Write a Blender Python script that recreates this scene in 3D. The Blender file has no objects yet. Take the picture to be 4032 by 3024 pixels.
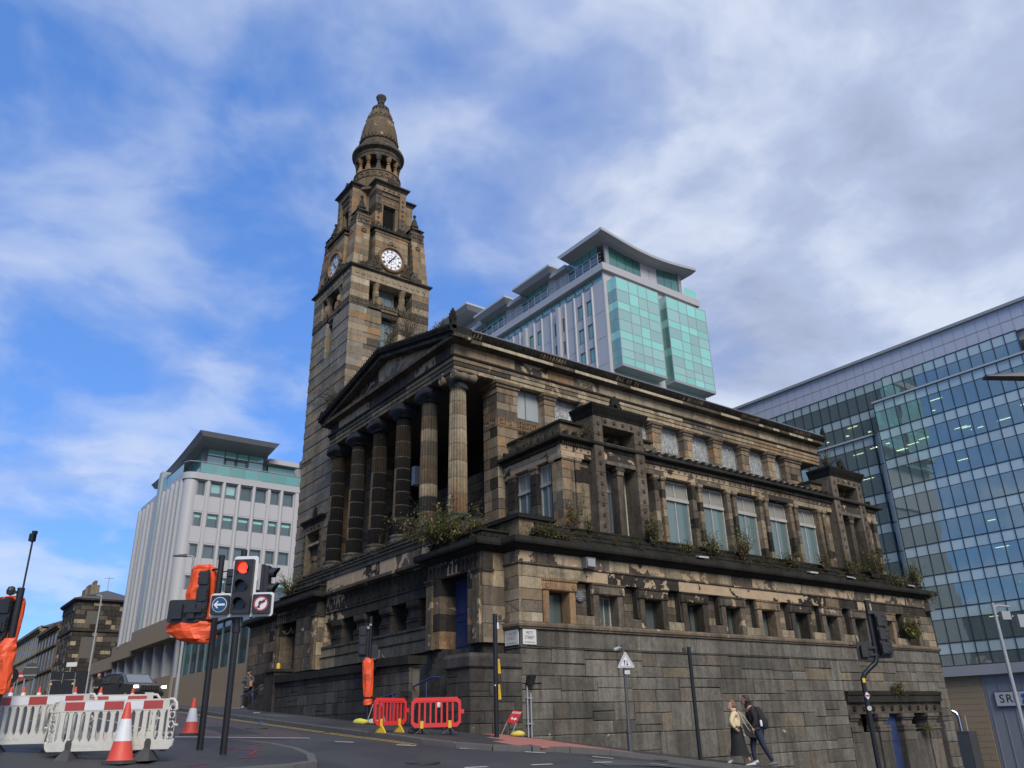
import bpy, bmesh, math, random
from math import sin, cos, pi, radians, hypot, sqrt
from mathutils import Vector, Matrix

RND = random.Random(11)
scn = bpy.context.scene
col = scn.collection

# ------------------------------------------------------------------ camera
cam_d = bpy.data.cameras.new('camera')
cam = bpy.data.objects.new('camera', cam_d)
col.objects.link(cam)
yaw, pit, rol = radians(53.071), radians(23.039), radians(1.5312)
fw = Vector((cos(pit) * cos(yaw), cos(pit) * sin(yaw), sin(pit)))
rt = Vector((sin(yaw), -cos(yaw), 0))
dn = fw.cross(rt)
r2 = rt * cos(rol) + dn * sin(rol)
d2 = dn * cos(rol) - rt * sin(rol)
M = Matrix((r2, -d2, -fw)).transposed().to_4x4()
M.translation = Vector((-13.116, -17.38, 0.289))
cam.matrix_world = M
cam_d.sensor_width = 36
cam_d.sensor_fit = 'HORIZONTAL'
cam_d.lens = 3159.08 * 36 / 4032
cam_d.clip_start = 0.1
cam_d.clip_end = 3000
scn.camera = cam

# ------------------------------------------------------------------ world: broken cloud over blue
SUN_EL, SUN_AZ = radians(40), radians(-108)      # azimuth measured from +X towards +Y
SUN_DIR = Vector((cos(SUN_EL) * cos(SUN_AZ), cos(SUN_EL) * sin(SUN_AZ), sin(SUN_EL)))
world = bpy.data.worlds.new('World')
scn.world = world
world.use_nodes = True
nt = world.node_tree
nt.nodes.clear()


def link(tree, a, b):
    tree.links.new(a, b)


def math_node(tree, op, a, b=None, c=None, clamp=False):
    n = tree.nodes.new('ShaderNodeMath')
    n.operation = op
    n.use_clamp = clamp
    for i, v in enumerate((a, b, c)):
        if v is None:
            continue
        if isinstance(v, (int, float)):
            n.inputs[i].default_value = v
        else:
            tree.links.new(v, n.inputs[i])
    return n.outputs[0]


def ramp(tree, fac, stops, interp='LINEAR'):
    n = tree.nodes.new('ShaderNodeValToRGB')
    n.color_ramp.interpolation = interp
    el = n.color_ramp.elements
    while len(el) < len(stops):
        el.new(0.5)
    for e, (p, c) in zip(el, stops):
        e.position = p
        e.color = c if len(c) == 4 else (*c, 1)
    tree.links.new(fac, n.inputs['Fac'])
    return n.outputs['Color']


def mixc(tree, fac, a, b, blend='MIX'):
    n = tree.nodes.new('ShaderNodeMix')
    n.data_type = 'RGBA'
    n.blend_type = blend
    for sock, v in ((n.inputs[0], fac), (n.inputs[6], a), (n.inputs[7], b)):
        if isinstance(v, (int, float)):
            sock.default_value = v
        elif isinstance(v, (tuple, list)):
            sock.default_value = v if len(v) == 4 else (*v, 1)
        else:
            tree.links.new(v, sock)
    return n.outputs[2]


def noise(tree, vec, scale, detail=4, rough=0.55, dist=0.0):
    n = tree.nodes.new('ShaderNodeTexNoise')
    n.inputs['Scale'].default_value = scale
    n.inputs['Detail'].default_value = detail
    n.inputs['Roughness'].default_value = rough
    n.inputs['Distortion'].default_value = dist
    if vec is not None:
        tree.links.new(vec, n.inputs['Vector'])
    return n.outputs['Fac']


sky = nt.nodes.new('ShaderNodeTexSky')
sky.sky_type = 'NISHITA'
sky.sun_disc = False
sky.sun_elevation = SUN_EL
sky.sun_rotation = pi / 2 - SUN_AZ
sky.air_density = 1.0
sky.dust_density = 0.4
sky.ozone_density = 2.5
tc = nt.nodes.new('ShaderNodeTexCoord')
sep = nt.nodes.new('ShaderNodeSeparateXYZ')
link(nt, tc.outputs['Generated'], sep.inputs[0])
den = math_node(nt, 'ADD', math_node(nt, 'MAXIMUM', sep.outputs[2], 0.0), 0.22)
cu = math_node(nt, 'DIVIDE', sep.outputs[0], den)
cv = math_node(nt, 'DIVIDE', sep.outputs[1], den)
cmb = nt.nodes.new('ShaderNodeCombineXYZ')
link(nt, cu, cmb.inputs[0])
link(nt, cv, cmb.inputs[1])
cmb.inputs[2].default_value = 22.9
warp = nt.nodes.new('ShaderNodeTexNoise')
warp.inputs['Scale'].default_value = 2.2
warp.inputs['Detail'].default_value = 4
link(nt, cmb.outputs[0], warp.inputs['Vector'])
wv = nt.nodes.new('ShaderNodeVectorMath')
wv.operation = 'MULTIPLY_ADD'
link(nt, warp.outputs['Color'], wv.inputs[0])
wv.inputs[1].default_value = (.22, .22, 0)
link(nt, cmb.outputs[0], wv.inputs[2])
big = noise(nt, cmb.outputs[0], 0.8, 3, 0.5, 0.2)
mid = noise(nt, wv.outputs[0], 2.3, 5, 0.52, 0.0)
fin = noise(nt, wv.outputs[0], 6.5, 5, 0.55, 0.0)
# heavier bank towards +X -Y (camera right), broken puffs elsewhere
side = math_node(nt, 'MINIMUM', math_node(nt, 'MAXIMUM', math_node(nt, 'MULTIPLY_ADD', cu, 0.27, math_node(nt, 'MULTIPLY_ADD', cv, -0.20, .085)), -.05), .36)
tex = math_node(nt, 'ADD', math_node(nt, 'MULTIPLY_ADD', big, 0.45, math_node(nt, 'MULTIPLY', mid, 0.62)), math_node(nt, 'MULTIPLY', fin, .20))
cov = math_node(nt, 'ADD', tex, side)
mask = ramp(nt, cov, [(0.54, (0, 0, 0)), (0.64, (.4, .4, .4)), (0.82, (1, 1, 1))], 'LINEAR')
shade = ramp(nt, math_node(nt, 'MULTIPLY_ADD', side, -.22, math_node(nt, 'MULTIPLY_ADD', fin, .42, math_node(nt, 'MULTIPLY', mid, .62))),
             [(0.36, (2.3, 2.7, 3.8)), (0.47, (2.8, 3.3, 4.6)), (0.60, (4.1, 4.55, 5.5))])
skyc = mixc(nt, 0.55, mixc(nt, 1.0, sky.outputs[0], (0.70, 0.98, 1.4, 1), 'MULTIPLY'), (.75, 1.8, 4.6, 1))
outc = mixc(nt, mask, skyc, shade)
bg = nt.nodes.new('ShaderNodeBackground')
bg.inputs['Strength'].default_value = 0.1
link(nt, outc, bg.inputs['Color'])
wo = nt.nodes.new('ShaderNodeOutputWorld')
link(nt, bg.outputs[0], wo.inputs['Surface'])

# ------------------------------------------------------------------ sun (behind thin cloud)
sd = bpy.data.lights.new('sun', 'SUN')
sd.energy = 2.1
sd.angle = radians(28)
sd.color = (1.0, 0.93, 0.84)
sun = bpy.data.objects.new('sun', sd)
sun.rotation_euler = (-SUN_DIR).to_track_quat('-Z', 'Y').to_euler()
col.objects.link(sun)

scn.view_settings.view_transform = 'Standard'
scn.view_settings.look = 'None'
scn.view_settings.exposure = 0.74
scn.view_settings.gamma = 1.0
scn.view_settings.use_curve_mapping = False
scn.render.engine = 'CYCLES'

# ------------------------------------------------------------------ mesh helpers
GREY = (.5, .5, .5, 0)


class MB:
    def __init__(s):
        s.v, s.f, s.c = [], [], []

    def add(s, vs, fs, c=GREY):
        o = len(s.v)
        s.v += [tuple(p) for p in vs]
        s.f += [tuple(i + o for i in q) for q in fs]
        s.c += [c] * len(fs)
        return s

    def box(s, x0, y0, z0, x1, y1, z1, c=GREY):
        return s.add([(x0, y0, z0), (x1, y0, z0), (x1, y1, z0), (x0, y1, z0), (x0, y0, z1), (x1, y0, z1), (x1, y1, z1), (x0, y1, z1)],
                     [(0, 3, 2, 1), (4, 5, 6, 7), (0, 1, 5, 4), (1, 2, 6, 5), (2, 3, 7, 6), (3, 0, 4, 7)], c)

    def fb(s, fr, u0, u1, n0, n1, z0, z1, c=GREY):
        """box in a wall frame: u along the wall, n outwards, z up"""
        a = fr(u0, n0, z0)
        b = fr(u1, n1, z1)
        return s.box(min(a[0], b[0]), min(a[1], b[1]), a[2], max(a[0], b[0]), max(a[1], b[1]), b[2], c)

    def hexa(s, p, c=GREY):
        """8 points: bottom ring, top ring"""
        return s.add(p, [(0, 3, 2, 1), (4, 5, 6, 7), (0, 1, 5, 4), (1, 2, 6, 5), (2, 3, 7, 6), (3, 0, 4, 7)], c)

    def prism(s, pts, a, b, fn, c=GREY):
        """polygon pts (p,q) extruded from a to b; fn(p,q,t) gives xyz"""
        n = len(pts)
        s.add([fn(p, q, a) for p, q in pts] + [fn(p, q, b) for p, q in pts],
              [tuple(range(n)), tuple(range(2 * n - 1, n - 1, -1))] + [(i, (i + 1) % n, n + (i + 1) % n, n + i) for i in range(n)], c)
        return s

    def lathe(s, prof, cx=0, cy=0, n=24, c=GREY, cap=True, a0=0.0):
        vs = []
        for r, z in prof:
            for k in range(n):
                a = a0 + 2 * pi * k / n
                vs.append((cx + r * cos(a), cy + r * sin(a), z))
        fs = []
        for j in range(len(prof) - 1):
            for k in range(n):
                fs.append((j * n + k, j * n + (k + 1) % n, (j + 1) * n + (k + 1) % n, (j + 1) * n + k))
        if cap:
            fs.append(tuple(range(n - 1, -1, -1)))
            fs.append(tuple((len(prof) - 1) * n + k for k in range(n)))
        return s.add(vs, fs, c)

    def tube(s, path, rad, n=8, c=GREY, cap=True):
        path = [Vector(p) for p in path]
        if not isinstance(rad, (list, tuple)):
            rad = [rad] * len(path)
        vs = []
        up = None
        for i, p in enumerate(path):
            t = (path[min(i + 1, len(path) - 1)] - path[max(i - 1, 0)]).normalized()
            if up is None:
                up = Vector((0, 0, 1)) if abs(t.z) < .9 else Vector((1, 0, 0))
            a = t.cross(up)
            if a.length < 1e-4:
                a = t.orthogonal()
            a.normalize()
            b = t.cross(a)
            up = -b if False else up
            for k in range(n):
                w = 2 * pi * k / n
                vs.append(p + (a * cos(w) + b * sin(w)) * rad[i])
        fs = []
        for j in range(len(path) - 1):
            for k in range(n):
                fs.append((j * n + k, j * n + (k + 1) % n, (j + 1) * n + (k + 1) % n, (j + 1) * n + k))
        if cap:
            fs.append(tuple(range(n)))
            fs.append(tuple((len(path) - 1) * n + k for k in range(n)))
        return s.add(vs, fs, c)

    def sweep(s, path, prof, c=GREY, cap=True):
        """profile (out, z) closed polygon swept along a 2D path; outwards = right of travel"""
        m = len(path)
        dirs = []
        for i in range(m - 1):
            d = Vector((path[i + 1][0] - path[i][0], path[i + 1][1] - path[i][1]))
            dirs.append(d.normalized())
        vs = []
        for i in range(m):
            if i == 0:
                off = Vector((dirs[0].y, -dirs[0].x))
            elif i == m - 1:
                off = Vector((dirs[-1].y, -dirs[-1].x))
            else:
                n1 = Vector((dirs[i - 1].y, -dirs[i - 1].x))
                n2 = Vector((dirs[i].y, -dirs[i].x))
                off = (n1 + n2) / (1 + n1.dot(n2))
            for o, z in prof:
                vs.append((path[i][0] + off.x * o, path[i][1] + off.y * o, z))
        n = len(prof)
        fs = []
        for i in range(m - 1):
            for k in range(n):
                fs.append((i * n + k, i * n + (k + 1) % n, (i + 1) * n + (k + 1) % n, (i + 1) * n + k))
        if cap:
            fs.append(tuple(range(n)))
            fs.append(tuple((m - 1) * n + k for k in range(n)))
        return s.add(vs, fs, c)

    def xf(s, mat):
        s.v = [tuple(mat @ Vector(p)) for p in s.v]
        return s

    def join(s, o, mat=None):
        vs = [tuple(mat @ Vector(p)) for p in o.v] if mat is not None else o.v
        k = len(s.v)
        s.v += vs
        s.f += [tuple(i + k for i in q) for q in o.f]
        s.c += o.c
        return s


def mesh_of(name, mb, mat, smooth=False, recalc=True):
    me = bpy.data.meshes.new(name)
    me.from_pydata(mb.v, [], mb.f)
    at = me.attributes.new('col', 'FLOAT_COLOR', 'FACE')
    at.data.foreach_set('color', [x for c in mb.c for x in (c if len(c) == 4 else (*c, 0))])
    if recalc:
        bm = bmesh.new()
        bm.from_mesh(me)
        bmesh.ops.recalc_face_normals(bm, faces=bm.faces)
        bm.to_mesh(me)
        bm.free()
    for m in (mat if isinstance(mat, (list, tuple)) else [mat]):
        me.materials.append(m)
    if smooth:
        me.polygons.foreach_set('use_smooth', [True] * len(me.polygons))
        if smooth != 'all':
            try:
                me.set_sharp_from_angle(angle=radians(smooth if smooth is not True else 40))
            except Exception:
                pass
    return me


def tag(o, label=None, cat=None, group=None, kind=None):
    if label:
        o['label'] = label
    if cat:
        o['category'] = cat
    if group:
        o['group'] = group
    if kind:
        o['kind'] = kind
    return o


def link_obj(name, data, parent=None):
    o = bpy.data.objects.new(name, data)
    col.objects.link(o)
    if parent is not None:
        o.parent = parent
    return o


def part(name, mb, mat, parent=None, smooth=False, recalc=True, **kw):
    return tag(link_obj(name, mesh_of(name, mb, mat, smooth, recalc), parent), **kw)


def thing(name, label, cat, loc=(0, 0, 0), rz=0.0, group=None):
    o = link_obj(name, None)
    o.location = loc
    o.rotation_euler = (0, 0, rz)
    o.empty_display_size = 0.3
    return tag(o, label, cat, group)


def solo(name, mb, mat, label, cat, loc=(0, 0, 0), rz=0.0, group=None, **kw):
    o = part(name, mb, mat, None, **kw)
    o.location = loc
    o.rotation_euler = (0, 0, rz)
    return tag(o, label, cat, group)


def dup(o, loc=None, rz=None, label=None, parent=None):
    c = o.copy()
    col.objects.link(c)
    c.parent = parent
    if loc is not None:
        c.location = loc
    if rz is not None:
        c.rotation_euler = (0, 0, rz)
    if label:
        c['label'] = label
    for ch in o.children:
        dup(ch, parent=c)
    return c


def ground_z(x, y):
    y = max(-70, min(130, y))
    x = min(x, 80)
    h = .15 + (.062 * y if 0 < y < 18 else (1.116 + .042 * (y - 18) if y >= 18 else .095 * y))
    t = x + 1
    p = 0 if t < -1 else (-.115 * (t + 1) ** 2 / 4 if t < 1 else -.115 * t)
    return h + p


# ------------------------------------------------------------------ materials
MATS = {}


def new_mat(name):
    m = bpy.data.materials.new(name)
    m.use_nodes = True
    MATS[name] = m
    t = m.node_tree
    b = t.nodes['Principled BSDF']
    return m, t, b


def plain(name, c, rough=0.6, metal=0.0, var=0.12, scale=6.0, bump=0.0, spec=0.5, dirt=0.0):
    """paint / plastic / metal with slight unevenness in tone and gloss, and grime"""
    m, t, b = new_mat(name)
    tcn = t.nodes.new('ShaderNodeTexCoord')
    n1 = noise(t, tcn.outputs['Object'], scale, 5)
    n2 = noise(t, tcn.outputs['Object'], scale * 7, 3)
    k = math_node(t, 'MULTIPLY_ADD', n1, 2 * var, 1 - var)
    g = t.nodes.new('ShaderNodeCombineXYZ')
    for i in range(3):
        link(t, k, g.inputs[i])
    cc = mixc(t, 1.0, (*c, 1), g.outputs[0], 'MULTIPLY')
    if dirt:
        dm = ramp(t, math_node(t, 'MULTIPLY_ADD', n1, .6, math_node(t, 'MULTIPLY', n2, .4)), [(.42, (0, 0, 0)), (.68, (1, 1, 1))])
        cc = mixc(t, math_node(t, 'MULTIPLY', dm, dirt), cc, (.09, .08, .065, 1))
    link(t, cc, b.inputs['Base Color'])
    link(t, math_node(t, 'MULTIPLY_ADD', n2, .2, rough - .1), b.inputs['Roughness'])
    b.inputs['Metallic'].default_value = metal
    b.inputs['Specular IOR Level'].default_value = spec
    if bump:
        bp = t.nodes.new('ShaderNodeBump')
        bp.inputs['Strength'].default_value = bump
        bp.inputs['Distance'].default_value = .01
        link(t, n2, bp.inputs['Height'])
        link(t, bp.outputs[0], b.inputs['Normal'])
    return m


def stone_mat(name, soot=0.5, even=.12, mean=(.125, .100, .072), peelcol=(.40, .30, .195), grain=1.0, moss=0.0, streak=.5, blend=1.0):
    m, t, b = new_mat(name)
    at = t.nodes.new('ShaderNodeAttribute')
    at.attribute_name = 'col'
    tcn = t.nodes.new('ShaderNodeTexCoord')
    P = tcn.outputs['Object']
    n1 = noise(t, P, 0.9, 5, .6, .2)
    n2 = noise(t, P, 4.2, 6, .65, .4)
    n3 = noise(t, P, 32, 3, .6)
    mp = t.nodes.new('ShaderNodeMapping')
    mp.inputs['Scale'].default_value = (5.5, 5.5, .45)
    link(t, P, mp.inputs[0])
    n4 = noise(t, mp.outputs[0], 1.0, 5, .6, .3)
    k = math_node(t, 'ADD', math_node(t, 'MULTIPLY_ADD', n1, .7, .42), math_node(t, 'ADD', math_node(t, 'MULTIPLY', n2, .45), math_node(t, 'MULTIPLY', n3, .25)))
    k = math_node(t, 'MULTIPLY_ADD', k, 1.25, -.25)
    g = t.nodes.new('ShaderNodeCombineXYZ')
    for i in range(3):
        link(t, k, g.inputs[i])
    base = mixc(t, 1.0, mixc(t, 1.0, mixc(t, even, at.outputs['Color'], (*mean, 1)), (1.42, 1.40, 1.36, 1), 'MULTIPLY'), g.outputs[0], 'MULTIPLY')
    # soot crust in drifting patches and runs down the face
    sm = ramp(t, math_node(t, 'MULTIPLY_ADD', n1, .55, math_node(t, 'MULTIPLY', n2, .45)), [(.41, (0, 0, 0)), (.57, (1, 1, 1))])
    sp = ramp(t, noise(t, P, 11, 6, .7, .3), [(.40, (0, 0, 0)), (.70, (1, 1, 1))])
    st = ramp(t, n4, [(.46, (0, 0, 0)), (.66, (1, 1, 1))])
    base = mixc(t, math_node(t, 'MULTIPLY', sm, soot), base, mixc(t, 1.0, base, (.23, .24, .25, 1), 'MULTIPLY'))
    base = mixc(t, math_node(t, 'MULTIPLY', st, streak), base, mixc(t, 1.0, base, (.38, .38, .37, 1), 'MULTIPLY'))
    base = mixc(t, math_node(t, 'MULTIPLY', sp, .55), base, mixc(t, 1.0, base, (.42, .42, .42, 1), 'MULTIPLY'))
    # broad runs of soot that ignore the joints
    mp2 = t.nodes.new('ShaderNodeMapping')
    mp2.inputs['Scale'].default_value = (1.5, 1.5, .22)
    link(t, P, mp2.inputs[0])
    rn = ramp(t, noise(t, mp2.outputs[0], 1.0, 6, .62, .5), [(.44, (0, 0, 0)), (.60, (1, 1, 1))])
    base = mixc(t, math_node(t, 'MULTIPLY', rn, soot * .75), base, mixc(t, 1.0, base, (.36, .35, .34, 1), 'MULTIPLY'))
    # crust that has flaked off leaves clean edges; attribute alpha says how much
    pk = noise(t, P, 1.9, 7, .62, .6)
    pe = math_node(t, 'GREATER_THAN', math_node(t, 'MULTIPLY_ADD', at.outputs['Alpha'], .36, pk), .74)
    pc = mixc(t, n2, (*[x * .55 for x in peelcol], 1), (*[min(1, x * 1.3) for x in peelcol], 1))
    base = mixc(t, pe, base, pc)
    if moss:
        geo = t.nodes.new('ShaderNodeNewGeometry')
        sx = t.nodes.new('ShaderNodeSeparateXYZ')
        link(t, geo.outputs['Normal'], sx.inputs[0])
        mm = math_node(t, 'MULTIPLY', math_node(t, 'MULTIPLY_ADD', sx.outputs[2], .7, .3, True), ramp(t, n2, [(.42, (0, 0, 0)), (.6, (1, 1, 1))]))
        base = mixc(t, math_node(t, 'MULTIPLY', mm, moss), base, (.026, .03, .010, 1))
    link(t, base, b.inputs['Base Color'])
    b.inputs['Roughness'].default_value = .92
    b.inputs['Specular IOR Level'].default_value = .25
    bp = t.nodes.new('ShaderNodeBump')
    bp.inputs['Strength'].default_value = .55 * grain
    bp.inputs['Distance'].default_value = .03
    h = math_node(t, 'ADD', math_node(t, 'MULTIPLY_ADD', n2, .6, math_node(t, 'MULTIPLY', n3, .35)), math_node(t, 'MULTIPLY', pe, -.25))
    link(t, h, bp.inputs['Height'])
    link(t, bp.outputs[0], b.inputs['Normal'])
    return m


def glass_mat(name, tint, refl=.5, rough=.03, trans=0.0, wav=0.0, gcol=(.92, .97, 1)):
    """window glass: mirror-like skin over a tinted body; trans lets the room behind show"""
    m, t, b = new_mat(name)
    t.nodes.remove(b)
    out = t.nodes['Material Output']
    gl = t.nodes.new('ShaderNodeBsdfGlossy')
    gl.inputs['Roughness'].default_value = rough
    gl.inputs['Color'].default_value = (*gcol, 1)
    df = t.nodes.new('ShaderNodeBsdfDiffuse')
    oi = t.nodes.new('ShaderNodeObjectInfo')
    vk = math_node(t, 'MULTIPLY_ADD', oi.outputs['Random'], .24, .88)
    vc = t.nodes.new('ShaderNodeCombineXYZ')
    for i in range(3):
        link(t, vk, vc.inputs[i])
    link(t, mixc(t, 1.0, (*tint, 1), vc.outputs[0], 'MULTIPLY'), df.inputs['Color'])
    body = df.outputs[0]
    if trans:
        tr = t.nodes.new('ShaderNodeBsdfTransparent')
        tr.inputs['Color'].default_value = (*[min(1, x * 1.0) for x in tint], 1)
        mx = t.nodes.new('ShaderNodeMixShader')
        mx.inputs[0].default_value = trans
        link(t, body, mx.inputs[1])
        link(t, tr.outputs[0], mx.inputs[2])
        body = mx.outputs[0]
    fr = t.nodes.new('ShaderNodeFresnel')
    fr.inputs['IOR'].default_value = 1.5
    fac = math_node(t, 'MULTIPLY_ADD', fr.outputs[0], 1.0, refl, True)
    mx = t.nodes.new('ShaderNodeMixShader')
    link(t, fac, mx.inputs[0])
    link(t, body, mx.inputs[1])
    link(t, gl.outputs[0], mx.inputs[2])
    link(t, mx.outputs[0], out.inputs['Surface'])
    if wav:
        tcn = t.nodes.new('ShaderNodeTexCoord')
        bp = t.nodes.new('ShaderNodeBump')
        bp.inputs['Strength'].default_value = wav
        bp.inputs['Distance'].default_value = .05
        link(t, noise(t, tcn.outputs['Object'], .5, 2), bp.inputs['Height'])
        link(t, bp.outputs[0], gl.inputs['Normal'])
    return m


def emit_mat(name, c, s):
    m, t, b = new_mat(name)
    b.inputs['Base Color'].default_value = (*c, 1)
    b.inputs['Emission Color'].default_value = (*c, 1)
    b.inputs['Emission Strength'].default_value = s
    return m


S_DARK = stone_mat('sooty_stone', soot=.62, streak=.55, moss=.12)
S_WARM = stone_mat('cleaned_sandstone', soot=.45, streak=.4, moss=.0)
S_TOWER = stone_mat('tower_sandstone', soot=.42, streak=.4, moss=.05)
S_COL = stone_mat('column_stone', soot=.5, streak=.45, even=.0)
S_LEDGE = stone_mat('mossy_ledge_stone', soot=.7, streak=.4, moss=.75, even=.0)
S_BASE = stone_mat('grey_base_stone', soot=.55, streak=.5, grain=1.3, even=.3, mean=(.122, .114, .100))
MORTAR = plain('mortar', (.10, .09, .075), .95, var=.3, bump=.4)
LEAD = plain('lead_flashing', (.16, .17, .19), .55, var=.2)
# stone tones, linear
TAN = (.205, .153, .098, .0)
BUFF = (.275, .225, .153, .0)
CREAM = (.40, .345, .245, .0)
OCHRE = (.25, .157, .084, .0)
GREYB = (.115, .097, .075, .0)
GREYS = (.105, .098, .083, .0)
DARK = (.025, .0235, .021, .0)
BLACK = (.0125, .012, .0115, .0)


def tone(c, k=1.0, a=None):
    return (c[0] * k, c[1] * k, c[2] * k, c[3] if a is None else a)


def pick(pal, rnd=RND, var=.16, a=None):
    w = rnd.random() * sum(p[1] for p in pal)
    for p in pal:
        w -= p[1]
        if w <= 0:
            break
    return tone(p[0], 1 + rnd.uniform(-var, var), a)


PITT = lambda u, n, z: (u, -n, z)            # wall looking to -Y, n measured outwards from Y=0
FRONT = lambda u, n, z: (-n, u, z)           # wall looking to -X, u runs along +Y


def stone_mb(fr, u0, u1, z0, z1, n, thick, c, ch=.012, j=.004, rnd=RND, mb=None):
    """one dressed block: back at n-thick, face at n, arrises taken off"""
    mb = mb or MB()
    p = n + rnd.uniform(-j, j)
    vs = []
    for (nn, e) in ((n - thick, 0), (p - ch, 0), (p, ch)):
        for (u, z) in ((u0 + e, z0 + e), (u1 - e, z0 + e), (u1 - e, z1 - e), (u0 + e, z1 - e)):
            k = .5 * j
            vs.append(fr(u + rnd.uniform(-k, k), nn, z + rnd.uniform(-k, k)))
    mb.add(vs, [(0, 1, 5, 4), (1, 2, 6, 5), (2, 3, 7, 6), (3, 0, 4, 7), (4, 5, 9, 8), (5, 6, 10, 9), (6, 7, 11, 10), (7, 4, 8, 11), (8, 9, 10, 11), (3, 2, 1, 0)], c)
    return mb


def ashlar(fr, u0, u1, zs, n, parent, mat, colf, wr=(.6, 1.2), thick=.1, gap=.008, holes=(), name='ashlar_block', split=0.0, joined=None, ch=.012, j=.004, proudf=None):
    """courses of blocks between the heights zs; holes = (u0,u1,z0,z1); colf(u,z,course) gives the tone"""
    made = 0
    for ci in range(len(zs) - 1):
        a, b = zs[ci], zs[ci + 1]
        segs = [(u0, u1)]
        for (h0, h1, y0, y1) in holes:
            if y0 < b - 1e-3 and y1 > a + 1e-3:
                ns = []
                for (s0, s1) in segs:
                    if h1 <= s0 or h0 >= s1:
                        ns.append((s0, s1))
                    else:
                        if h0 > s0 + .02:
                            ns.append((s0, h0))
                        if h1 < s1 - .02:
                            ns.append((h1, s1))
                segs = ns
        for (s0, s1) in segs:
            cuts = [s0]
            while True:
                w = RND.uniform(*wr)
                if s1 - cuts[-1] - w < wr[0] * .6:
                    break
                cuts.append(cuts[-1] + w)
            cuts.append(s1)
            for k in range(len(cuts) - 1):
                rows = [(a, b)]
                if split and b - a > .3 and RND.random() < split:
                    m_ = a + (b - a) * RND.uniform(.35, .65)
                    rows = [(a, m_), (m_, b)]
                for (ra, rb) in rows:
                    cc = colf((cuts[k] + cuts[k + 1]) / 2, (ra + rb) / 2, ci)
                    nn = n + (proudf(ci) if proudf else 0)
                    g = gap / 2
                    if joined is not None:
                        stone_mb(fr, cuts[k] + g, cuts[k + 1] - g, ra + g, rb - g, nn, thick, cc, ch, j, mb=joined)
                    else:
                        part(name, stone_mb(fr, cuts[k] + g, cuts[k + 1] - g, ra + g, rb - g, nn, thick, cc, ch, j), mat, parent)
                    made += 1
    return made


def zrange(a, b, h, jit=0.0):
    n = max(1, round((b - a) / h))
    z = [a + (b - a) * i / n for i in range(n + 1)]
    for i in range(1, n):
        z[i] += RND.uniform(-jit, jit)
    return z

# ================================================================== ground
def asphalt(name, c, wet=.25, red=0.0):
    m, t, b = new_mat(name)
    tcn = t.nodes.new('ShaderNodeTexCoord')
    P = tcn.outputs['Object']
    n1 = noise(t, P, .35, 5, .6, .4)
    n2 = noise(t, P, 3.0, 5, .6)
    n3 = noise(t, P, 60, 2, .7)
    k = math_node(t, 'ADD', math_node(t, 'MULTIPLY_ADD', n1, 1.5, -.1), math_node(t, 'ADD', math_node(t, 'MULTIPLY', n2, .4), math_node(t, 'MULTIPLY', n3, .5)))
    g = t.nodes.new('ShaderNodeCombineXYZ')
    for i in range(3):
        link(t, k, g.inputs[i])
    base = mixc(t, 1.0, (*c, 1), g.outputs[0], 'MULTIPLY')
    link(t, base, b.inputs['Base Color'])
    wetm = ramp(t, n1, [(.42, (1, 1, 1)), (.62, (0, 0, 0))])
    link(t, math_node(t, 'MULTIPLY_ADD', wetm, -wet, .82), b.inputs['Roughness'])
    bp = t.nodes.new('ShaderNodeBump')
    bp.inputs['Strength'].default_value = .5
    bp.inputs['Distance'].default_value = .01
    link(t, n3, bp.inputs['Height'])
    link(t, bp.outputs[0], b.inputs['Normal'])
    return m


ASPHALT = asphalt('worn_asphalt', (.036, .036, .0375), .16)
PAVE = asphalt('dark_pavement', (.034, .033, .033), .2)
REDSURF = asphalt('worn_red_surfacing', (.055, .038, .036), .16)
KERB = plain('granite_kerb', (.088, .085, .082), .85, var=.35, bump=.5, dirt=.4)
PAINT_W = plain('worn_white_paint', (.42, .42, .41), .7, var=.35, dirt=.5)
PAINT_Y = plain('worn_yellow_paint', (.40, .28, .06), .7, var=.35, dirt=.5)
PAINT_R = plain('red_spray_paint', (.22, .02, .02), .7, var=.3)
TACT = plain('red_tactile_concrete', (.34, .13, .10), .85, var=.25, bump=.4, dirt=.2)
ROADLOW = -.10


def drape(pts_rows, off, name, mat, kind='structure'):
    """grid of xy points laid on the ground"""
    mb = MB()
    w = len(pts_rows[0])
    vs = [(x, y, ground_z(x, y) + off) for r in pts_rows for x, y in r]
    fs = [(r * w + c, r * w + c + 1, (r + 1) * w + c + 1, (r + 1) * w + c) for r in range(len(pts_rows) - 1) for c in range(w - 1)]
    mb.add(vs, fs)
    return part(name, mb, mat, None, recalc=False, smooth='all', kind=kind)


def axis(lo, hi, near_lo, near_hi, step):
    a = [lo, lo * .4 + near_lo * .6]
    x = near_lo
    while x <= near_hi + 1e-6:
        a.append(x)
        x += step
    return a + [near_hi * .6 + hi * .4, hi]


xs = axis(-1500, 1500, -60, 90, 1.5)
ys = axis(-1500, 1500, -75, 135, 1.5)
drape([[(x, y) for x in xs] for y in ys], ROADLOW, 'road', ASPHALT)

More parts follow.
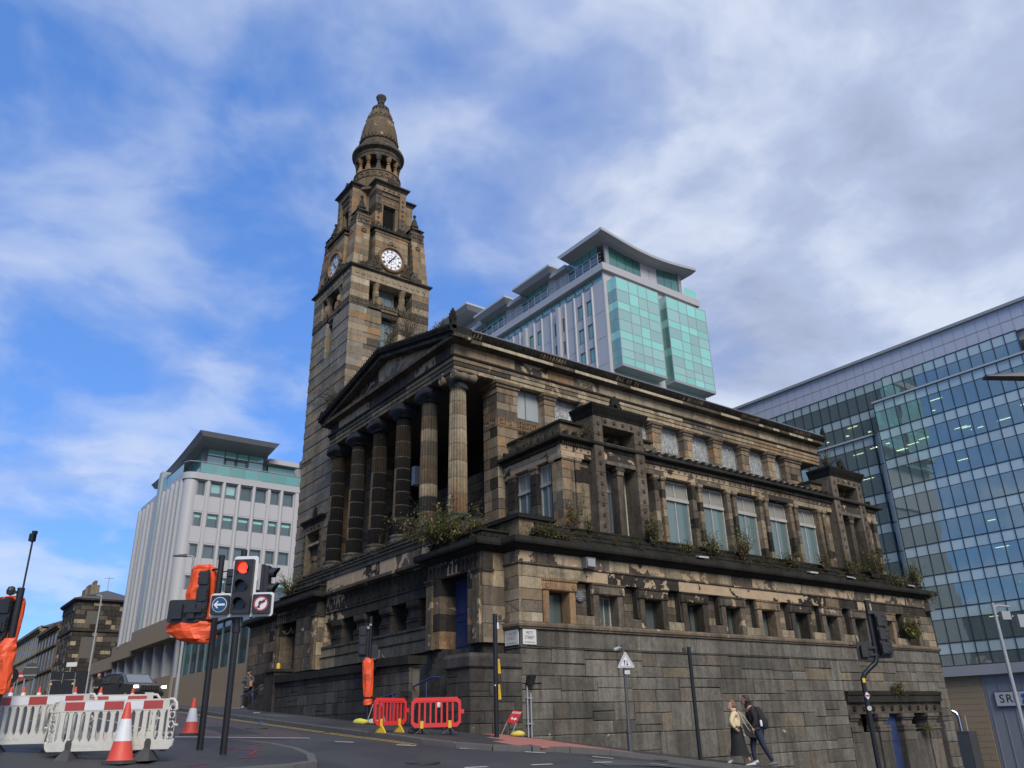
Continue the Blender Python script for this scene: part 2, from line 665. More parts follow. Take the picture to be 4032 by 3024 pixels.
KL = [(1.2, 130), (1.2, 90), (1.2, 60), (.6, 40), (-.4, 31), (-2.6, 24), (-3.5, 18), (-3.65, 12), (-3.65, 9), (-3.65, 6), (-3.65, 4), (-3.65, 2.4), (-3.62, 1.2), (-3.52, .1), (-3.36, -.9), (-3.08, -1.75), (-2.62, -2.42), (-1.95, -2.85), (-1.1, -3.03), (0, -3.08), (1.5, -3.1), (4, -3.1), (8, -3.1), (13, -3.1), (20, -3.1), (30, -3.1), (45, -3.1), (80, -3.1)]
KI = [(6, 130), (6, 90), (6, 60), (4, 40), (4, 30), (4, 22), (.6, 16), (.3, 12), (.3, 9), (.3, 6), (.3, 4), (.3, 2.4), (.3, 1.2), (.3, .6), (.3, .5), (.3, .4), (.3, .35), (.3, .32), (.4, .3), (.6, .3), (1.5, .3), (4, .3), (8, .3), (13, .3), (20, .3), (30, 8), (45, 30), (80, 60)]
rows = []
for (a, b) in zip(KL, KI):
    rows.append([(a[0] + (b[0] - a[0]) * t, a[1] + (b[1] - a[1]) * t) for t in (0, .15, .3, .5, .7, 1)])
# subdivide along the kerb
fine = []
for r0, r1 in zip(rows, rows[1:]):
    L = hypot(r1[0][0] - r0[0][0], r1[0][1] - r0[0][1])
    k = max(1, int(L / 1.5))
    for i in range(k):
        fine.append([(p[0] + (q[0] - p[0]) * i / k, p[1] + (q[1] - p[1]) * i / k) for p, q in zip(r0, r1)])
fine.append(rows[-1])
drape(fine, 0.0, 'pavement', PAVE)


def kerb_run(name, path, width=.14, closed=False, step=.9, limit=(-1e9, 1e9)):
    """kerb stones one by one along a path, top just above the pavement"""
    root = link_obj(name, None)
    tag(root, kind='structure')
    pts = [Vector((*p, 0)) for p in path]
    if closed:
        pts.append(pts[0])
    acc = []
    for a, b in zip(pts, pts[1:]):
        L = (b - a).length
        k = max(1, round(L / step))
        for i in range(k):
            acc.append((a + (b - a) * i / k, a + (b - a) * (i + 1) / k))
    far = MB()
    for a, b in acc:
        d = (b - a).normalized()
        nrm = Vector((d.y, -d.x, 0))
        a2, b2 = a + d * .004, b - d * .004
        tone_ = RND.uniform(.8, 1.2)
        q = []
        for (p, s) in ((a2, -1), (b2, -1), (b2, 1), (a2, 1)):
            x, y = p.x + nrm.x * s * width / 2, p.y + nrm.y * s * width / 2
            q.append((x, y, ground_z(x, y)))
        mb = far if not (limit[0] < a.y < limit[1]) else MB()
        low = [(x, y, z - .25) for x, y, z in q]
        mid_ = [(x, y, z - .012) for x, y, z in q]
        cx_, cy_ = sum(p[0] for p in q) / 4, sum(p[1] for p in q) / 4
        top = [(x + (cx_ - x) * .03, y + (cy_ - y) * .03, z + .008) for x, y, z in q]
        mb.add(low + mid_ + top, [(0, 1, 5, 4), (1, 2, 6, 5), (2, 3, 7, 6), (3, 0, 4, 7), (4, 5, 9, 8), (5, 6, 10, 9), (6, 7, 11, 10), (7, 4, 8, 11), (8, 9, 10, 11)])
        if mb is not far:
            part('kerb_stone', mb, KERB, root)
    if far.v:
        part('kerb_far', far, KERB, root, kind='stuff')
    return root


kerb_run('pavement_kerb', [p for p in KL if p[1] <= 40 and p[0] <= 30], limit=(-4, 24))
ISL = [(-7.05, -3.5), (-6.72, -2.6), (-6.62, -1.6), (-6.75, -.7), (-7.2, .3), (-8.2, 1.3), (-9.6, 2.2), (-12.2, 2.6), (-12.8, -1.0), (-12.5, -4.3), (-9.3, -3.95), (-7.5, -3.72)]
def poly_sheet(name, poly, off, mat, kind='structure', cell=.5):
    c = (sum(p[0] for p in poly) / len(poly), sum(p[1] for p in poly) / len(poly))
    rr = []
    pp = []
    for a, b in zip(poly, poly[1:] + poly[:1]):
        k = max(1, int(hypot(b[0] - a[0], b[1] - a[1]) / cell))
        pp += [(a[0] + (b[0] - a[0]) * i / k, a[1] + (b[1] - a[1]) * i / k) for i in range(k)]
    pp.append(pp[0])
    for t in (0, .2, .45, .7, .98):
        rr.append([(p[0] + (c[0] - p[0]) * t, p[1] + (c[1] - p[1]) * t) for p in pp])
    return drape(rr, off, name, mat, kind)
poly_sheet('traffic_island', ISL, .0, PAVE)
kerb_run('island_kerb', ISL, closed=True, step=.8)


def strip(name, pts, w, off, mat, parent=None):
    mb = MB()
    P_ = [Vector((*p, 0)) for p in pts]
    out = []
    for a, b in zip(P_, P_[1:]):
        k = max(1, int((b - a).length / .8))
        out += [a + (b - a) * i / k for i in range(k)]
    out.append(P_[-1])
    vs = []
    for i, p in enumerate(out):
        d = (out[min(i + 1, len(out) - 1)] - out[max(0, i - 1)]).normalized()
        n = Vector((d.y, -d.x, 0)) * w / 2
        for s in (-1, 1):
            q = p + n * s
            vs.append((q.x, q.y, ground_z(q.x, q.y) + ROADLOW + off))
    mb.add(vs, [(2 * i, 2 * i + 1, 2 * i + 3, 2 * i + 2) for i in range(len(out) - 1)])
    return part(name, mb, mat, parent, recalc=False, kind=None if parent else 'structure')


poly_sheet('red_lane_surfacing', [(-4.5, 26), (-4.5, 3.5), (-5.2, 1.0), (-6.4, 1.4), (-7.4, 4.0), (-7.6, 26)], ROADLOW + .004, REDSURF)
for o in (.25, .42):
    strip('yellow_line', [(-3.65 - o, 16), (-3.65 - o, 1.4), (-3.55 - o, .0), (-3.35 - o, -1.0)], .07, .008, PAINT_Y)
strip('white_line', [(-7.45, 30), (-7.45, 3.9)], .1, .008, PAINT_W)
strip('white_line', [(-5.1, 1.2), (-9.9, 4.4)], .16, .012, PAINT_W)
for i in range(7):
    y = -3.9 - .02 * i
    strip('white_line', [(-6.0 + i * 1.35, -4.3 - .15 * i), (-5.55 + i * 1.35, -4.35 - .15 * i)], .1, .008, PAINT_W)
for i in range(5):
    strip('white_line', [(-5.0 + i * .95, .1 - 1.0 * i), (-4.7 + i * .95, -.2 - 1.0 * i)], .12, .008, PAINT_W)
for i in range(6):
    strip('white_line', [(2.0 + i * 3.0, -4.6), (3.2 + i * 3.0, -4.6)], .1, .008, PAINT_W)
# sprayed utility marks on the island
for pts in ([(-7.9, -1.0), (-7.4, -1.8)], [(-7.4, -1.8), (-7.75, -2.4)], [(-8.05, -2.75), (-7.6, -2.6)], [(-9.0, -3.3), (-8.7, -3.2)], [(-7.2, -.6), (-7.0, -1.2)]):
    strip('utility_mark', pts, .05, -ROADLOW + .006, PAINT_R)
# blister paving at the crossing
TP_ = [(-1.0, .3), (-2.35, -2.45), (-1.7, -2.8), (-.9, -2.95), (.2, -3.0), (.9, -2.9), (-.35, -1.2)]
def inside(x, y, poly):
    c = False
    for (x0, y0), (x1, y1) in zip(poly, poly[1:] + poly[:1]):
        if (y0 > y) != (y1 > y) and x < (x1 - x0) * (y - y0) / (y1 - y0) + x0:
            c = not c
    return c
troot = tag(link_obj('tactile_paving', None), kind='structure')
for i in range(-8, 6):
    for k in range(-9, 3):
        x, y = i * .4, k * .4
        if inside(x, y, TP_):
            mb = MB()
            q = [(x - .195, y - .195), (x + .195, y - .195), (x + .195, y + .195), (x - .195, y + .195)]
            mb.hexa([(a, b, ground_z(a, b) - .03) for a, b in q] + [(a, b, ground_z(a, b) + .008) for a, b in q])
            part('paving_slab', mb, TACT, troot)

# repairs and ironwork in the carriageway
PATCH = asphalt('fresh_asphalt_patch', (.018, .018, .019), .1)
OLDP = asphalt('pale_worn_patch', (.062, .061, .060), .1)
for poly, mt in (([(-5.9, -5.0), (-4.2, -6.6), (-3.4, -6.0), (-5.2, -4.3)], PATCH), ([(-2.0, -5.2), (.4, -5.6), (.6, -4.6), (-1.7, -4.3)], OLDP), ([(-6.3, 3.2), (-5.5, 3.0), (-5.2, 6.4), (-6.0, 6.5)], PATCH), ([(-9.4, -6.2), (-7.4, -5.6), (-7.2, -4.9), (-9.3, -5.3)], OLDP), ([(-2.9, 9.0), (-2.1, 9.0), (-2.1, 11.2), (-2.9, 11.2)], None)):
    if mt is None:
        poly_sheet('pavement_patch', poly, .004, OLDP)
    else:
        poly_sheet('road_patch', poly, ROADLOW + .0045, mt)
IRON = plain('cast_iron', (.05, .048, .047), .5, metal=.4, var=.3, bump=.6)
for (x, y, r_, lab) in ((-5.0, -3.6, .32, 'round iron manhole cover in the road before the corner'), (-4.9, 5.2, .3, 'round iron manhole cover in the road beside the left pavement'), (1.8, -6.0, .32, 'round iron manhole cover in the lower street')):
    z = ground_z(x, y) + ROADLOW
    o_ = part('manhole_cover', MB().lathe([(r_, -.02), (r_, .012), (r_ * .86, .013), (r_ * .84, .008), (.01, .009)], 0, 0, 20), IRON, None)
    o_.location = (x, y, z)
    tag(o_, lab, 'manhole cover', 'manhole covers')
for (x, y) in ((-3.86, 3.0), (1.2, -3.3)):
    g_ = thing('gully_grate', 'iron gully grate by the kerb %s' % ('of the left pavement' if y > 0 else 'of the lower street'), 'drain', (x, y, ground_z(x, y) + ROADLOW))
    part('frame', MB().box(-.2, -.2, -.02, .2, .2, .006), IRON, g_)
    for k in range(6):
        part('bar', MB().box(-.17, -.17 + k * .06, .006, .17, -.14 + k * .06, .014), IRON, g_)

# ================================================================== the church
church = thing('church', 'soot-blackened sandstone church with a columned portico on a high podium and a domed clock tower', 'church')
WIN_GLASS = glass_mat('dull_window_glass', (.075, .095, .09), refl=.0, rough=.15)
CLER_GLASS = glass_mat('wired_clerestory_glass', (.30, .33, .33), refl=.0, rough=.3, wav=.5)
SASH = plain('weathered_white_sash', (.38, .37, .33), .7, dirt=.5)
BLIND = plain('pale_blind_board', (.235, .23, .20), .8, dirt=.3)
DARKVOID = plain('unlit_room', (.012, .012, .013), .9)
BLUE_DOOR = plain('blue_painted_timber', (.013, .03, .10), .5, var=.15, dirt=.25)
NET = plain('black_debris_netting', (.014, .016, .021), .9, var=.3, bump=1.0)
PAL_BASE = [(tone(GREYS, 1.2), 6), (tone(GREYS, 1.5), 3), (tone(GREYB, 1.0), 3), (tone(GREYS, .8), 4), (tone(BUFF, .6), .6)]
PAL_UP = [(TAN, 3), (BUFF, 4), (GREYB, 3), (OCHRE, .8), (DARK, 1)]
PAL_DARK = [(DARK, 5), (BLACK, 2), (tone(GREYB, .6), 4), (TAN, .5)]
PAL_TOWER_R = [(tone(TAN, 1.1), 6), (OCHRE, 2.6), (tone(GREYB, 1.35), 4), (tone(BUFF, .95), 4), (tone(GREYB, .7), 1.3)]
PAL_TOWER_L = [(tone(BUFF, .85), 6), (tone(GREYB, 1.6), 3), (tone(GREYS, 1.7), 6), (tone(GREYB, .85), .8)]


def disc(fr, u, z, n, r, d, petals=8, c=GREY, mb=None):
    mb = mb or MB()
    m = petals * 2
    vs = [fr(u + r * (1 if k % 2 else .8) * cos(2 * pi * k / m), n - .01, z + r * (1 if k % 2 else .8) * sin(2 * pi * k / m)) for k in range(m)]
    vs += [fr(u + r * .75 * (1 if k % 2 else .7) * cos(2 * pi * k / m), n + d, z + r * .75 * (1 if k % 2 else .7) * sin(2 * pi * k / m)) for k in range(m)]
    vs += [fr(u + r * .38 * cos(2 * pi * k / m), n + d * .35, z + r * .38 * sin(2 * pi * k / m)) for k in range(m)]
    vs += [fr(u + r * .28 * cos(2 * pi * k / m), n + d * .9, z + r * .28 * sin(2 * pi * k / m)) for k in range(m)]
    fs = []
    for j in range(3):
        fs += [(j * m + k, j * m + (k + 1) % m, (j + 1) * m + (k + 1) % m, (j + 1) * m + k) for k in range(m)]
    fs += [tuple(3 * m + k for k in range(m)), tuple(range(m))]
    return mb.add(vs, fs, c)


def palmette(fr, u, z, n, h, w, c=DARK, mb=None, lobes=7, d=.05, fan=52):
    """fan of leaves above two scrolls"""
    mb = mb or MB()
    for k in range(lobes):
        a = radians(-fan + 2 * fan * k / (lobes - 1))
        L = h * (1.0 - .5 * abs(k - (lobes - 1) / 2) / ((lobes - 1) / 2))
        ax, az = sin(a), cos(a)
        wd = w * .072
        pts = [(0, -.3), (.4, -.75), (.75, -1), (.92, -.55), (1, 0), (.92, .55), (.75, 1), (.4, .75), (0, .3)]
        ring = [(u + ax * L * t + az * s * wd, z + .12 * h + az * L * .88 * t - ax * s * wd) for t, s in pts]
        nn = len(ring)
        vs = [fr(p, n - d * .5, q) for p, q in ring] + [fr(p, n + d * (.6 if i not in (3, 4, 5) else .9), q) for i, (p, q) in enumerate(ring)]
        mb.add(vs, [tuple(range(nn)), tuple(range(2 * nn - 1, nn - 1, -1))] + [(i, (i + 1) % nn, nn + (i + 1) % nn, nn + i) for i in range(nn)], c)
    for s in (-1, 1):
        path = []
        for i in range(14):
            t = i / 13 * 2.2 * pi
            r = w * .24 * (1 - .32 * i / 13 * 2)
            path.append(fr(u + s * (w * .26 + r * cos(t) * .8), n + d * .3, z + .09 * h + w * .12 + r * sin(t) * .6 - .02))
        mb.tube(path, w * .045, 5, c)
    return mb


def meander(fr, u0, u1, z0, z1, n, c, mb, step=None):
    """Greek key as raised fillets"""
    h = z1 - z0
    t = h * .13
    step = step or h * 1.15
    k = int((u1 - u0) / step)
    step = (u1 - u0) / k
    for i in range(k):
        a = u0 + i * step
        w = step
        for (p0, p1, q0, q1) in ((0, .14, 0, 1), (.14, .82, .87, 1), (.68, .82, .28, .87), (.36, .68, .28, .42), (.36, .48, .42, .66), (.14, 1.0, 0, .13)):
            mb.fb(fr, a + p0 * w, a + p1 * w, n - .01, n + .02, z0 + q0 * h, z0 + q1 * h, c)
    mb.fb(fr, u0, u1, n - .01, n + .022, z1 + .015, z1 + .045, c)
    mb.fb(fr, u0, u1, n - .01, n + .022, z0 - .045, z0 - .015, c)


def sash_window(u0, u1, z0, z1, n, fr, parent, glass=WIN_GLASS, cols=2, rows=(), frame=SASH, fwid=.055, name='window', label=None):
    """frame with mullions, panes as sub-parts"""
    mb = MB()
    us = [u0 + (u1 - u0) * i / cols for i in range(cols + 1)]
    zz = [z0] + list(rows) + [z1]
    for i, u in enumerate(us):
        w = fwid * (1 if i in (0, cols) else .7)
        a = u if i == 0 else (u - w if i == cols else u - w / 2)
        mb.fb(fr, a, a + w, n - .04, n + .03, z0, z1, GREY)
    for i, z in enumerate(zz):
        w = fwid * (1.2 if i in (0, len(zz) - 1) else 1)
        a = z if i == 0 else (z - w if i == len(zz) - 1 else z - w / 2)
        mb.fb(fr, us[0] + fwid, us[-1] - fwid, n - .035, n + .026, a, a + w, GREY)
    w_ = part(name, mb, frame, parent, label=label)
    for i in range(cols):
        for k in range(len(zz) - 1):
            gl = glass[k] if isinstance(glass, (list, tuple)) else glass
            part('pane', MB().fb(fr, us[i] + .012, us[i + 1] - .012, n - .02, n - .008, zz[k] + .012, zz[k + 1] - .012), gl, w_)
    return w_


# ---- podium: base wall to Pitt Street -----------------------------------------------------------------
core = MB()
core.fb(PITT, .12, 14.2, -12, -.09, -3.0, 2.72, DARK)
core.fb(PITT, 20.6, 21.28, -12, -.09, -3.0, 2.72, DARK)
core.fb(PITT, 14.2, 20.6, -12, -.09, 1.12, 2.72, DARK)
core.fb(PITT, 14.2, 20.6, -12, -.95, -3.0, 1.12, DARK)
core.fb(PITT, .12, 21.28, -12, -.62, 2.72, 4.9, DARK)
core.fb(PITT, .12, 21.28, -12, -.1, 4.02, 4.9, DARK)
podium = part('podium_wall', core, MORTAR, church)


def base_col(u, z, ci):
    c = pick(PAL_BASE)
    if u < 3 and z < 1 and RND.random() < .3:
        c = tone(GREYS, .6)
    return tone(c, 1.0, RND.uniform(0, .14))


# snecked courses: the bed joints step up and down every few metres
for (a0, b0) in ((-2.5, -1.62), (-1.62, -.72), (-.72, .02), (.02, .80), (.80, 1.45), (1.45, 2.13)):
    stops = [0.0]
    while stops[-1] < 21.36 - 2.2:
        stops.append(stops[-1] + RND.uniform(1.3, 3.2))
    stops = sorted([x for x in stops if not (14.2 - .5 < x < 20.6 + .4)] + [14.2, 20.6, 21.36] + ([15.9, 17.8, 19.3] if b0 > 1.1 else []))
    for u0, u1 in zip(stops, stops[1:]):
        under = 14.1 < (u0 + u1) / 2 < 20.6
        a = max(a0, 1.1) if under else a0
        if b0 - a < .1 or b0 < ground_z(u1, 0) - .05:
            continue
        mid_z = a + (b0 - a) * RND.uniform(.34, .66)
        cz_ = [a, b0] if b0 - a < .42 or RND.random() < .06 else [a, mid_z, b0]
        ashlar(PITT, u0, u1, cz_, 0.0, podium, S_BASE, base_col, (.55, 1.5), .14, .008, split=.04, ch=.02, j=.016)
for z0, z1, pal in ((2.17, 2.62, PAL_BASE),):
    ashlar(PITT, 0.0, 21.36, [z0, z1], .0, podium, S_BASE, lambda u, z, c: tone(pick(pal), .85, .12), (.9, 1.7), .14, .008)
# return of the corner to St Vincent Street is hidden by the plinth below; quoins above
trim = MB()
trim.sweep([(0, .66), (0, 0), (21.36, 0), (21.36, 4)], [(-.1, 2.62), (.05, 2.62), (.06, 2.66), (.09, 2.68), (.09, 2.74), (.04, 2.80), (-.1, 2.80)], tone(TAN, .62, .2))
part('string_course', trim, S_BASE, church)
trim = MB().sweep([(0, .66), (0, 0), (21.36, 0), (21.36, 4)], [(-.1, 2.135), (.012, 2.135), (.02, 2.15), (.012, 2.165), (-.1, 2.165)], tone(GREYS, .5))
part('thin_string', trim, S_BASE, church)

# ---- podium: window storey ------------------------------------------------------------------------------
WC = [1.40 + 1.835 * i for i in range(11)]
PAL_WIN = [(TAN, 2), (GREYB, 4), (BUFF, 1.5), (DARK, 2.2), (OCHRE, .7)]


def quoin_col(u, z, ci):
    return tone(pick([(BUFF, 5), (TAN, 3), (GREYB, 2), (CREAM, .4)]), 1, RND.uniform(0, .25))


ashlar(PITT, 0.0, WC[0] - .62, [2.80, 3.05, 3.36, 3.66, 3.98], 0.0, podium, S_WARM, quoin_col, (.38, .62), .6, .008)
ashlar(PITT, WC[-1] + .62, 21.36, [2.80, 3.05, 3.36, 3.66, 3.98], 0.0, podium, S_WARM, quoin_col, (.38, .7), .6, .008)
ashlar(FRONT, 0.0, .67, [2.80, 3.05, 3.36, 3.66, 3.98, 4.31], 0.0, podium, S_WARM, quoin_col, (.3, .5), .1, .008)
ashlar(FRONT, 0.0, .67, [4.36, 4.68], 0.0, podium, S_WARM, quoin_col, (.3, .5), .1, .008)


def arch_col(u, z, ci):
    if u < 2.0:
        return quoin_col(u, z, ci)
    c = pick([(DARK, 5), (BLACK, 1.5), (tone(GREYB, .7), 2.5), (TAN, .6)])
    pl = .95 if 2.2 < u < 3.4 or 6 < u < 9.5 or 10.5 < u < 12.6 or 16 < u < 17 else RND.choice((.1, .3, .55))
    return tone(c, 1, pl)


def frieze_col(u, z, ci):
    c = pick([(GREYB, 5), (tone(GREYB, .55), 3), (BUFF, 3), (TAN, 2)])
    return tone(c, 1, RND.choice((.15, .4, .6, .75)))


ashlar(PITT, 0.0, 21.36, [3.98, 4.31], .0, podium, S_DARK, arch_col, (.8, 1.5), .14, .007)
ashlar(PITT, 0.0, 21.36, [4.36, 4.68], .0, podium, S_DARK, frieze_col, (.55, 1.1), .14, .007)
trim = MB().sweep([(0, .66), (0, 0), (21.36, 0), (21.36, 4)], [(-.1, 4.31), (.03, 4.31), (.045, 4.335), (.03, 4.36), (-.1, 4.36)], tone(GREYB, .8, .4))
part('string_course', trim, S_DARK, church)
for i, c in enumerate(WC):
    cj = OCHRE if i == 0 else pick([(GREYB, 3), (tone(GREYB, .45), 4), (TAN, 1.0)])
    s = MB()
    for a, b in ((c - .58, c - .365), (c + .365, c + .58)):
        stone_mb(PITT, a, b, 2.80, 3.66, -.005, .58, tone(cj, RND.uniform(.8, 1.1), .3), .02, .004, mb=s)
    stone_mb(PITT, c - .63, c + .63, 3.665, 3.92, .035, .62, tone(cj, 1.0, .45 if i else .1), .03, .004, mb=s)
    s.fb(PITT, c - .63, c + .63, -.1, .03, 3.92, 3.98, tone(cj, .8))
    for k in range(15):
        u = c - .61 + k * .0845
        s.fb(PITT, u, u + .05, .03, .065, 3.925, 3.975, tone(cj, 1.0, .2))
    f_ = part('window_surround', s, S_DARK if i else S_WARM, church)
    r_ = MB()
    for q in (-.47, .47):
        disc(PITT, c + q, 3.79, .035, .1, .025, 8, tone(cj, .9), r_)
    part('rosette', r_, S_DARK if i else S_WARM, f_)
    g = WIN_GLASS
    CW_ = DARK
    w = MB().fb(PITT, c - .36, c - .32, -.42, -.36, 2.82, 3.66, CW_)
    w.fb(PITT, c + .32, c + .36, -.42, -.36, 2.82, 3.66, CW_).fb(PITT, c - .32, c + .32, -.42, -.36, 2.82, 2.86, CW_).fb(PITT, c - .32, c + .32, -.42, -.36, 3.62, 3.66, CW_)
    if i in (1, 3, 4):
        w.fb(PITT, c + .08, c + .11, -.41, -.36, 2.86, 3.62, CW_)
    w_ = part('window', w, SASH if i == 1 else S_DARK, church)
    part('pane', MB().fb(PITT, c - .32, c + .32, -.40, -.39, 2.86, 3.62), g, w_)
    if i < 10:                                  # recessed panel between two windows
        a, b = c + .58, WC[i + 1] - .58
        s = MB()
        stone_mb(PITT, a + .005, b - .005, 2.80, 3.05, 0.0, .6, tone(pick([(BUFF, 3), (GREYB, 1.5)]), 1, .1), .015, .004, mb=s)
        zz = [3.05, 3.3, 3.52, 3.75, 3.98]
        for k in range(4):
            stone_mb(PITT, a + .004, b - .004, zz[k] + .003, zz[k + 1] - .003, -.26, .3, tone(pick([(GREYB, 4), (tone(GREYB, .6), 2), (BUFF, 1)]), 1, .15), .008, .003, mb=s)
        s.fb(PITT, a, a + .07, -.3, -.07, 3.1, 3.98, tone(DARK, 1.5)).fb(PITT, b - .07, b, -.3, -.07, 3.1, 3.98, tone(DARK, 1.5))
        part('recessed_panel', s, S_DARK, church)

# ---- main cornice of the podium and the ledge above it --------------------------------------------------------
CPROF = [(-.3, 4.68), (.03, 4.68), (.06, 4.72), (.14, 4.76), (.16, 4.80), (.30, 4.82), (.32, 4.88), (.31, 5.0), (.26, 5.02), (-.3, 5.02)]
cor = MB()
cor.sweep([(-.45, 3.47), (-.77, 3.47), (-.77, .67), (0, .67), (0, 0), (21.36, 0), (21.36, 5)], CPROF, tone(DARK, .8))
part('podium_cornice', cor, S_LEDGE, church)
cor = MB().sweep([(1.0, 15.33), (-.77, 15.33), (-.77, 11.32), (-.45, 11.32)], CPROF, tone(DARK, .9))
part('podium_cornice', cor, S_LEDGE, church)
led = MB()
for k, (o, z0, z1) in enumerate(((.14, 5.02, 5.19), (-.02, 5.19, 5.36), (-.16, 5.36, 5.55))):
    led.box(.55 + .1 * k, -o, z0, 20.9 - .1 * k, 3, z1 - .012, tone(DARK, 1.0))
    led.box(.53 + .1 * k, -o - .02, z1 - .05, 20.92 - .1 * k, 3, z1, tone(DARK, .8))
part('ledge_steps', led, S_LEDGE, church)
bl = MB()
stone_mb(PITT, .22, 1.42, 5.03, 5.62, -.2, 2.2, tone(TAN, .7, .2), .01, .003, mb=bl)
bl.box(.12, .1, 5.62, 1.5, 2.5, 5.70, BLACK).box(.17, .15, 5.70, 1.45, 2.45, 5.76, BLACK)
part('corner_parapet', bl, S_LEDGE, church)

# ---- door blocks on the St Vincent Street front ----------------------------------------------------------------
def dark_col(u, z, ci):
    return tone(pick(PAL_DARK), 1, RND.uniform(0, .5))


def door_block(y0, y1, d0, d1, lab, right):
    """projecting block with a deep doorway between d0 and d1"""
    n = .77
    zs_ = [2.30, 2.78, 3.25, 3.75, 4.25]
    lower = [(DARK, 2), (tone(TAN, .7), 2.5), (tone(GREYB, .7), 3), (OCHRE, .8)]
    bk = MB()
    bk.fb(FRONT, y0 + .06, d0 - .02, -.4, n - .1, -.6, 4.25, DARK)
    bk.fb(FRONT, d1 + .02, y1 - .06, -.4, n - .1, -.6, 4.25, DARK)
    bk.fb(FRONT, y0 + .06, y1 - .06, -.4, n - .1, 4.25, 4.7, DARK)
    bk.fb(FRONT, d0 - .02, d1 + .02, -.4, -.25, -.6, 4.3, DARK)
    blk = part('door_block', bk, S_DARK, church, label=lab)
    colf = lambda u, z, c: tone(pick(lower if z < 3.9 else PAL_DARK), 1, RND.uniform(.0, .5))
    ashlar(FRONT, y0, d0, zs_, n, blk, S_DARK, colf, (.9, 1.2), .9, .006, name='door_block_stone')
    ashlar(FRONT, d1, y1, zs_, n, blk, S_DARK, colf, (.9, 1.2), .9, .006, name='door_block_stone')
    ashlar(FRONT, y0, y1, [4.25, 4.68], n, blk, S_DARK, dark_col, (.8, 1.1), .6, .006, name='door_block_stone')
    # shallow carving over the door: alternating buds and rosettes
    cv = MB()
    k = int((y1 - y0 - .3) / .2)
    for i in range(k):
        u = y0 + .2 + (y1 - y0 - .4) * i / (k - 1)
        disc(FRONT, u, 4.52, n, .07, .025, 6, tone(DARK, .8), cv)
        cv.fb(FRONT, u - .018, u + .018, n - .01, n + .02, 4.28, 4.46, tone(DARK, .8))
        cv.fb(FRONT, u + .06, u + .085, n - .01, n + .015, 4.3, 4.62, tone(DARK, .7))
    for i in range(int((d1 - d0) / .075)):
        disc(FRONT, d0 + .04 + i * .075, 4.23, n - .01, .03, .02, 4, DARK, cv)
    part('carved_band', cv, S_DARK, blk)
    # pilasters at the corners
    for a, b in ((y0 + .02, y0 + .34), (y1 - .34, y1 - .02)):
        p = MB()
        p.fb(FRONT, a, b, n - .02, n + .05, 2.42, 4.12, tone(TAN, .6, .5))
        p.fb(FRONT, a - .03, b + .03, n - .02, n + .08, 4.12, 4.18, DARK).fb(FRONT, a - .05, b + .05, n - .02, n + .10, 4.18, 4.25, DARK)
        p.fb(FRONT, a - .04, b + .04, n - .02, n + .09, 2.30, 2.42, tone(GREYB, .8))
        part('pilaster', p, S_DARK, blk)
    # side return facing Pitt Street
    rt_ = MB()
    fr = lambda u, m, z: (u, y0 - m, z)
    zz = [2.30, 2.78, 3.25, 3.75, 4.2, 4.68]
    for q in range(5):
        stone_mb(fr, -.745, -.40, zz[q] + .003, zz[q + 1] - .003, .05 if q < 4 else .06, .2, tone(pick([(TAN, 3), (GREYB, 2), (BUFF, 2)]) if q < 4 else DARK, 1, .3), .012, .003, mb=rt_)
        stone_mb(fr, -.40, .05, zz[q] + .003, zz[q + 1] - .003, .0, .12, tone(pick([(TAN, 2), (BUFF, 4), (GREYB, 2)]) if q < 4 else TAN, 1, .2), .006, .003, mb=rt_)
    rt_.fb(fr, -.76, -.38, .04, .10, 4.14, 4.2, DARK).fb(fr, -.76, -.38, .04, .09, 2.3, 2.42, TAN)
    part('return_stones', rt_, S_WARM, blk)
    # door leaf in its recess
    dm = MB()
    zb = 2.22 if right else 2.0
    dm.fb(FRONT, d0 + .01, d1 - .01, .19, .24, zb, 4.24)
    dr = part('door', dm, BLUE_DOOR if right else DARKWOOD, blk)
    pm = MB()
    wd = (d1 - d0) / 2
    for q in range(2):
        for (a, b) in ((.06, .42), (.50, .80), (.87, .97)):
            u0, u1 = d0 + wd * q + .08, d0 + wd * (q + 1) - .08
            z0, z1 = zb + (4.24 - zb) * a, zb + (4.24 - zb) * b
            pm.fb(FRONT, u0, u1, .24, .262, z0, z0 + .04).fb(FRONT, u0, u1, .24, .262, z1 - .04, z1)
            pm.fb(FRONT, u0, u0 + .04, .24, .26, z0 + .04, z1 - .04).fb(FRONT, u1 - .04, u1, .24, .26, z0 + .04, z1 - .04)
    part('door_panel', pm, BLUE_DOOR if right else DARKWOOD, dr)
    # parapet with scrolls above the cornice
    pp = MB().fb(FRONT, y0 + .03, y1 - .03, -.2, n - .05, 5.02, 5.26, tone(DARK, .9))
    pp.fb(FRONT, y0 - .02, y1 + .02, -.2, n, 5.26, 5.31, DARK)
    for i in range(int((y1 - y0) / .22)):
        disc(FRONT, y0 + .15 + i * .22, 5.14, n - .05, .075, .03, 5, DARK, pp)
    for i in range(3):
        disc(fr, -.6 + i * .22, 5.14, -.03, .075, .03, 5, DARK, pp)
    part('scroll_parapet', pp, S_LEDGE, blk)
    return blk


DARKWOOD = plain('dark_stained_timber', (.035, .024, .016), .7, dirt=.3)
blkR = door_block(.67, 3.46, 1.34, 2.75, 'doorway block with blue door by the street corner', True)
blkL = door_block(11.33, 15.3, 13.25, 14.75, 'doorway block with a dark door below the clock tower', False)

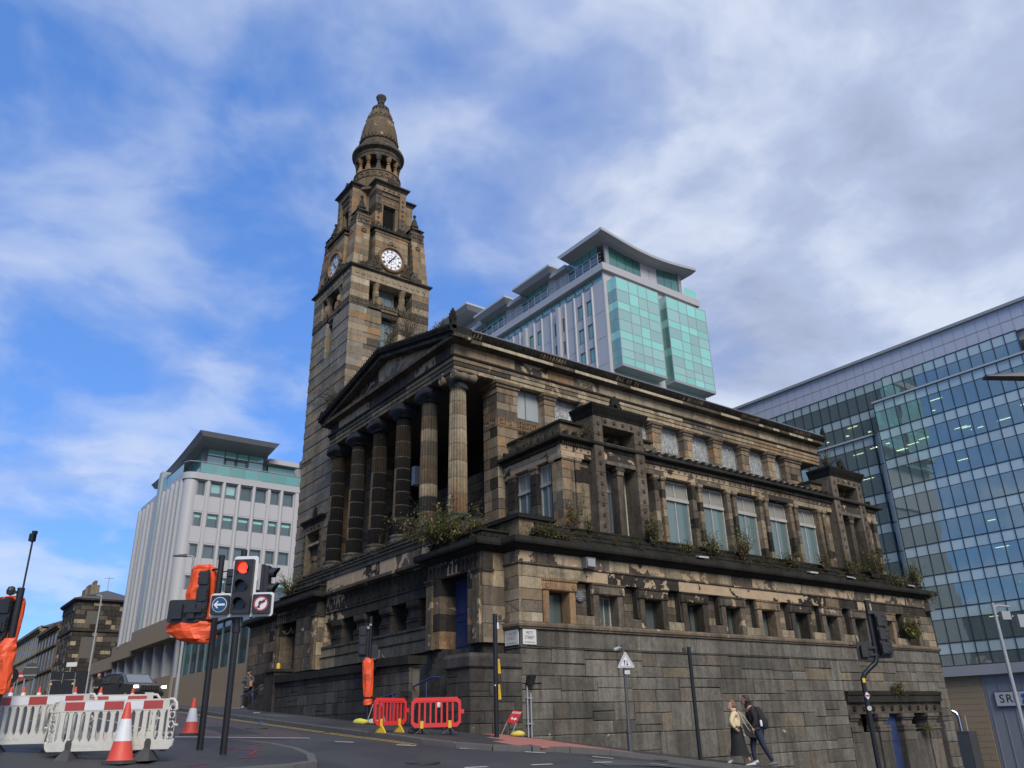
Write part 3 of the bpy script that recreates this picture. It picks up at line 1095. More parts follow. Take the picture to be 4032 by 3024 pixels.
# plinth by the right door and its moulded top
pl = MB().box(-1.5, .08, -.8, .0, .97, 1.9, DARK)
plinth = part('plinth', pl, MORTAR, church)
frp = lambda u, m, z: (u, 0 - m, z)
zz = [-.4, .0, .34, .62, .95, 1.28, 1.62]
ashlar(frp, -1.6, -.01, zz, .03, plinth, S_BASE, lambda u, z, c: tone(pick([(DARK, 5), (tone(GREYS, .6), 4), (BLACK, 2)]), 1, .12), (.35, .8), .15, .01, name='plinth_block', split=.2)
ashlar(FRONT, .0, 1.05, zz, 1.6, plinth, S_BASE, lambda u, z, c: tone(pick([(DARK, 5), (tone(GREYS, .5), 3), (BLACK, 2)]), 1, .08), (.35, .6), .15, .01, name='plinth_block', split=.25)
cp = MB().sweep([(-.3, 1.06), (-1.6, 1.06), (-1.6, -.03), (-.02, -.03)], [(-.2, 1.62), (.03, 1.62), (.06, 1.66), (.06, 1.88), (.02, 1.97), (-.2, 1.97)], tone(DARK, 1.5))
cp.box(-1.45, .12, 1.7, -.02, .9, 1.972, tone(DARK, 1.5))
part('plinth_cap', cp, S_BASE, plinth)
# pier above the plinth where the corner meets the ground storey
cpz = MB()
for q in range(2):
    stone_mb(FRONT, .0, .67, (1.98, 2.17)[q], (2.12, 2.62)[q], 0.0, .2, tone(GREYS, .7), .01, .003, mb=cpz)
part('corner_pier', cpz, S_BASE, church)

# ---- recessed centre of the front: squat pillars, bands, frieze -------------------------------------------------
ctr = MB()
ctr.fb(FRONT, 3.40, 11.4, -.5, .42, -.5, 3.03, DARK)
ctr.fb(FRONT, 3.40, 11.4, -.5, -.35, 3.0, 3.95, DARK)
ctr.fb(FRONT, 3.40, 11.4, -.5, .42, 3.95, 5.5, DARK)
cwall = part('portico_base_wall', ctr, MORTAR, church)
for (z0, z1, n, pal, wr) in ((2.30, 2.66, .58, [(BUFF, 3), (GREYS, 3)], (.8, 1.5)), (2.69, 2.98, .53, [(BUFF, 3), (GREYS, 3), (tone(GREYB, .8), 2)], (.7, 1.3))):
    ashlar(FRONT, 3.47, 11.32, [z0, z1], n, cwall, S_WARM, lambda u, z, c: tone(pick(pal), .8, .1), wr, .2, .007, name='wall_block')
t = MB().fb(FRONT, 3.47, 11.32, .3, .60, 2.66, 2.69, DARK).fb(FRONT, 3.47, 11.32, -.3, .56, 2.98, 3.06, tone(GREYB, .6))
part('sill_band', t, S_DARK, church)
for (a, b) in ((4.37, 5.09), (6.15, 6.91), (7.97, 8.75), (9.75, 10.53)):
    p = MB()
    m = (a + b) / 2
    w = (b - a) / 2
    for (z0, z1, k, nn) in ((3.06, 3.27, 1.0, .52), (3.27, 3.31, 1.0, .55), (3.31, 3.35, .95, .51), (3.35, 3.39, .92, .53), (3.39, 3.64, .80, .45), (3.64, 3.70, .92, .49), (3.70, 3.76, .98, .53), (3.76, 3.88, 1.0, .55)):
        p.fb(FRONT, m - w * k, m + w * k, -.05 - .1 * k, nn, z0, z1, tone(DARK, RND.uniform(1, 1.7)))
    for i in range(8):
        u = m - w * .9 + i * w * 1.8 / 7
        p.fb(FRONT, u - .02, u + .02, .4, .555, 3.70, 3.755, DARK)
    part('squat_pillar', p, S_DARK, church)
p = MB()
stone_mb(FRONT, 10.55, 11.32, 3.06, 3.88, .12, .3, tone(OCHRE, .8, .5), .02, .004, mb=p)
p.fb(FRONT, 11.2, 11.33, .1, .5, 3.06, 3.88, tone(TAN, .8, .4))
part('niche_back', p, S_WARM, church)
pn = MB().fb(FRONT, 3.47, 10.55, -.32, -.30, 3.06, 3.9)
part('window_void', pn, WIN_GLASS, church)
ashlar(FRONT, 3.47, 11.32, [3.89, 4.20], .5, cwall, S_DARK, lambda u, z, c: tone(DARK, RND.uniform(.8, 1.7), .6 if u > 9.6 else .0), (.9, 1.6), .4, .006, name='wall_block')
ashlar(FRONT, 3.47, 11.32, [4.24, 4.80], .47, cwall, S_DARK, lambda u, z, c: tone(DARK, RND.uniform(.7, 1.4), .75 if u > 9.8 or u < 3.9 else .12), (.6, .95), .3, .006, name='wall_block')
fz = MB().fb(FRONT, 3.47, 11.32, .4, .53, 4.20, 4.24, DARK)
for i in range(19):
    u = 3.75 + i * .405
    palmette(FRONT, u, 4.28, .47, .27, .26, tone(DARK, .85), fz, 5, .03)
    fz.fb(FRONT, u + .19, u + .215, .46, .495, 4.28, 4.66, DARK)
    for s in (-1, 1):
        fz.tube([(-.49, u + .2, 4.58), (-.495, u + .2 + s * .04, 4.66), (-.49, u + .2 + s * .09, 4.70)], .012, 4, DARK)
part('anthemion_frieze', fz, S_DARK, church)
cr = MB().sweep([(-.5, 11.33), (-.5, 3.46)], [(-.2, 4.80), (.04, 4.80), (.12, 4.84), (.20, 4.86), (.20, 4.95), (.12, 5.0), (-.2, 5.02)], tone(GREYB, .8, .35))
part('centre_cornice', cr, S_LEDGE, church)
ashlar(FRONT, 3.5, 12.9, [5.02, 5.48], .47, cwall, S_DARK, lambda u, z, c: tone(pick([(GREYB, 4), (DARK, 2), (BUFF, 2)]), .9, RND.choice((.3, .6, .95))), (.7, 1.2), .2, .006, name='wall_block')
# stylobate steps under the portico
for k, (x, z0, z1) in enumerate(((-.52, 5.48, 5.70), (-.34, 5.70, 5.90), (-.16, 5.90, 6.10))):
    st = MB()
    cuts = [2.2 + .1 * k]
    while cuts[-1] < 14.6 - 1.2:
        cuts.append(cuts[-1] + RND.uniform(.9, 1.4))
    cuts.append(14.7 - .1 * k)
    for a, b in zip(cuts, cuts[1:]):
        st.box(x + .02, a + .003, z0, 3.0, b - .003, z1 - .055, tone(GREYS, RND.uniform(.42, .75)))
        st.box(x - .01, a + .003, z1 - .055, 3.0, b - .003, z1, tone(GREYS, RND.uniform(.45, .8)))
    part('portico_step', st, S_LEDGE, church)
# wall in front of the left-hand tower base
lw = MB().box(.05, 15.3, -.5, 6, 20.6, 4.75, DARK)
lwall = part('tower_base_wall', lw, MORTAR, church)
ashlar(FRONT, 15.32, 20.6, zrange(.9, 4.7, .42), .0, lwall, S_DARK, lambda u, z, c: tone(pick([(DARK, 2), (GREYB, 4), (TAN, 3)]), .9, RND.uniform(.0, .4)), (.6, 1.1), .1, .008, name='wall_block')
part('podium_cornice', MB().sweep([(0, 20.6), (0, 15.6)], CPROF, tone(DARK, .9)), S_LEDGE, church)

# ---- street-side ramp wall with sloping coping -------------------------------------------------------------------
rw = MB().box(-1.5, 3.0, -.6, -1.25, 13.5, 1.85, DARK)
ramp_w = part('ramp_wall', rw, MORTAR, church)
def rcol(u, z, c):
    return tone(pick([(DARK, 5), (BLACK, 3), (tone(GREYS, .5), 3)]), 1, .1)
for i, (z0, z1) in enumerate(((.0, .36), (.36, .72), (.72, 1.06), (1.06, 1.40), (1.40, 1.72), (1.72, 1.90))):
    top = 2.9 if i < 5 else 3.0
    yend = min(13.5, (z1 - .1) / .062 + 6) if z1 < 1.0 else 13.5
    if yend > 3.6:
        ashlar(FRONT, 2.95, yend, [z0, z1], 1.6, ramp_w, S_BASE, rcol, (.45, 1.0), .12, .009, name='ramp_block', split=.15)
cp = MB()
def slab(ya, yb, za, zb, zc, zd, x0=-1.70, x1=-1.1, c=None):
    cp.hexa([(x0, ya, za), (x1, ya, za), (x1, yb, zb), (x0, yb, zb), (x0, ya, zc), (x1, ya, zc), (x1, yb, zd), (x0, yb, zd)], c or tone(DARK, .9))
slab(2.85, 4.75, 1.90, 1.93, 2.12, 2.17)
slab(4.76, 8.6, 1.86, 1.88, 2.06, 2.10)
slab(8.61, 12.6, 1.88, 1.90, 2.10, 2.17)
part('ramp_coping', cp, S_LEDGE, ramp_w)
pe = MB().box(-1.72, 12.62, .3, -1.05, 13.5, 2.30, tone(DARK, 1.2)).box(-1.78, 12.56, 2.3, -1.0, 13.56, 2.40, tone(DARK, 1.2))
part('ramp_end_pier', pe, S_DARK, ramp_w)
# flight of steps up to the right door, and blue handrails
stp = MB()
for k in range(12):
    x0 = -1.65 + k * .085
    stp.box(x0, 1.08, -.3, .3, 2.94, .25 + (k + 1) * .165, tone(GREYS, .5))
part('door_steps', stp, S_DARK, church)
stp = MB()
for k in range(6):
    stp.box(-1.65 + k * .14, 13.55, .5, .2, 15.3, 1.10 + (k + 1) * .17, tone(GREYS, .5))
part('door_steps', stp, S_DARK, church)
HAND = plain('blue_painted_rail', (.02, .045, .13), .4, metal=.0)
r = MB().tube([(-1.35, 1.75, 1.50), (-1.35, 2.15, 1.52), (-1.5, 3.3, 1.24), (-1.72, 4.3, 1.10), (-1.72, 4.42, 1.02)], .026, 8)
r.tube([(-1.38, 2.4, .4), (-1.38, 2.4, 1.45)], .02, 6).tube([(-1.62, 3.8, .3), (-1.62, 3.8, 1.17)], .02, 6)
part('handrail', r, HAND, church, smooth=True)
r = MB().tube([(-1.4, 13.7, 2.05), (-1.5, 15.2, 1.75), (-1.55, 16.4, 1.62)], .026, 8)
r.tube([(-1.5, 15.2, .9), (-1.5, 15.2, 1.75)], .02, 6).tube([(-1.55, 16.3, 1.0), (-1.55, 16.3, 1.63)], .02, 6)
part('handrail', r, HAND, church, smooth=True)

# ---- portico columns -------------------------------------------------------------------------------------------
XC, COLY = .5, [3.80 + 1.856 * i for i in range(6)]
Z0, Z1 = 6.52, 10.98
def shaft_r(z):
    t = (z - Z0) / (Z1 - Z0)
    return .315 * (1 - .02 * t - .14 * t * t)

def drum(cx, cy, za, zb, cf, flutes=20, per=6):
    mb = MB()
    n = flutes * per
    rings = [(za, 1), (za + .012, 1.0), (zb - .012, 1.0), (zb, 1)]
    vs = []
    for q, (z, k) in enumerate(rings):
        R_ = shaft_r(z) * (.985 if q in (0, 3) else 1)
        for i in range(n):
            a = 2 * pi * i / n
            ph = (i % per) / per
            d = .032 * sin(pi * ph) ** .8 if 0 < ph < 1 else 0
            vs.append((cx + (R_ - d) * cos(a), cy + (R_ - d) * sin(a), z))
    for q in range(3):
        for i in range(n):
            mb.add([], [], None)
    o = 0
    fs, cs = [], []
    for q in range(3):
        for i in range(n):
            fs.append((q * n + i, q * n + (i + 1) % n, (q + 1) * n + (i + 1) % n, (q + 1) * n + i))
            cs.append(cf(2 * pi * (i + .5) / n, q))
    fs.append(tuple(range(n)))
    fs.append(tuple(3 * n + i for i in range(n)))
    cs += [GREY, GREY]
    mb.v, mb.f, mb.c = vs, fs, cs
    return mb

JOINT = [(CREAM)]
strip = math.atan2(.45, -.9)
for ci, cy in enumerate(COLY):
    b = MB()
    b.lathe([(.47, 6.10), (.47, 6.18), (.455, 6.2), (.47, 6.24), (.46, 6.30), (.42, 6.32), (.385, 6.35), (.375, 6.39), (.395, 6.42), (.405, 6.46), (.385, 6.5), (.345, 6.515), (.335, 6.53)], XC, cy, 32, tone(GREYS, .75 if ci else .55))
    cobj = part('column', b, S_LEDGE, church, smooth=35)
    cuts = [Z0]
    while cuts[-1] < Z1 - .7:
        cuts.append(cuts[-1] + RND.uniform(.42, .62))
    cuts.append(Z1)
    for k in range(len(cuts) - 1):
        t_ = k / (len(cuts) - 2)
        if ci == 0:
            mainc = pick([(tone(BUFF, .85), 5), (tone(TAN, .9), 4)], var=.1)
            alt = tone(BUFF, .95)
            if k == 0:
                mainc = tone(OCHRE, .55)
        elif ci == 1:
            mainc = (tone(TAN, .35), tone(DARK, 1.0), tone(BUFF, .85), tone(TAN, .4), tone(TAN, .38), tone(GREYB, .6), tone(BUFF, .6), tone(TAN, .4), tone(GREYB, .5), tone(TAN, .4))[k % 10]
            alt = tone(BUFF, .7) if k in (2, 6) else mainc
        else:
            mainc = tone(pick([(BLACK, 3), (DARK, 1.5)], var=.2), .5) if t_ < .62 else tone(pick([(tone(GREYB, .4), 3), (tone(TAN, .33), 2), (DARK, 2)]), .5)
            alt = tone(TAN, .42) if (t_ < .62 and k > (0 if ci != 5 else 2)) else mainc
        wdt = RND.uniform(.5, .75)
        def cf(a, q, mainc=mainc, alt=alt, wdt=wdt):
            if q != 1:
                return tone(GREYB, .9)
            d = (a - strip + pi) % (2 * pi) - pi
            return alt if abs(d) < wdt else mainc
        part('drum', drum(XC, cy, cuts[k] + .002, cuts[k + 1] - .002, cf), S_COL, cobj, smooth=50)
    if ci == 0:                                  # the one bare Ionic capital
        cpt = MB()
        cpt.lathe([(.27, 10.98), (.30, 11.0), (.28, 11.03), (.31, 11.1), (.36, 11.16), (.36, 11.2)], XC, cy, 32, tone(GREYB, .9))
        cpt.box(XC - .40, cy - .42, 11.33, XC + .40, cy + .42, 11.385, tone(GREYB, .8))
        cpt.box(XC - .34, cy - .36, 11.2, XC + .34, cy + .36, 11.33, tone(GREYB, .9))
        for s in (-1, 1):
            yv, zv = cy + s * .37, 11.15
            prof = [(.0, -.44), (.16, -.44), (.17, -.40), (.135, -.3), (.12, -.12), (.15, -.06), (.15, .06), (.12, .12), (.135, .3), (.17, .4), (.16, .44), (0, .44)]
            m2 = MB().lathe(prof, 0, 0, 20, tone(GREYB, 1.15), cap=False)
            m2.xf(Matrix.Translation((XC, yv, zv)) @ Matrix.Rotation(pi / 2, 4, 'Y'))
            cpt.join(m2)
            path = []
            for i in range(34):
                a = i / 33 * 4.6 * pi
                r_ = .155 * (1 - i / 36)
                path.append((XC - .445, yv + s * r_ * cos(a), zv + r_ * sin(a)))
            cpt.tube(path, .016, 5, tone(BUFF, .8))
        # corner volute turned to the flank
        for i in range(2):
            path = []
            for q in range(30):
                a = q / 29 * 4.4 * pi
                r_ = .15 * (1 - q / 32)
                path.append((XC + (-.37 if i == 0 else .37) + r_ * cos(a) * (1 if i else -1), cy - .46, 11.15 + r_ * sin(a)))
            cpt.tube(path, .018, 5, tone(GREYB, .9))
        part('ionic_capital', cpt, S_WARM, cobj, smooth=40)
        nb = MB()
        for k in range(26):
            a = 2 * pi * k / 26
            nb.add([(XC + .31 * cos(a - .14), cy + .31 * sin(a - .14), 11.03), (XC + .31 * cos(a + .14), cy + .31 * sin(a + .14), 11.03),
                    (XC + .36 * cos(a + .1), cy + .36 * sin(a + .1), 10.86 - RND.uniform(0, .12)), (XC + .345 * cos(a - .1), cy + .345 * sin(a - .1), 10.84 - RND.uniform(0, .14))], [(0, 1, 2, 3)])
        part('net_tatters', nb, NET, cobj, recalc=False)
    else:                                        # capital bagged in dark netting
        rr = random.Random(ci)
        nb = MB()
        prof = []
        m_ = 22
        vs = []
        rings = [(10.90, .30), (10.97, .34), (11.03, .42), (11.12, .50), (11.22, .50), (11.32, .46), (11.385, .44)]
        for z, r_ in rings:
            for k in range(m_):
                a = 2 * pi * k / m_
                sq = 1 / max(abs(cos(a)), abs(sin(a))) ** .75
                q = r_ * min(sq, 1.32) * (1 + rr.uniform(-.07, .07))
                vs.append((XC + q * cos(a) * .92, cy + q * sin(a) * 1.06, z + rr.uniform(-.015, .015)))
        fs = [(j * m_ + k, j * m_ + (k + 1) % m_, (j + 1) * m_ + (k + 1) % m_, (j + 1) * m_ + k) for j in range(len(rings) - 1) for k in range(m_)]
        fs += [tuple(range(m_)), tuple((len(rings) - 1) * m_ + k for k in range(m_))]
        nb.add(vs, fs)
        part('netted_capital', nb, NET, cobj, smooth=25)
# grey sheet laid round the foot of the corner column
gs = MB().box(.02, 3.28, 6.10, 1.0, 4.35, 6.16, GREY).box(-.12, 3.15, 5.98, 1.1, 4.5, 6.10, GREY)
part('lead_skirt', gs, LEAD, church)

# ---- temple: entablature ------------------------------------------------------------------------------------------
YT0, YT1, XT0, XT1 = 3.5, 13.36, .15, 20.9
ent = MB().box(XT0 + .1, YT0 + .1, 11.39, XT1 - .1, YT1 - .1, 12.4, DARK)
entab = part('entablature', ent, MORTAR, church)
TP = [(6, YT1), (XT0, YT1), (XT0, YT0), (XT1, YT0), (XT1, 11)]
PAL_ENT_S = [(BUFF, 4), (TAN, 4), (GREYB, 3), (tone(DARK, 1.5), 1.3), (OCHRE, .5)]
PAL_ENT_F = [(tone(GREYB, .6), 4), (DARK, 3), (tone(GREYS, .8), 2)]
for q, (z0, z1, o) in enumerate(((11.385, 11.54, .0), (11.54, 11.70, .025), (11.70, 11.85, .05))):
    ashlar(PITT, XT0 - o, XT1 + o, [z0, z1], -YT0 + o, entab, S_WARM, lambda u, z, c: tone(pick(PAL_ENT_S), .95, RND.uniform(0, .5)), (1.3, 2.4), .2, .006, name='architrave_block')
    ashlar(FRONT, YT0 - o + .02, YT1, [z0, z1], -XT0 + o, entab, S_DARK, lambda u, z, c: tone(pick([(tone(GREYS, .9), 4), (tone(BUFF, .7), 3), (DARK, 2)]), .85, .2), (1.3, 2.2), .2, .006, name='architrave_block')
mo = MB().sweep(TP, [(-.1, 11.85), (.07, 11.85), (.10, 11.88), (.11, 11.92), (.06, 11.96), (-.1, 11.96)], tone(DARK, 1.2))
part('architrave_moulding', mo, S_DARK, church)
def fr_side(u, z, c):
    for a, b, cc in ((0, .9, TAN), (.9, 2.2, tone(TAN, 1.2)), (2.2, 3.9, tone(DARK, 1.6)), (3.9, 5.2, OCHRE), (5.2, 6.8, tone(GREYB, .8)), (6.8, 9.0, BUFF)):
        if a <= u < b:
            return tone(cc, 1, .55 if cc[0] < .1 else .25)
    return tone(pick([(BUFF, 4), (TAN, 4), (GREYB, 2), (DARK, 1)]), 1, RND.choice((.1, .3, .5)))
ashlar(PITT, XT0, XT1, [11.96, 12.36], -YT0, entab, S_WARM, fr_side, (1.0, 1.7), .2, .006, name='frieze_block')
ashlar(FRONT, YT0 + .02, YT1, [11.96, 12.36], -XT0, entab, S_DARK, lambda u, z, c: tone(pick(PAL_ENT_F), 1, .85 if (4.3 < u < 6.2 or 10.4 < u < 12.9) else .1), (.9, 1.6), .2, .006, name='frieze_block')
bed = MB().sweep(TP, [(-.1, 12.35), (.05, 12.35), (.09, 12.37), (.27, 12.38), (.28, 12.39), (.28, 12.53), (.25, 12.55), (-.1, 12.55)], tone(GREYB, .75, .2))
part('cornice', bed, S_LEDGE, church)
# renewed lengths of corona, paler than the old stone
for a, b in ((1.12, 4.28), (5.34, 7.5), (8.23, 11.22), (13.63, 14.9), (16.21, 16.52), (17.25, 17.67), (18.46, 19.0), (19.05, 19.54), (19.88, 20.23)):
    part('renewed_corona_block', MB().fb(PITT, a, b, -3.3, -3.212, 12.395, 12.52, tone(CREAM, .95)), S_WARM, entab)
for a, b in ((9.92, 11.34), (17.65, 18.27)):
    part('renewed_corona_block', MB().fb(PITT, a, b, -3.6, -3.44, 11.71, 11.84, tone(CREAM, .85)), S_WARM, entab)
# leaf-carved gutter along the eaves
cy_ = MB().sweep([(XT0 - .0, YT0), (XT1 + .28, YT0)], [(.1, 12.54), (.29, 12.54), (.33, 12.60), (.39, 12.67), (.42, 12.72), (.42, 12.77), (.2, 12.79), (.1, 12.77)], tone(DARK, .7))
part('eaves_gutter', cy_, S_LEDGE, church)
lf = MB()
for i in range(152):
    u = -.1 + i * .14
    h = RND.uniform(.16, .21)
    c = tone(DARK if (i // 9) % 3 else TAN, RND.uniform(.6, 1.2))
    if RND.random() < .08:
        continue
    vs = [PITT(u - .05, -3.2, 12.56), PITT(u + .05, -3.2, 12.56), PITT(u + .06, -3.13, 12.56 + h * .5), PITT(u, -3.06, 12.56 + h * 1.0), PITT(u - .06, -3.13, 12.56 + h * .5), PITT(u, -3.12, 12.56 + h * .4)]
    lf.add(vs, [(0, 1, 5), (1, 2, 5), (2, 3, 5), (3, 4, 5), (4, 0, 5), (0, 4, 3, 2, 1)], c)
part('leaf_moulding', lf, S_DARK, church, kind='stuff')
# ---- pediment -----------------------------------------------------------------------------------------------------
YA, ZA, ZE = 8.43, 13.62, 12.42
tym = MB()
def zline(y):
    return ZE + (ZA - ZE) * (1 - abs(y - YA) / (YA - 3.05))
ys = [3.05, 4.1, 5.0, 5.9, 6.8, 7.7, YA, 9.2, 10.1, 11.0, 11.9, 12.8, 13.81]
for a, b in zip(ys, ys[1:]):
    cc = tone(CREAM, .55, .8) if 5.0 <= a < 9.0 else tone(pick([(tone(GREYB, .8), 3), (tone(DARK, 1.6), 3), (tone(BUFF, .7), 1)]), 1, .35)
    pts = [(a + .003, 12.38), (b - .003, 12.38), (b - .003, zline(b) + .05), (a + .003, zline(a) + .05)]
    tym.prism(pts, .22, .6, lambda p, q, t: (t, p, q), cc)
part('tympanum', tym, S_DARK, church)
rak = MB()
for s in (-1, 1):
    ye = YA + s * (YA - 3.06)
    for (o0, o1, x, cc) in ((.0, .13, -.13, tone(GREYS, .75)), (.13, .17, -.18, tone(DARK, 1.2)), (.17, .40, -.27, tone(DARK, .8))):
        pts = [(ye, ZE + o0 - .02), (YA, ZA + o0), (YA, ZA + o1), (ye, ZE + o1 - .02)]
        rak.prism(pts, x, .6, lambda p, q, t: (t, p, q), cc)
part('raking_cornice', rak, S_LEDGE, church)
lf = MB()
for s in (-1, 1):
    for i in range(38):
        f_ = (i + .5) / 38
        y = YA + s * (YA - 3.06) * f_
        z = ZA + .19 + (ZE - ZA) * f_
        h = RND.uniform(.15, .21)
        vs = [(-.27, y - .045, z), (-.27, y + .045, z), (-.32, y + .055, z + h * .55), (-.36, y, z + h * 1.05), (-.32, y - .055, z + h * .55), (-.33, y, z + h * .4)]
        lf.add(vs, [(0, 1, 5), (1, 2, 5), (2, 3, 5), (3, 4, 5), (4, 0, 5), (0, 4, 3, 2, 1)], tone(DARK, RND.uniform(.5, 1)))
part('leaf_moulding', lf, S_LEDGE, church, kind='stuff')
rf = MB()
for s in (-1, 1):
    ye = YA + s * (YA - 3.08)
    rf.prism([(ye, 12.74), (YA, 13.95), (YA, 14.02), (ye, 12.81)], -.22, 21.2, lambda p, q, t: (t, p, q), GREY)
rf.prism([(3.2, 12.4), (YA, 13.7), (13.6, 12.4)], 1.0, 20.9, lambda p, q, t: (t, p, q), GREY)
part('roof', rf, LEAD, church)
def acroterion(x, y, z, h, w, fr2=True):
    mb = MB()
    fa = lambda u, n, zz_: (x - n, y + u, z + zz_)
    fb_ = lambda u, n, zz_: (x + u, y - n, z + zz_)
    palmette(fa, 0, 0, 0, h, w, tone(DARK, 1.3), mb, 7, .06, 26)
    if fr2:
        palmette(fb_, 0, 0, 0, h, w, tone(DARK, 1.3), mb, 7, .06, 26)
    mb.box(x - .09, y - .09, z - .05, x + .09, y + .09, z + h * .5, tone(DARK, .9))
    part('acroterion', mb, S_LEDGE, church)
acroterion(-.12, 3.15, 12.72, .75, .26)
acroterion(-.15, 13.75, 12.68, .45, .3)
acroterion(21.1, 3.15, 12.7, .55, .26)
# ---- antae, porch walls ----------------------------------------------------------------------------------------------
PAL_ANTA = [(TAN, 4), (BUFF, 3), (GREYB, 4), (OCHRE, .7), (DARK, .6)]
def anta(x0, x1, y0, y1, z0, fc=True):
    core_ = part('anta', MB().box(x0 + .08, y0 + .08, z0, x1 - .08, y1 - .08, 11.38, DARK), MORTAR, church)
    zz_ = zrange(z0, 9.70, .36, .02) + [10.05, 10.32, 10.6, 10.94]
    ashlar(PITT, x0, x1, zz_, -y0, core_, S_WARM, lambda u, z, c: tone(pick(PAL_ANTA), .85, .1), (.3, .6), .1, .008, name='anta_block')
    if fc:
        ashlar(FRONT, y0 + .01, y1, zz_, -x0, core_, S_WARM, lambda u, z, c: tone(pick(PAL_ANTA), .7, .1), (.4, .6), .1, .008, name='anta_block')
    cap = MB().box(x0 - .02, y0 - .02, 10.94, x1 + .02, y1 + .02, 11.16, tone(TAN, .9)).box(x0 - .07, y0 - .07, 11.16, x1 + .07, y1 + .07, 11.27, tone(GREYB, .9)).box(x0 - .11, y0 - .11, 11.27, x1 + .11, y1 + .11, 11.38, tone(TAN, .9))
    for i in range(int((x1 - x0 + .2) / .06)):
        cap.fb(PITT, x0 - .1 + i * .06, x0 - .065 + i * .06, -y0 + .08, -y0 + .125, 11.27, 11.36, tone(TAN, .6))
    part('anta_capital', cap, S_WARM, core_)
    return core_
a1 = anta(1.91, 2.79, 3.5, 4.35, 6.1)
a2 = anta(1.91, 2.79, 12.5, 13.36, 6.1)
a3 = anta(18.12, 19.25, 3.5, 4.35, 8.4)
for a_ in ((PITT, 1.93, 3.9, -3.5, OCHRE), (FRONT, 3.55, 4.3, -1.91, TAN), (FRONT, 12.55, 13.3, -1.91, TAN)):
    mk = MB()
    meander(a_[0], a_[1], a_[2], 9.75, 10.0, a_[3], tone(a_[4], .8), mk)
    part('greek_key_band', mk, S_WARM, church)
pw = MB().box(2.72, 4.35, 6.0, 3.2, 12.5, 8.72, DARK).box(4.9, 3.9, 6.0, 5.2, 13.0, 11.39, tone(DARK, .6)).box(2.8, 3.9, 6.0, 5.0, 4.2, 11.39, tone(DARK, .6)).box(2.8, 12.8, 6.0, 5.0, 13.1, 11.39, tone(DARK, .6))
porch = part('porch_wall', pw, S_DARK, church)
ashlar(FRONT, 4.36, 12.49, zrange(6.1, 8.7, .33), -2.62, porch, S_DARK, lambda u, z, c: tone(pick([(tone(GREYB, .5), 4), (DARK, 3)]), 1, .0), (.6, 1.2), .1, .008, joined=(pj := MB()))
part('porch_stones', pj, S_DARK, porch, kind='stuff')
part('hanging_lamp', MB().box(1.9, 9.05, 9.0, 2.25, 9.32, 9.75, (.55, .55, .53, 0)), plain('lamp_opal', (.5, .5, .48), .5), church)
# ---- clerestory -------------------------------------------------------------------------------------------------------
def foil_mat():
    m, t, b = new_mat('rippled_foil_sheet')
    tcn = t.nodes.new('ShaderNodeTexCoord')
    mp = t.nodes.new('ShaderNodeMapping')
    mp.inputs['Scale'].default_value = (9, 9, 3.5)
    link(t, tcn.outputs['Object'], mp.inputs[0])
    n1 = noise(t, mp.outputs[0], 2.2, 6, .7, 1.2)
    link(t, ramp(t, n1, [(.38, (.16, .17, .17)), (.52, (.30, .31, .30)), (.62, (.62, .63, .61))]), b.inputs['Base Color'])  # bright ripple highlights are put into the foil's base colour
    b.inputs['Roughness'].default_value = .45
    b.inputs['Metallic'].default_value = .25
    bp = t.nodes.new('ShaderNodeBump')
    bp.inputs['Strength'].default_value = .8
    bp.inputs['Distance'].default_value = .04
    link(t, n1, bp.inputs['Height'])
    link(t, bp.outputs[0], b.inputs['Normal'])
    return m


FOIL = foil_mat()
cw = MB().box(2.79, 3.95, 8.3, 18.12, 4.4, 11.39, DARK)
cler = part('clerestory_wall', cw, MORTAR, church)
PB = [3.68 + 1.835 * i for i in range(8)]
for i, u in enumerate(PB):
    p = MB()
    zz_ = [8.4, 8.8, 9.2, 9.55, 9.9, 10.22, 10.52, 10.94]
    for k in range(len(zz_) - 1):
        if RND.random() < .5:
            stone_mb(PITT, u + .33, u + .82, zz_[k] + .004, zz_[k + 1] - .004, -3.5, .45, tone(pick([(TAN, 4), (BUFF, 4), (OCHRE, 1.5), (GREYB, 2), (CREAM, .6)]), 1, .1), .012, .003, mb=p)
        else:
            m_ = u + .33 + RND.uniform(.18, .32)
            for a, b in ((u + .33, m_), (m_, u + .82)):
                stone_mb(PITT, a + .003, b - .003, zz_[k] + .004, zz_[k + 1] - .004, -3.5, .45, tone(pick([(TAN, 4), (BUFF, 4), (OCHRE, 1.5), (GREYB, 2)]), 1, .1), .012, .003, mb=p)
    ps = part('clerestory_pilaster', p, S_WARM, church)
    cap = MB().fb(PITT, u + .31, u + .84, -4.1, -3.48, 10.94, 11.14, tone(TAN, .9)).fb(PITT, u + .28, u + .87, -4.1, -3.44, 11.14, 11.26, tone(GREYB, .9)).fb(PITT, u + .25, u + .90, -4.1, -3.40, 11.26, 11.38, tone(TAN, .9))
    for k in range(10):
        cap.fb(PITT, u + .255 + k * .0645, u + .29 + k * .0645, -3.43, -3.385, 11.27, 11.36, tone(TAN, .6))
    part('pilaster_capital', cap, S_WARM, ps)
edges = [2.79] + [x for u in PB for x in (u + .33, u + .82)] + [18.12]
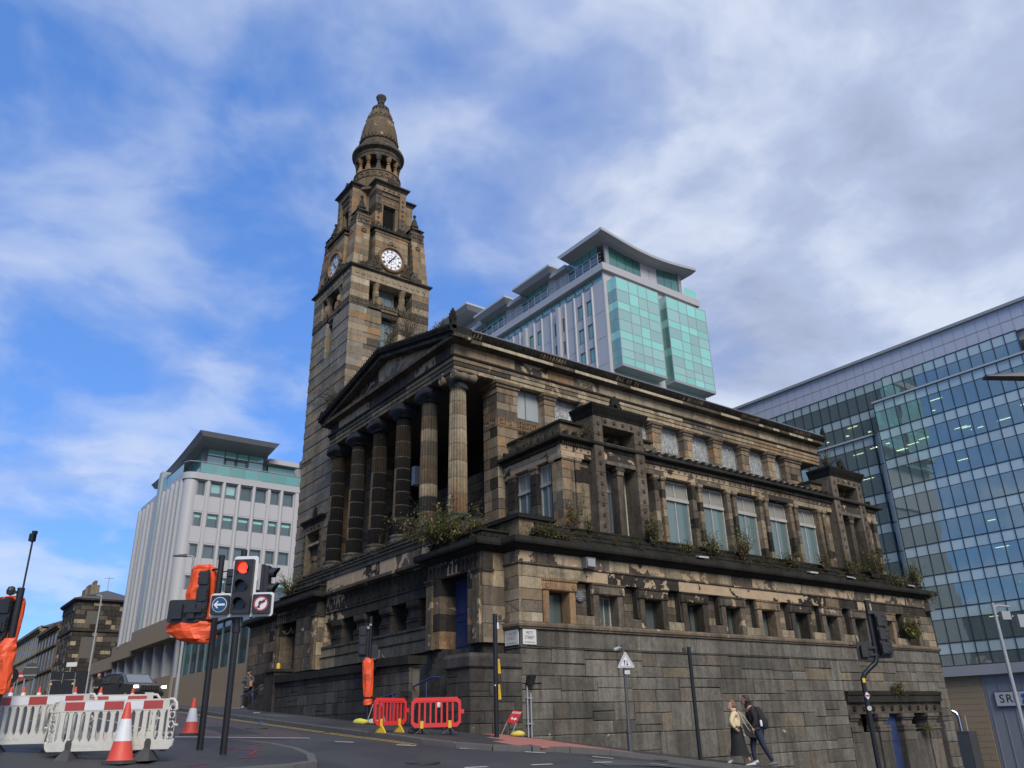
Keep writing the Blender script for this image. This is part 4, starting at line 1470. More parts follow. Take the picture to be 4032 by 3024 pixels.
for i in range(0, len(edges), 2):
    a, b = edges[i], edges[i + 1]
    p = MB()
    stone_mb(PITT, a + .004, b - .004, 8.4, 9.2, -3.62, .4, tone(pick(PAL_ANTA), .8), .01, .003, mb=p)
    stone_mb(PITT, a + .004, b - .004, 9.2, 9.72, -3.62, .4, tone(pick(PAL_ANTA), .8), .01, .003, mb=p)
    stone_mb(PITT, a + .004, b - .004, 9.72, 10.04, -3.62, .4, tone(pick(PAL_ANTA), .8), .01, .003, mb=p)
    stone_mb(PITT, a + .004, b - .004, 10.05, 10.2, -3.56, .4, tone(GREYB, .9), .01, .003, mb=p)
    part('window_sill', p, S_WARM, church)
    sash_window(a, b, 10.2, 11.38, -3.84, PITT, church, FOIL if 0 < i else CLER_GLASS, 2 if i == 0 else 1, frame=LEAD, fwid=.03)

# ---- aisle with paired pilasters above the ledge ----------------------------------------------------------------
AISLE_GLASS = glass_mat('aisle_glass', (.115, .165, .162), refl=.03, rough=.1, wav=.2)
AX0, AX1 = 2.08, 19.45
NP = -.45
ak = MB().box(AX0 + .35, 1.15, 5.5, AX1 - .2, 4.0, 8.75, DARK).box(AX0 + .15, .62, 7.9, AX1 - .15, 4.0, 8.6, DARK)
aisle = part('aisle_wall', ak, MORTAR, church)
PAL_PIL = [(TAN, 4), (tone(BUFF, .9), 2), (GREYB, 4.5), (DARK, 2.0), (BLACK, 1.0)]


def pilaster(fr, u, w, n, z0=5.55, z1=7.84, depth=.5, pal=PAL_PIL, parent=church):
    p = MB()
    z = z0
    while z < z1 - .16:
        h = min(RND.uniform(.24, .42), z1 - .12 - z)
        stone_mb(fr, u, u + w, z + .003, z + h - .003, n, depth, tone(pick(pal), 1, .12), .012, .003, mb=p)
        z += h
    p.fb(fr, u - .02, u + w + .02, n - depth, n + .02, z1 - .12, z1 - .08, TAN)
    p.fb(fr, u - .035, u + w + .035, n - depth, n + .04, z1 - .08, z1, BUFF)
    p.fb(fr, u - .03, u + w + .03, n - depth, n + .035, z0, z0 + .08, tone(GREYB, .8))
    return part('aisle_pilaster', p, S_DARK, parent)


pairs = [5.87, 7.705, 9.54, 11.36, 13.18, 15.02]
for x in pairs:
    pilaster(PITT, x + .19, .185, NP, depth=.3)
    pilaster(PITT, x + .545, .175, NP - .01, depth=.3)
    bk_ = MB()
    for q in range(7):
        stone_mb(PITT, x + .36, x + .56, 5.55 + q * .33, 5.875 + q * .33, NP - .14, .2, tone(pick(PAL_PIL), .7), .006, .003, mb=bk_)  # backing toned darker to carry the shade in the gap between piers
    part('pier_backing', bk_, S_DARK, church)
for i in range(5):
    a, b = pairs[i] + .71, pairs[i + 1] + .20
    sash_window(a, b, 5.5, 7.82, NP - .26, PITT, church, [AISLE_GLASS, BLIND], 2, (7.16,))
    part('window_rail', MB().fb(PITT, a, b, NP - .28, NP - .19, 7.13, 7.24), SASH, church)
    part('window_sill', MB().fb(PITT, a - .02, b + .02, NP - .5, NP - .1, 5.42, 5.52, tone(GREYB, .7)), S_LEDGE, church)
# corner bay and panels beside the towers
pilaster(PITT, 2.10, .36, NP, pal=[(TAN, 3), (OCHRE, 1.5), (GREYB, 2), (BUFF, 2)])
pilaster(PITT, 2.66, .20, NP - .02)
for a, b in ((2.92, 3.35), (5.42, 5.80), (15.85, 16.35), (18.35, 18.60)):
    s = MB()
    z = 5.55
    while z < 7.83:
        h = min(RND.uniform(.3, .5), 7.84 - z)
        stone_mb(PITT, a, b, z + .003, z + h - .003, NP - .16, .5, tone(pick([(BUFF, 4), (GREYB, 3), (TAN, 1), (DARK, .6)]), .95, .35), .01, .003, mb=s)
        z += h
    part('panel_blocks', s, S_DARK, church)
pilaster(PITT, 18.74, .18, NP)
pilaster(PITT, 19.16, .26, NP)
# face towards St Vincent Street
XF = 2.12
pilaster(FRONT, .47, .30, -XF + .02, z0=5.6)
pilaster(FRONT, .80, .26, -XF - .03, z0=5.6, pal=PAL_DARK)
pilaster(FRONT, 1.74, .34, -XF, z0=5.6, pal=PAL_DARK)
pilaster(FRONT, 2.90, .36, -XF, z0=5.6, pal=PAL_DARK)
pilaster(FRONT, 3.28, .22, -XF - .05, z0=5.6, pal=PAL_DARK)
for a, b in ((1.06, 1.74), (2.08, 2.92)):
    sash_window(a, b, 5.6, 7.82, -XF - .2, FRONT, church, [AISLE_GLASS, BLIND], 2, (7.16,))
    part('window_rail', MB().fb(FRONT, a, b, -XF - .22, -XF - .14, 7.13, 7.24), SASH, church)
# entablature of the aisle
AP = [(XF, 3.5), (XF, .45), (AX1, .45), (AX1, 3.5)]
def acol(u, z, c):
    return tone(pick([(GREYB, 4), (BUFF, 3), (tone(DARK, 1.4), 2.0), (TAN, 2)]), 1, .9 if (u < 3.4 or 6.3 < u < 8.3) else .35)
ashlar(PITT, AX0, AX1, [7.84, 8.02, 8.21], NP + .01, aisle, S_DARK, acol, (.9, 1.6), .2, .006, name='architrave_block')
ashlar(FRONT, .46, 3.5, [7.84, 8.02, 8.21], -XF + .01, aisle, S_DARK, lambda u, z, c: tone(pick([(TAN, 3), (OCHRE, 2), (DARK, 2)]), .8, .9), (.7, 1.1), .2, .006, name='architrave_block')
sd_ = MB()
for i in range(58):
    u = 2.3 + i * .295
    if 3.2 < u < 5.55 or 16.2 < u < 18.4:
        continue
    disc(PITT, u, 8.11, NP + .01, .045, .02, 6, tone(GREYB, .9), sd_)
part('stud_row', sd_, S_DARK, church)
cn = MB().sweep(AP, [(-.2, 8.2), (.03, 8.2), (.04, 8.32), (.10, 8.335), (.24, 8.35), (.26, 8.37), (.26, 8.45), (.16, 8.49), (-.2, 8.5)], tone(DARK, 1.1))
part('aisle_cornice', cn, S_LEDGE, church)
dn_ = MB()
for i in range(190):
    u = AX0 + .02 + i * .0908
    dn_.fb(PITT, u, u + .05, NP + .03, NP + .085, 8.21, 8.31, tone(GREYB, .9, .2))
for i in range(33):
    u = .48 + i * .0908
    dn_.fb(FRONT, u, u + .05, -XF + .03, -XF + .085, 8.21, 8.31, tone(GREYB, .6))
part('dentil_course', dn_, S_DARK, church, kind='stuff')
# small antefix blocks standing on the cornice
for i in range(46):
    u = 2.2 + i * .37
    if 3.25 < u < 5.5 or 16.25 < u < 18.4 or u > 19.4:
        continue
    part('antefix', MB().fb(PITT, u - .055, u + .055, NP + .02, NP + .2, 8.48, 8.62 + RND.uniform(-.01, .01), tone(DARK, RND.uniform(.6, 1.2))), S_LEDGE, church)
for i in range(8):
    u = .6 + i * .37
    part('antefix', MB().fb(FRONT, u - .055, u + .055, -XF + .02, -XF + .2, 8.48, 8.62, tone(DARK, RND.uniform(.6, 1.2))), S_LEDGE, church)
cp = MB().box(5.6, .72, 8.45, 16.3, 4.0, 8.74, DARK).box(5.6, .66, 8.74, 16.3, 4.0, 8.79, GREY)
part('aisle_roof_edge', cp, LEAD, church)
for a, b in ((AX0 + .25, 3.5), (5.3, 6.35), (15.5, 16.5), (18.2, AX1 - .2)):
    s = MB()
    stone_mb(PITT, a, b, 8.45, 9.05, -.72, 2.9, tone(TAN, .75, .2), .01, .003, mb=s)
    s.box(a - .06, .64, 9.05, b + .06, 3.5, 9.10, DARK).box(a - .02, .68, 9.10, b + .02, 3.5, 9.15, DARK)
    part('aisle_parapet', s, S_LEDGE, church)


def pylon(u0, lab):
    """tall framed bay: two studded strips under a flared cap, colonnette in the opening"""
    n = -.23
    u1 = u0 + 2.2
    b = MB()
    SC = tone(GREYB, 1.1, .2)
    z = 5.45
    for a, c_ in ((u0, u0 + .40), (u1 - .40, u1)):
        z = 5.45
        while z < 9.34:
            h = min(RND.uniform(.7, 1.3), 9.35 - z)
            stone_mb(PITT, a, c_, z, z + h - .004, n, .9, tone(SC, RND.uniform(.75, 1.1), .1), .012, .003, mb=b)
            z += h
    b.fb(PITT, u0 + .40, u1 - .40, n - .9, n - .001, 9.06, 9.35, SC)
    b.fb(PITT, u0 + .40, u1 - .40, n - .9, n - .55, 8.3, 9.06, tone(DARK, .8))
    b.fb(PITT, u0 + .40, u1 - .40, n - .9, n - .03, 8.36, 8.50, SC)
    b.fb(PITT, u0 + .40, u1 - .40, n - .9, n - .12, 7.92, 8.36, tone(DARK, 1.4, .5))
    b.fb(PITT, u0 + .40, u1 - .40, n - .9, n - .05, 7.80, 7.92, SC)
    b.fb(PITT, u0 - .05, u1 + .05, n - .9, n + .04, 5.40, 5.55, tone(DARK, 1.3))
    py = part('pylon', b, S_DARK, church, label=lab)
    tt = MB()
    for i in range(14):
        tt.fb(PITT, u0 + .42 + i * .1, u0 + .47 + i * .1, n - .13, n - .08, 8.26, 8.34, tone(GREYB, .7))
    part('fluted_band', tt, S_DARK, py)
    for k in range(11):
        for s in (u0 + .2, u1 - .2):
            part('rosette', disc(PITT, s, 5.78 + k * .33, n, .085, .035, 6, tone(GREYB, .8)), S_DARK, py)
    for k in range(4):
        part('rosette', disc(PITT, u0 + .52 + k * .387, 9.21, n, .085, .035, 6, tone(GREYB, .7)), S_DARK, py)
    cl = MB()
    m_ = (u0 + u1) / 2
    cl.fb(PITT, m_ - .13, m_ + .13, n - .34, n - .10, 5.55, 7.5, tone(GREYB, .6)).fb(PITT, m_ - .15, m_ + .15, n - .36, n - .08, 7.5, 7.66, tone(DARK, 1.5)).fb(PITT, m_ - .19, m_ + .19, n - .38, n - .06, 7.66, 7.79, tone(DARK, 1.5))
    for i in range(5):
        cl.fb(PITT, m_ - .13 + i * .056, m_ - .10 + i * .056, n - .09, n - .06, 7.52, 7.64, TAN)
    part('colonnette', cl, S_DARK, py)
    sash_window(u0 + .42, u1 - .42, 5.55, 7.8, n - .62, PITT, church, [WIN_GLASS, BLIND], 4, (7.1,), fwid=.05)
    cap = MB()
    path = [(u0, 1.2), (u0, .23), (u1, .23), (u1, 1.2)]
    cap.sweep(path, [(-.3, 9.35), (.02, 9.35), (.04, 9.40), (.08, 9.52), (.15, 9.64), (.165, 9.70), (-.3, 9.72)], tone(DARK, .8))
    cap.box(u0 + .2, .4, 9.36, u1 - .2, 1.25, 9.725, tone(DARK, .7))
    for i in range(20):
        u = u0 + .06 + i * .109
        vs = [PITT(u - .035, n + .03, 9.39), PITT(u + .035, n + .03, 9.39), PITT(u + .04, n + .11, 9.53), PITT(u, n + .175, 9.62), PITT(u - .04, n + .11, 9.53), PITT(u, n + .12, 9.48)]
        cap.add(vs, [(0, 1, 5), (1, 2, 5), (2, 3, 5), (3, 4, 5), (4, 0, 5), (0, 4, 3, 2, 1)], tone(DARK, .7))
    part('pylon_cap', cap, S_LEDGE, py)
    ac = palmette(PITT, m_, 9.72, n - .1, .52, .62, tone(DARK, .8), None, 9, .07)
    ac.fb(PITT, m_ - .3, m_ + .3, n - .2, n + .02, 9.70, 9.78, tone(DARK, .8)).fb(PITT, m_ - .06, m_ + .06, n - .2, n - .1, 9.75, 10.05, tone(DARK, .8))
    part('acroterion', ac, S_LEDGE, py)
    sides = MB().box(u0 + .02, .3, 8.62, u0 + .38, 1.6, 9.35, tone(DARK, 1.2)).box(u1 - .38, .3, 8.62, u1 - .02, 1.6, 9.35, tone(DARK, 1.2))
    part('pylon_flank', sides, S_DARK, py)


pylon(3.30, 'near studded pylon of the aisle')
pylon(16.2, 'far studded pylon of the aisle')

# ---- basement doorway to Pitt Street ---------------------------------------------------------------------------------
bd = MB()
bd.fb(PITT, 14.2, 20.6, -.2, .14, .98, 1.10, tone(DARK, .8)).fb(PITT, 14.2, 20.6, -.2, .10, .74, .98, tone(DARK, 1.1))
bd.fb(PITT, 14.25, 20.55, -.8, -.02, .35, .74, tone(GREYB, .7, .1))
porch2 = part('basement_doorcase', bd, S_LEDGE, church, label='squat pillared basement doorcase by the lower street')
for i in range(10):
    part('rosette', disc(PITT, 14.62 + i * .61, .53, -.02, .11, .06, 6, tone(DARK, .8)), S_DARK, porch2)
for (a, b) in ((14.24, 14.80), (15.99, 16.67), (17.58, 18.38), (19.41, 20.2)):
    p = MB()
    m_, w = (a + b) / 2, (b - a) / 2
    for (z0, z1, k, nn) in ((-2.6, -.55, 1.0, -.02), (-.55, -.22, 1.0, .0), (-.22, -.16, 1.08, .04), (-.16, -.10, 1.0, .02), (-.10, -.04, 1.04, .03), (-.04, .14, .84, -.05), (.14, .22, .95, .0), (.22, .345, 1.06, .05)):
        p.fb(PITT, m_ - w * k, m_ + w * k, -.5, nn, z0, z1, tone(pick([(GREYB, 3), (tone(GREYS, .7), 3)]), RND.uniform(.7, 1.1)))
    part('squat_pillar', p, S_BASE, porch2)
part('door', MB().fb(PITT, 16.69, 17.56, -.30, -.25, -3, .34), BLUE_DOOR, porch2, label='blue basement door')
for k in range(3):
    part('door_panel', MB().fb(PITT, 16.78, 17.47, -.25, -.23, -2.4 + k * .9, -1.7 + k * .9), BLUE_DOOR, porch2)
for (a, b, z) in ((14.82, 15.97, -.25), (18.4, 19.39, -.3)):
    p = MB()
    stone_mb(PITT, a, b, -3, z, -.06, .5, tone(GREYS, .7), .02, .004, mb=p)
    for q in range(3):
        stone_mb(PITT, a, b, z + .2 * q + .003, z + .2 * q + .197, -.62, .3, tone(OCHRE, .75), .01, .004, mb=p)
    part('infill_blocks', p, S_BASE, porch2)

# ---- clock tower ---------------------------------------------------------------------------------------------------
TX0, TX1, TY0, TY1 = .88, 5.23, 13.9, 18.25
TCX, TCY = 3.055, 16.075
NF, NS = -TX0, -TY0
tk = MB().box(TX0 + .78, TY0 + .78, 5.3, TX1 - .1, TY1 - .1, 21.0, DARK)
tower = part('tower', tk, MORTAR, church)
hs = [(1.88, 4.25, 19.30, 20.46), (2.60, 3.53, 14.2, 19.30)]
hf = [(14.86, 17.18, 19.30, 20.46), (15.72, 16.48, 17.0, 19.30), (15.12, 17.12, 5.5, 8.95)]
zt = [5.3]
k = 0
while zt[-1] < 18.9:
    zt.append(zt[-1] + (.37 if k % 2 == 0 else .245))
    k += 1
zt = [z for z in zt if z < 18.75] + [18.93]
zt_s = [z for z in zt if z >= 11.9]


def tow_proud(ci):
    return .0 if ci % 2 == 0 else -.022


ashlar(PITT, TX0 + .02, TX1, zt_s, NS, tower, S_TOWER, lambda u, z, c: tone(pick(PAL_TOWER_R), 1, .08), (.62, 1.35), .78, .008, hs, name='tower_block', proudf=tow_proud)
ashlar(FRONT, TY0, TY1, zt, NF, tower, S_TOWER, lambda u, z, c: tone(pick(PAL_TOWER_L), 1, .05), (.75, 1.7), .78, .008, hf, name='tower_block', proudf=tow_proud)
jn = MB()
ashlar(PITT, TX0 + .02, TX1, [z for z in zt if z <= 12], NS, tower, S_TOWER, lambda u, z, c: tone(pick(PAL_TOWER_R), 1, .08), (.62, 1.35), .2, .008, name='tower_block', joined=jn)
zu = [19.36, 19.72, 20.1, 20.46, 20.98]
ashlar(PITT, TX0 + .02, TX1, [18.95, 19.34], NS, tower, S_TOWER, lambda u, z, c: tone(GREYB, 1), (1.2, 2), .78, .008, hs, joined=jn)
ashlar(FRONT, TY0, TY1, [18.95, 19.34], NF, tower, S_TOWER, lambda u, z, c: tone(GREYS, 1.1), (1.2, 2), .78, .008, hf, joined=jn)
part('tower_stones', jn, S_TOWER, tower, kind='stuff')
ashlar(PITT, TX0 + .02, TX1, zu, NS, tower, S_TOWER, lambda u, z, c: tone(pick([(BUFF, 5), (TAN, 3), (GREYB, 2.5), (CREAM, 1)]) if z < 20.4 else BUFF, 1, .15), (.6, 1.2), .78, .008, hs, name='tower_upper_block')
ashlar(FRONT, TY0, TY1, zu, NF, tower, S_TOWER, lambda u, z, c: tone(pick([(BUFF, 4), (GREYS, 4)]), .9, .05), (.7, 1.3), .78, .008, hf, name='tower_upper_block')
for fr, n, a, b in ((PITT, NS, TX0 + .05, 2.58), (PITT, NS, 3.55, TX1 - .03), (FRONT, NF, TY0 + .03, 15.7), (FRONT, NF, 16.5, TY1 - .03)):
    mk = MB()
    meander(fr, a, b, 19.06, 19.24, n, tone(GREYB, .7), mk)
    part('greek_key_band', mk, S_TOWER, church)
for fr, n, a in ((PITT, NS, TX0), (FRONT, NF, TY0)):
    for k in range(12):
        part('stud', MB().prism([(.1 * cos(2 * pi * q / 14), .1 * sin(2 * pi * q / 14)) for q in range(14)], n - .02, n + .025, lambda p, q, t, a=a, k=k, fr=fr: fr(a + .3 + k * .34 + p, t, 20.76 + q), tone(BUFF, .9)), S_TOWER, tower)
# returns of the openings and what fills them
GLT = glass_mat('tower_glass', (.11, .15, .14), refl=.1, rough=.1)


def head_column(fr, u, n, s):
    """capital on a carved head, shell-backed scroll below"""
    mb = MB()
    c = tone(TAN, 1.0, .1)
    ctr_ = fr(u, n - .25, 0)
    mb.lathe([(.15, 20.02), (.16, 20.06), (.17, 20.1), (.14, 20.12), (.15, 20.2), (.18, 20.32), (.24, 20.44), (.24, 20.46)], ctr_[0], ctr_[1], 18, tone(c, .9))
    # the head: brow, nose, chin and beard worked as rings pulled outwards
    rings = [(19.62, .12, .05), (19.68, .15, .10), (19.74, .155, .13), (19.80, .155, .12), (19.84, .15, .16), (19.88, .155, .11), (19.93, .16, .10), (19.98, .16, .09), (20.02, .15, .06)]
    vs, m_ = [], 14
    ux, uy = fr(1, 0, 0)[0], fr(1, 0, 0)[1]
    nx, ny = fr(0, 1, 0)[0], fr(0, 1, 0)[1]
    for z, r_, f_ in rings:
        for k in range(m_):
            a = 2 * pi * k / m_
            fwd = max(0, sin(a)) ** 3 * f_
            p, q = r_ * cos(a), r_ * sin(a) + fwd
            vs.append((ctr_[0] + ux * p + nx * q, ctr_[1] + uy * p + ny * q, z))
    mb.add(vs, [(j * m_ + k, j * m_ + (k + 1) % m_, (j + 1) * m_ + (k + 1) % m_, (j + 1) * m_ + k) for j in range(len(rings) - 1) for k in range(m_)] + [tuple(range(m_)), tuple((len(rings) - 1) * m_ + k for k in range(m_))], c)
    mb.fb(fr, u - .17, u + .17, n - .5, n - .12, 19.30, 19.64, tone(c, .8))
    # shell
    for k in range(9):
        a = radians(-80 + 160 * k / 8)
        p0 = fr(u + s * .12, n - .06, 19.28)
        L = .36
        p1 = fr(u + s * .12 + L * .62 * sin(a), n - .03, 19.28 + L * cos(a) * .9 + .1)
        mb.tube([p0, tuple((a_ + b_) / 2 for a_, b_ in zip(p0, p1)), p1], [.02, .045, .035], 5, tone(c, .95))
    path = [fr(u + s * (.12 + .1 * (1 - i / 26) * cos(i * .5)), n - .02, 19.14 + .1 * (1 - i / 26) * sin(i * .5)) for i in range(22)]
    mb.tube(path, .025, 5, c)
    part('head_column', mb, S_TOWER, church, smooth=45)


for fr, n, c0 in ((PITT, NS, 3.06), (FRONT, NF, 16.05)):
    head_column(fr, c0 - .72, n, 1)
    head_column(fr, c0 + .72, n, -1)
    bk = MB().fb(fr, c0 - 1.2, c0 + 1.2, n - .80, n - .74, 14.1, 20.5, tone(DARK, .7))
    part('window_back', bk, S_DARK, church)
    sash_window(c0 - .46, c0 + .46, 19.45, 20.4, n - .62, fr, church, GLT, 2, frame=LEAD, fwid=.04)
    sash_window(c0 - .40, c0 + .40, 16.2 if fr is PITT else 17.2, 18.72, n - .5, fr, church, GLT, 2, (17.7,), frame=LEAD, fwid=.04)
    ln = MB().fb(fr, c0 - .46, c0 + .46, n - .6, n - .1, 19.02, 19.18, tone(TAN, .7)).fb(fr, c0 - .46, c0 + .46, n - .6, n - .16, 18.76, 19.02, tone(DARK, 1.3)).fb(fr, c0 - .5, c0 + .5, n - .6, n - .06, 19.18, 19.26, tone(GREYB, .8))
    for k in range(6):
        ln.fb(fr, c0 - .42 + k * .15, c0 - .34 + k * .15, n - .2, n - .06, 19.26, 19.38, tone(GREYB, .9))
    part('lintel', ln, S_TOWER, church)
# aedicule at the tower foot
ab = MB()
n = NF + .06
SCB = tone(BUFF, .55, .1)
for a, b in ((15.12, 15.42), (16.82, 17.12)):
    ab.fb(FRONT, a, b, n - .7, n, 5.9, 8.7, SCB)
ab.fb(FRONT, 15.42, 16.82, n - .7, n - .002, 8.40, 8.7, SCB).fb(FRONT, 15.42, 16.82, n - .4, n - .1, 7.82, 7.93, tone(CREAM, .8)).fb(FRONT, 15.42, 16.82, n - .7, n - .45, 5.9, 7.3, DARK).fb(FRONT, 15.42, 16.82, n - .7, n - .25, 7.3, 7.8, DARK)
ab.fb(FRONT, 16.0, 16.2, n - .3, n - .1, 5.9, 7.25, tone(TAN, .7)).fb(FRONT, 15.95, 16.25, n - .35, n - .05, 7.1, 7.3, tone(TAN, .7))
aed = part('tower_aedicule', ab, S_DARK, church)
for k in range(8):
    for s in (15.27, 16.97):
        part('rosette', disc(FRONT, s, 6.1 + k * .32, n, .07, .03, 6, tone(DARK, .9)), S_DARK, aed)
for k in range(4):
    part('rosette', disc(FRONT, 15.55 + k * .38, 8.55, n, .07, .03, 6, tone(DARK, .9)), S_DARK, aed)
cap = MB().sweep([(TX0, 17.14), (TX0 - .06, 17.14), (TX0 - .06, 15.10), (TX0, 15.10)], [(-.1, 8.7), (.02, 8.7), (.05, 8.78), (.15, 8.9), (.16, 8.97), (-.1, 9.0)], tone(DARK, 1.1))
part('aedicule_cap', cap, S_LEDGE, aed)
part('acroterion', palmette(FRONT, 16.12, 8.98, n - .05, .55, .42, tone(DARK, 1.2), None, 7, .06), S_LEDGE, aed)

# ---- clock stage ------------------------------------------------------------------------------------------------------
TPATH = [(TX1, TY1), (TX0, TY1), (TX0, TY0), (TX1, TY0), (TX1, TY1)]
part('tower_cornice', MB().sweep(TPATH, [(-.5, 20.98), (.03, 20.98), (.05, 21.02), (.13, 21.05), (.14, 21.12), (-.5, 21.14)], tone(GREYB, .7)), S_LEDGE, church)
ck = MB().box(1.35, 14.35, 21.0, 4.75, 17.8, 24.0, DARK)
part('clock_stage', ck, S_TOWER, church)
def batter(z):
    return .0 + .07 * (z - 21.12)
def pier(sx, sy):
    """corner pier leaning slightly inwards, rosette and key band near its head"""
    x0 = TX0 + .05 if sx < 0 else TX1 - .05
    y0 = TY0 + .05 if sy < 0 else TY1 - .05
    mb = MB()
    z = 21.13
    zz_ = zrange(21.13, 24.2, .34, .03)
    w = .82
    for k in range(len(zz_) - 1):
        a, b = zz_[k] + .004, zz_[k + 1] - .004
        o = batter((a + b) / 2)
        c = tone(pick([(TAN, 5), (OCHRE, 3), (BUFF, 3), (GREYB, 2)]), 1, .05)
        xa, xb = sorted((x0 - sx * o, x0 - sx * (w + o * .6)))
        ya, yb = sorted((y0 - sy * o, y0 - sy * (w + o * .6)))
        spl = RND.uniform(.35, .65)
        xm = xa + (xb - xa) * spl
        mb.box(xa, ya, a, xm - .003, yb, b, c)
        mb.box(xm + .003, ya + .001, a, xb, yb - .001, b, tone(pick([(TAN, 5), (OCHRE, 2), (BUFF, 3), (GREYB, 2)]), 1, .05))
    o = batter(24.0)
    xa, xb = sorted((x0 - sx * o, x0 - sx * (w + o * .6)))
    ya, yb = sorted((y0 - sy * o, y0 - sy * (w + o * .6)))
    mb.box(xa - .03, ya - .03, 24.2, xb + .03, yb + .03, 24.3, tone(GREYB, .9))
    po = part('clock_pier', mb, S_TOWER, church)
    tr = MB()
    for q, (fr, m_, u0, u1) in enumerate(((PITT, -ya, xa, xb), (FRONT, -xa, ya, yb))):
        meander(fr, u0 + .03, u1 - .03, 23.78, 24.0, m_ + .02, tone(GREYB, .8), tr)
        disc(fr, (u0 + u1) / 2, 23.32, m_ + .03, .19, .07, 8, tone(TAN, .8), tr)
        for k in range(5):
            disc(fr, u0 + .1 + k * (u1 - u0 - .2) / 4, 24.11, m_ + .01, .03, .02, 5, DARK, tr)
        for uu in (u0 + .12, u1 - .12):
            palmette(fr, uu, 24.28, m_ - .02, .26, .2, tone(DARK, 1.6), tr, 5, .04)
    part('pier_carving', tr, S_TOWER, po)
    cx_, cy_2 = (xa + xb) / 2, (ya + yb) / 2
    pn_ = MB()
    pn_.box(cx_ - .27, cy_2 - .27, 24.3, cx_ + .27, cy_2 + .27, 24.52, tone(TAN, .9))
    pn_.hexa([(cx_ - .40, cy_2 - .40, 24.52), (cx_ + .40, cy_2 - .40, 24.52), (cx_ + .40, cy_2 + .40, 24.52), (cx_ - .40, cy_2 + .40, 24.52), (cx_ - .16, cy_2 - .16, 24.78), (cx_ + .16, cy_2 - .16, 24.78), (cx_ + .16, cy_2 + .16, 24.78), (cx_ - .16, cy_2 + .16, 24.78)], tone(GREYB, .6))
    pn_.lathe([(.15, 24.76), (.16, 24.80), (.21, 24.84), (.225, 24.90), (.22, 24.96), (.19, 24.98), (.165, 25.05), (.14, 25.2), (.10, 25.32), (.05, 25.42), (.045, 25.46), (.07, 25.52), (.09, 25.62), (.0, 25.64)], cx_, cy_2, 18, tone(GREYS, .55))
    part('pinnacle', pn_, S_LEDGE, po, smooth=35)
for sx in (-1, 1):
    for sy in (-1, 1):
        pier(sx, sy)
DIAL = plain('opal_dial', (.82, .83, .84), .35, var=.04)
INK = plain('black_dial_paint', (.012, .012, .013), .5)
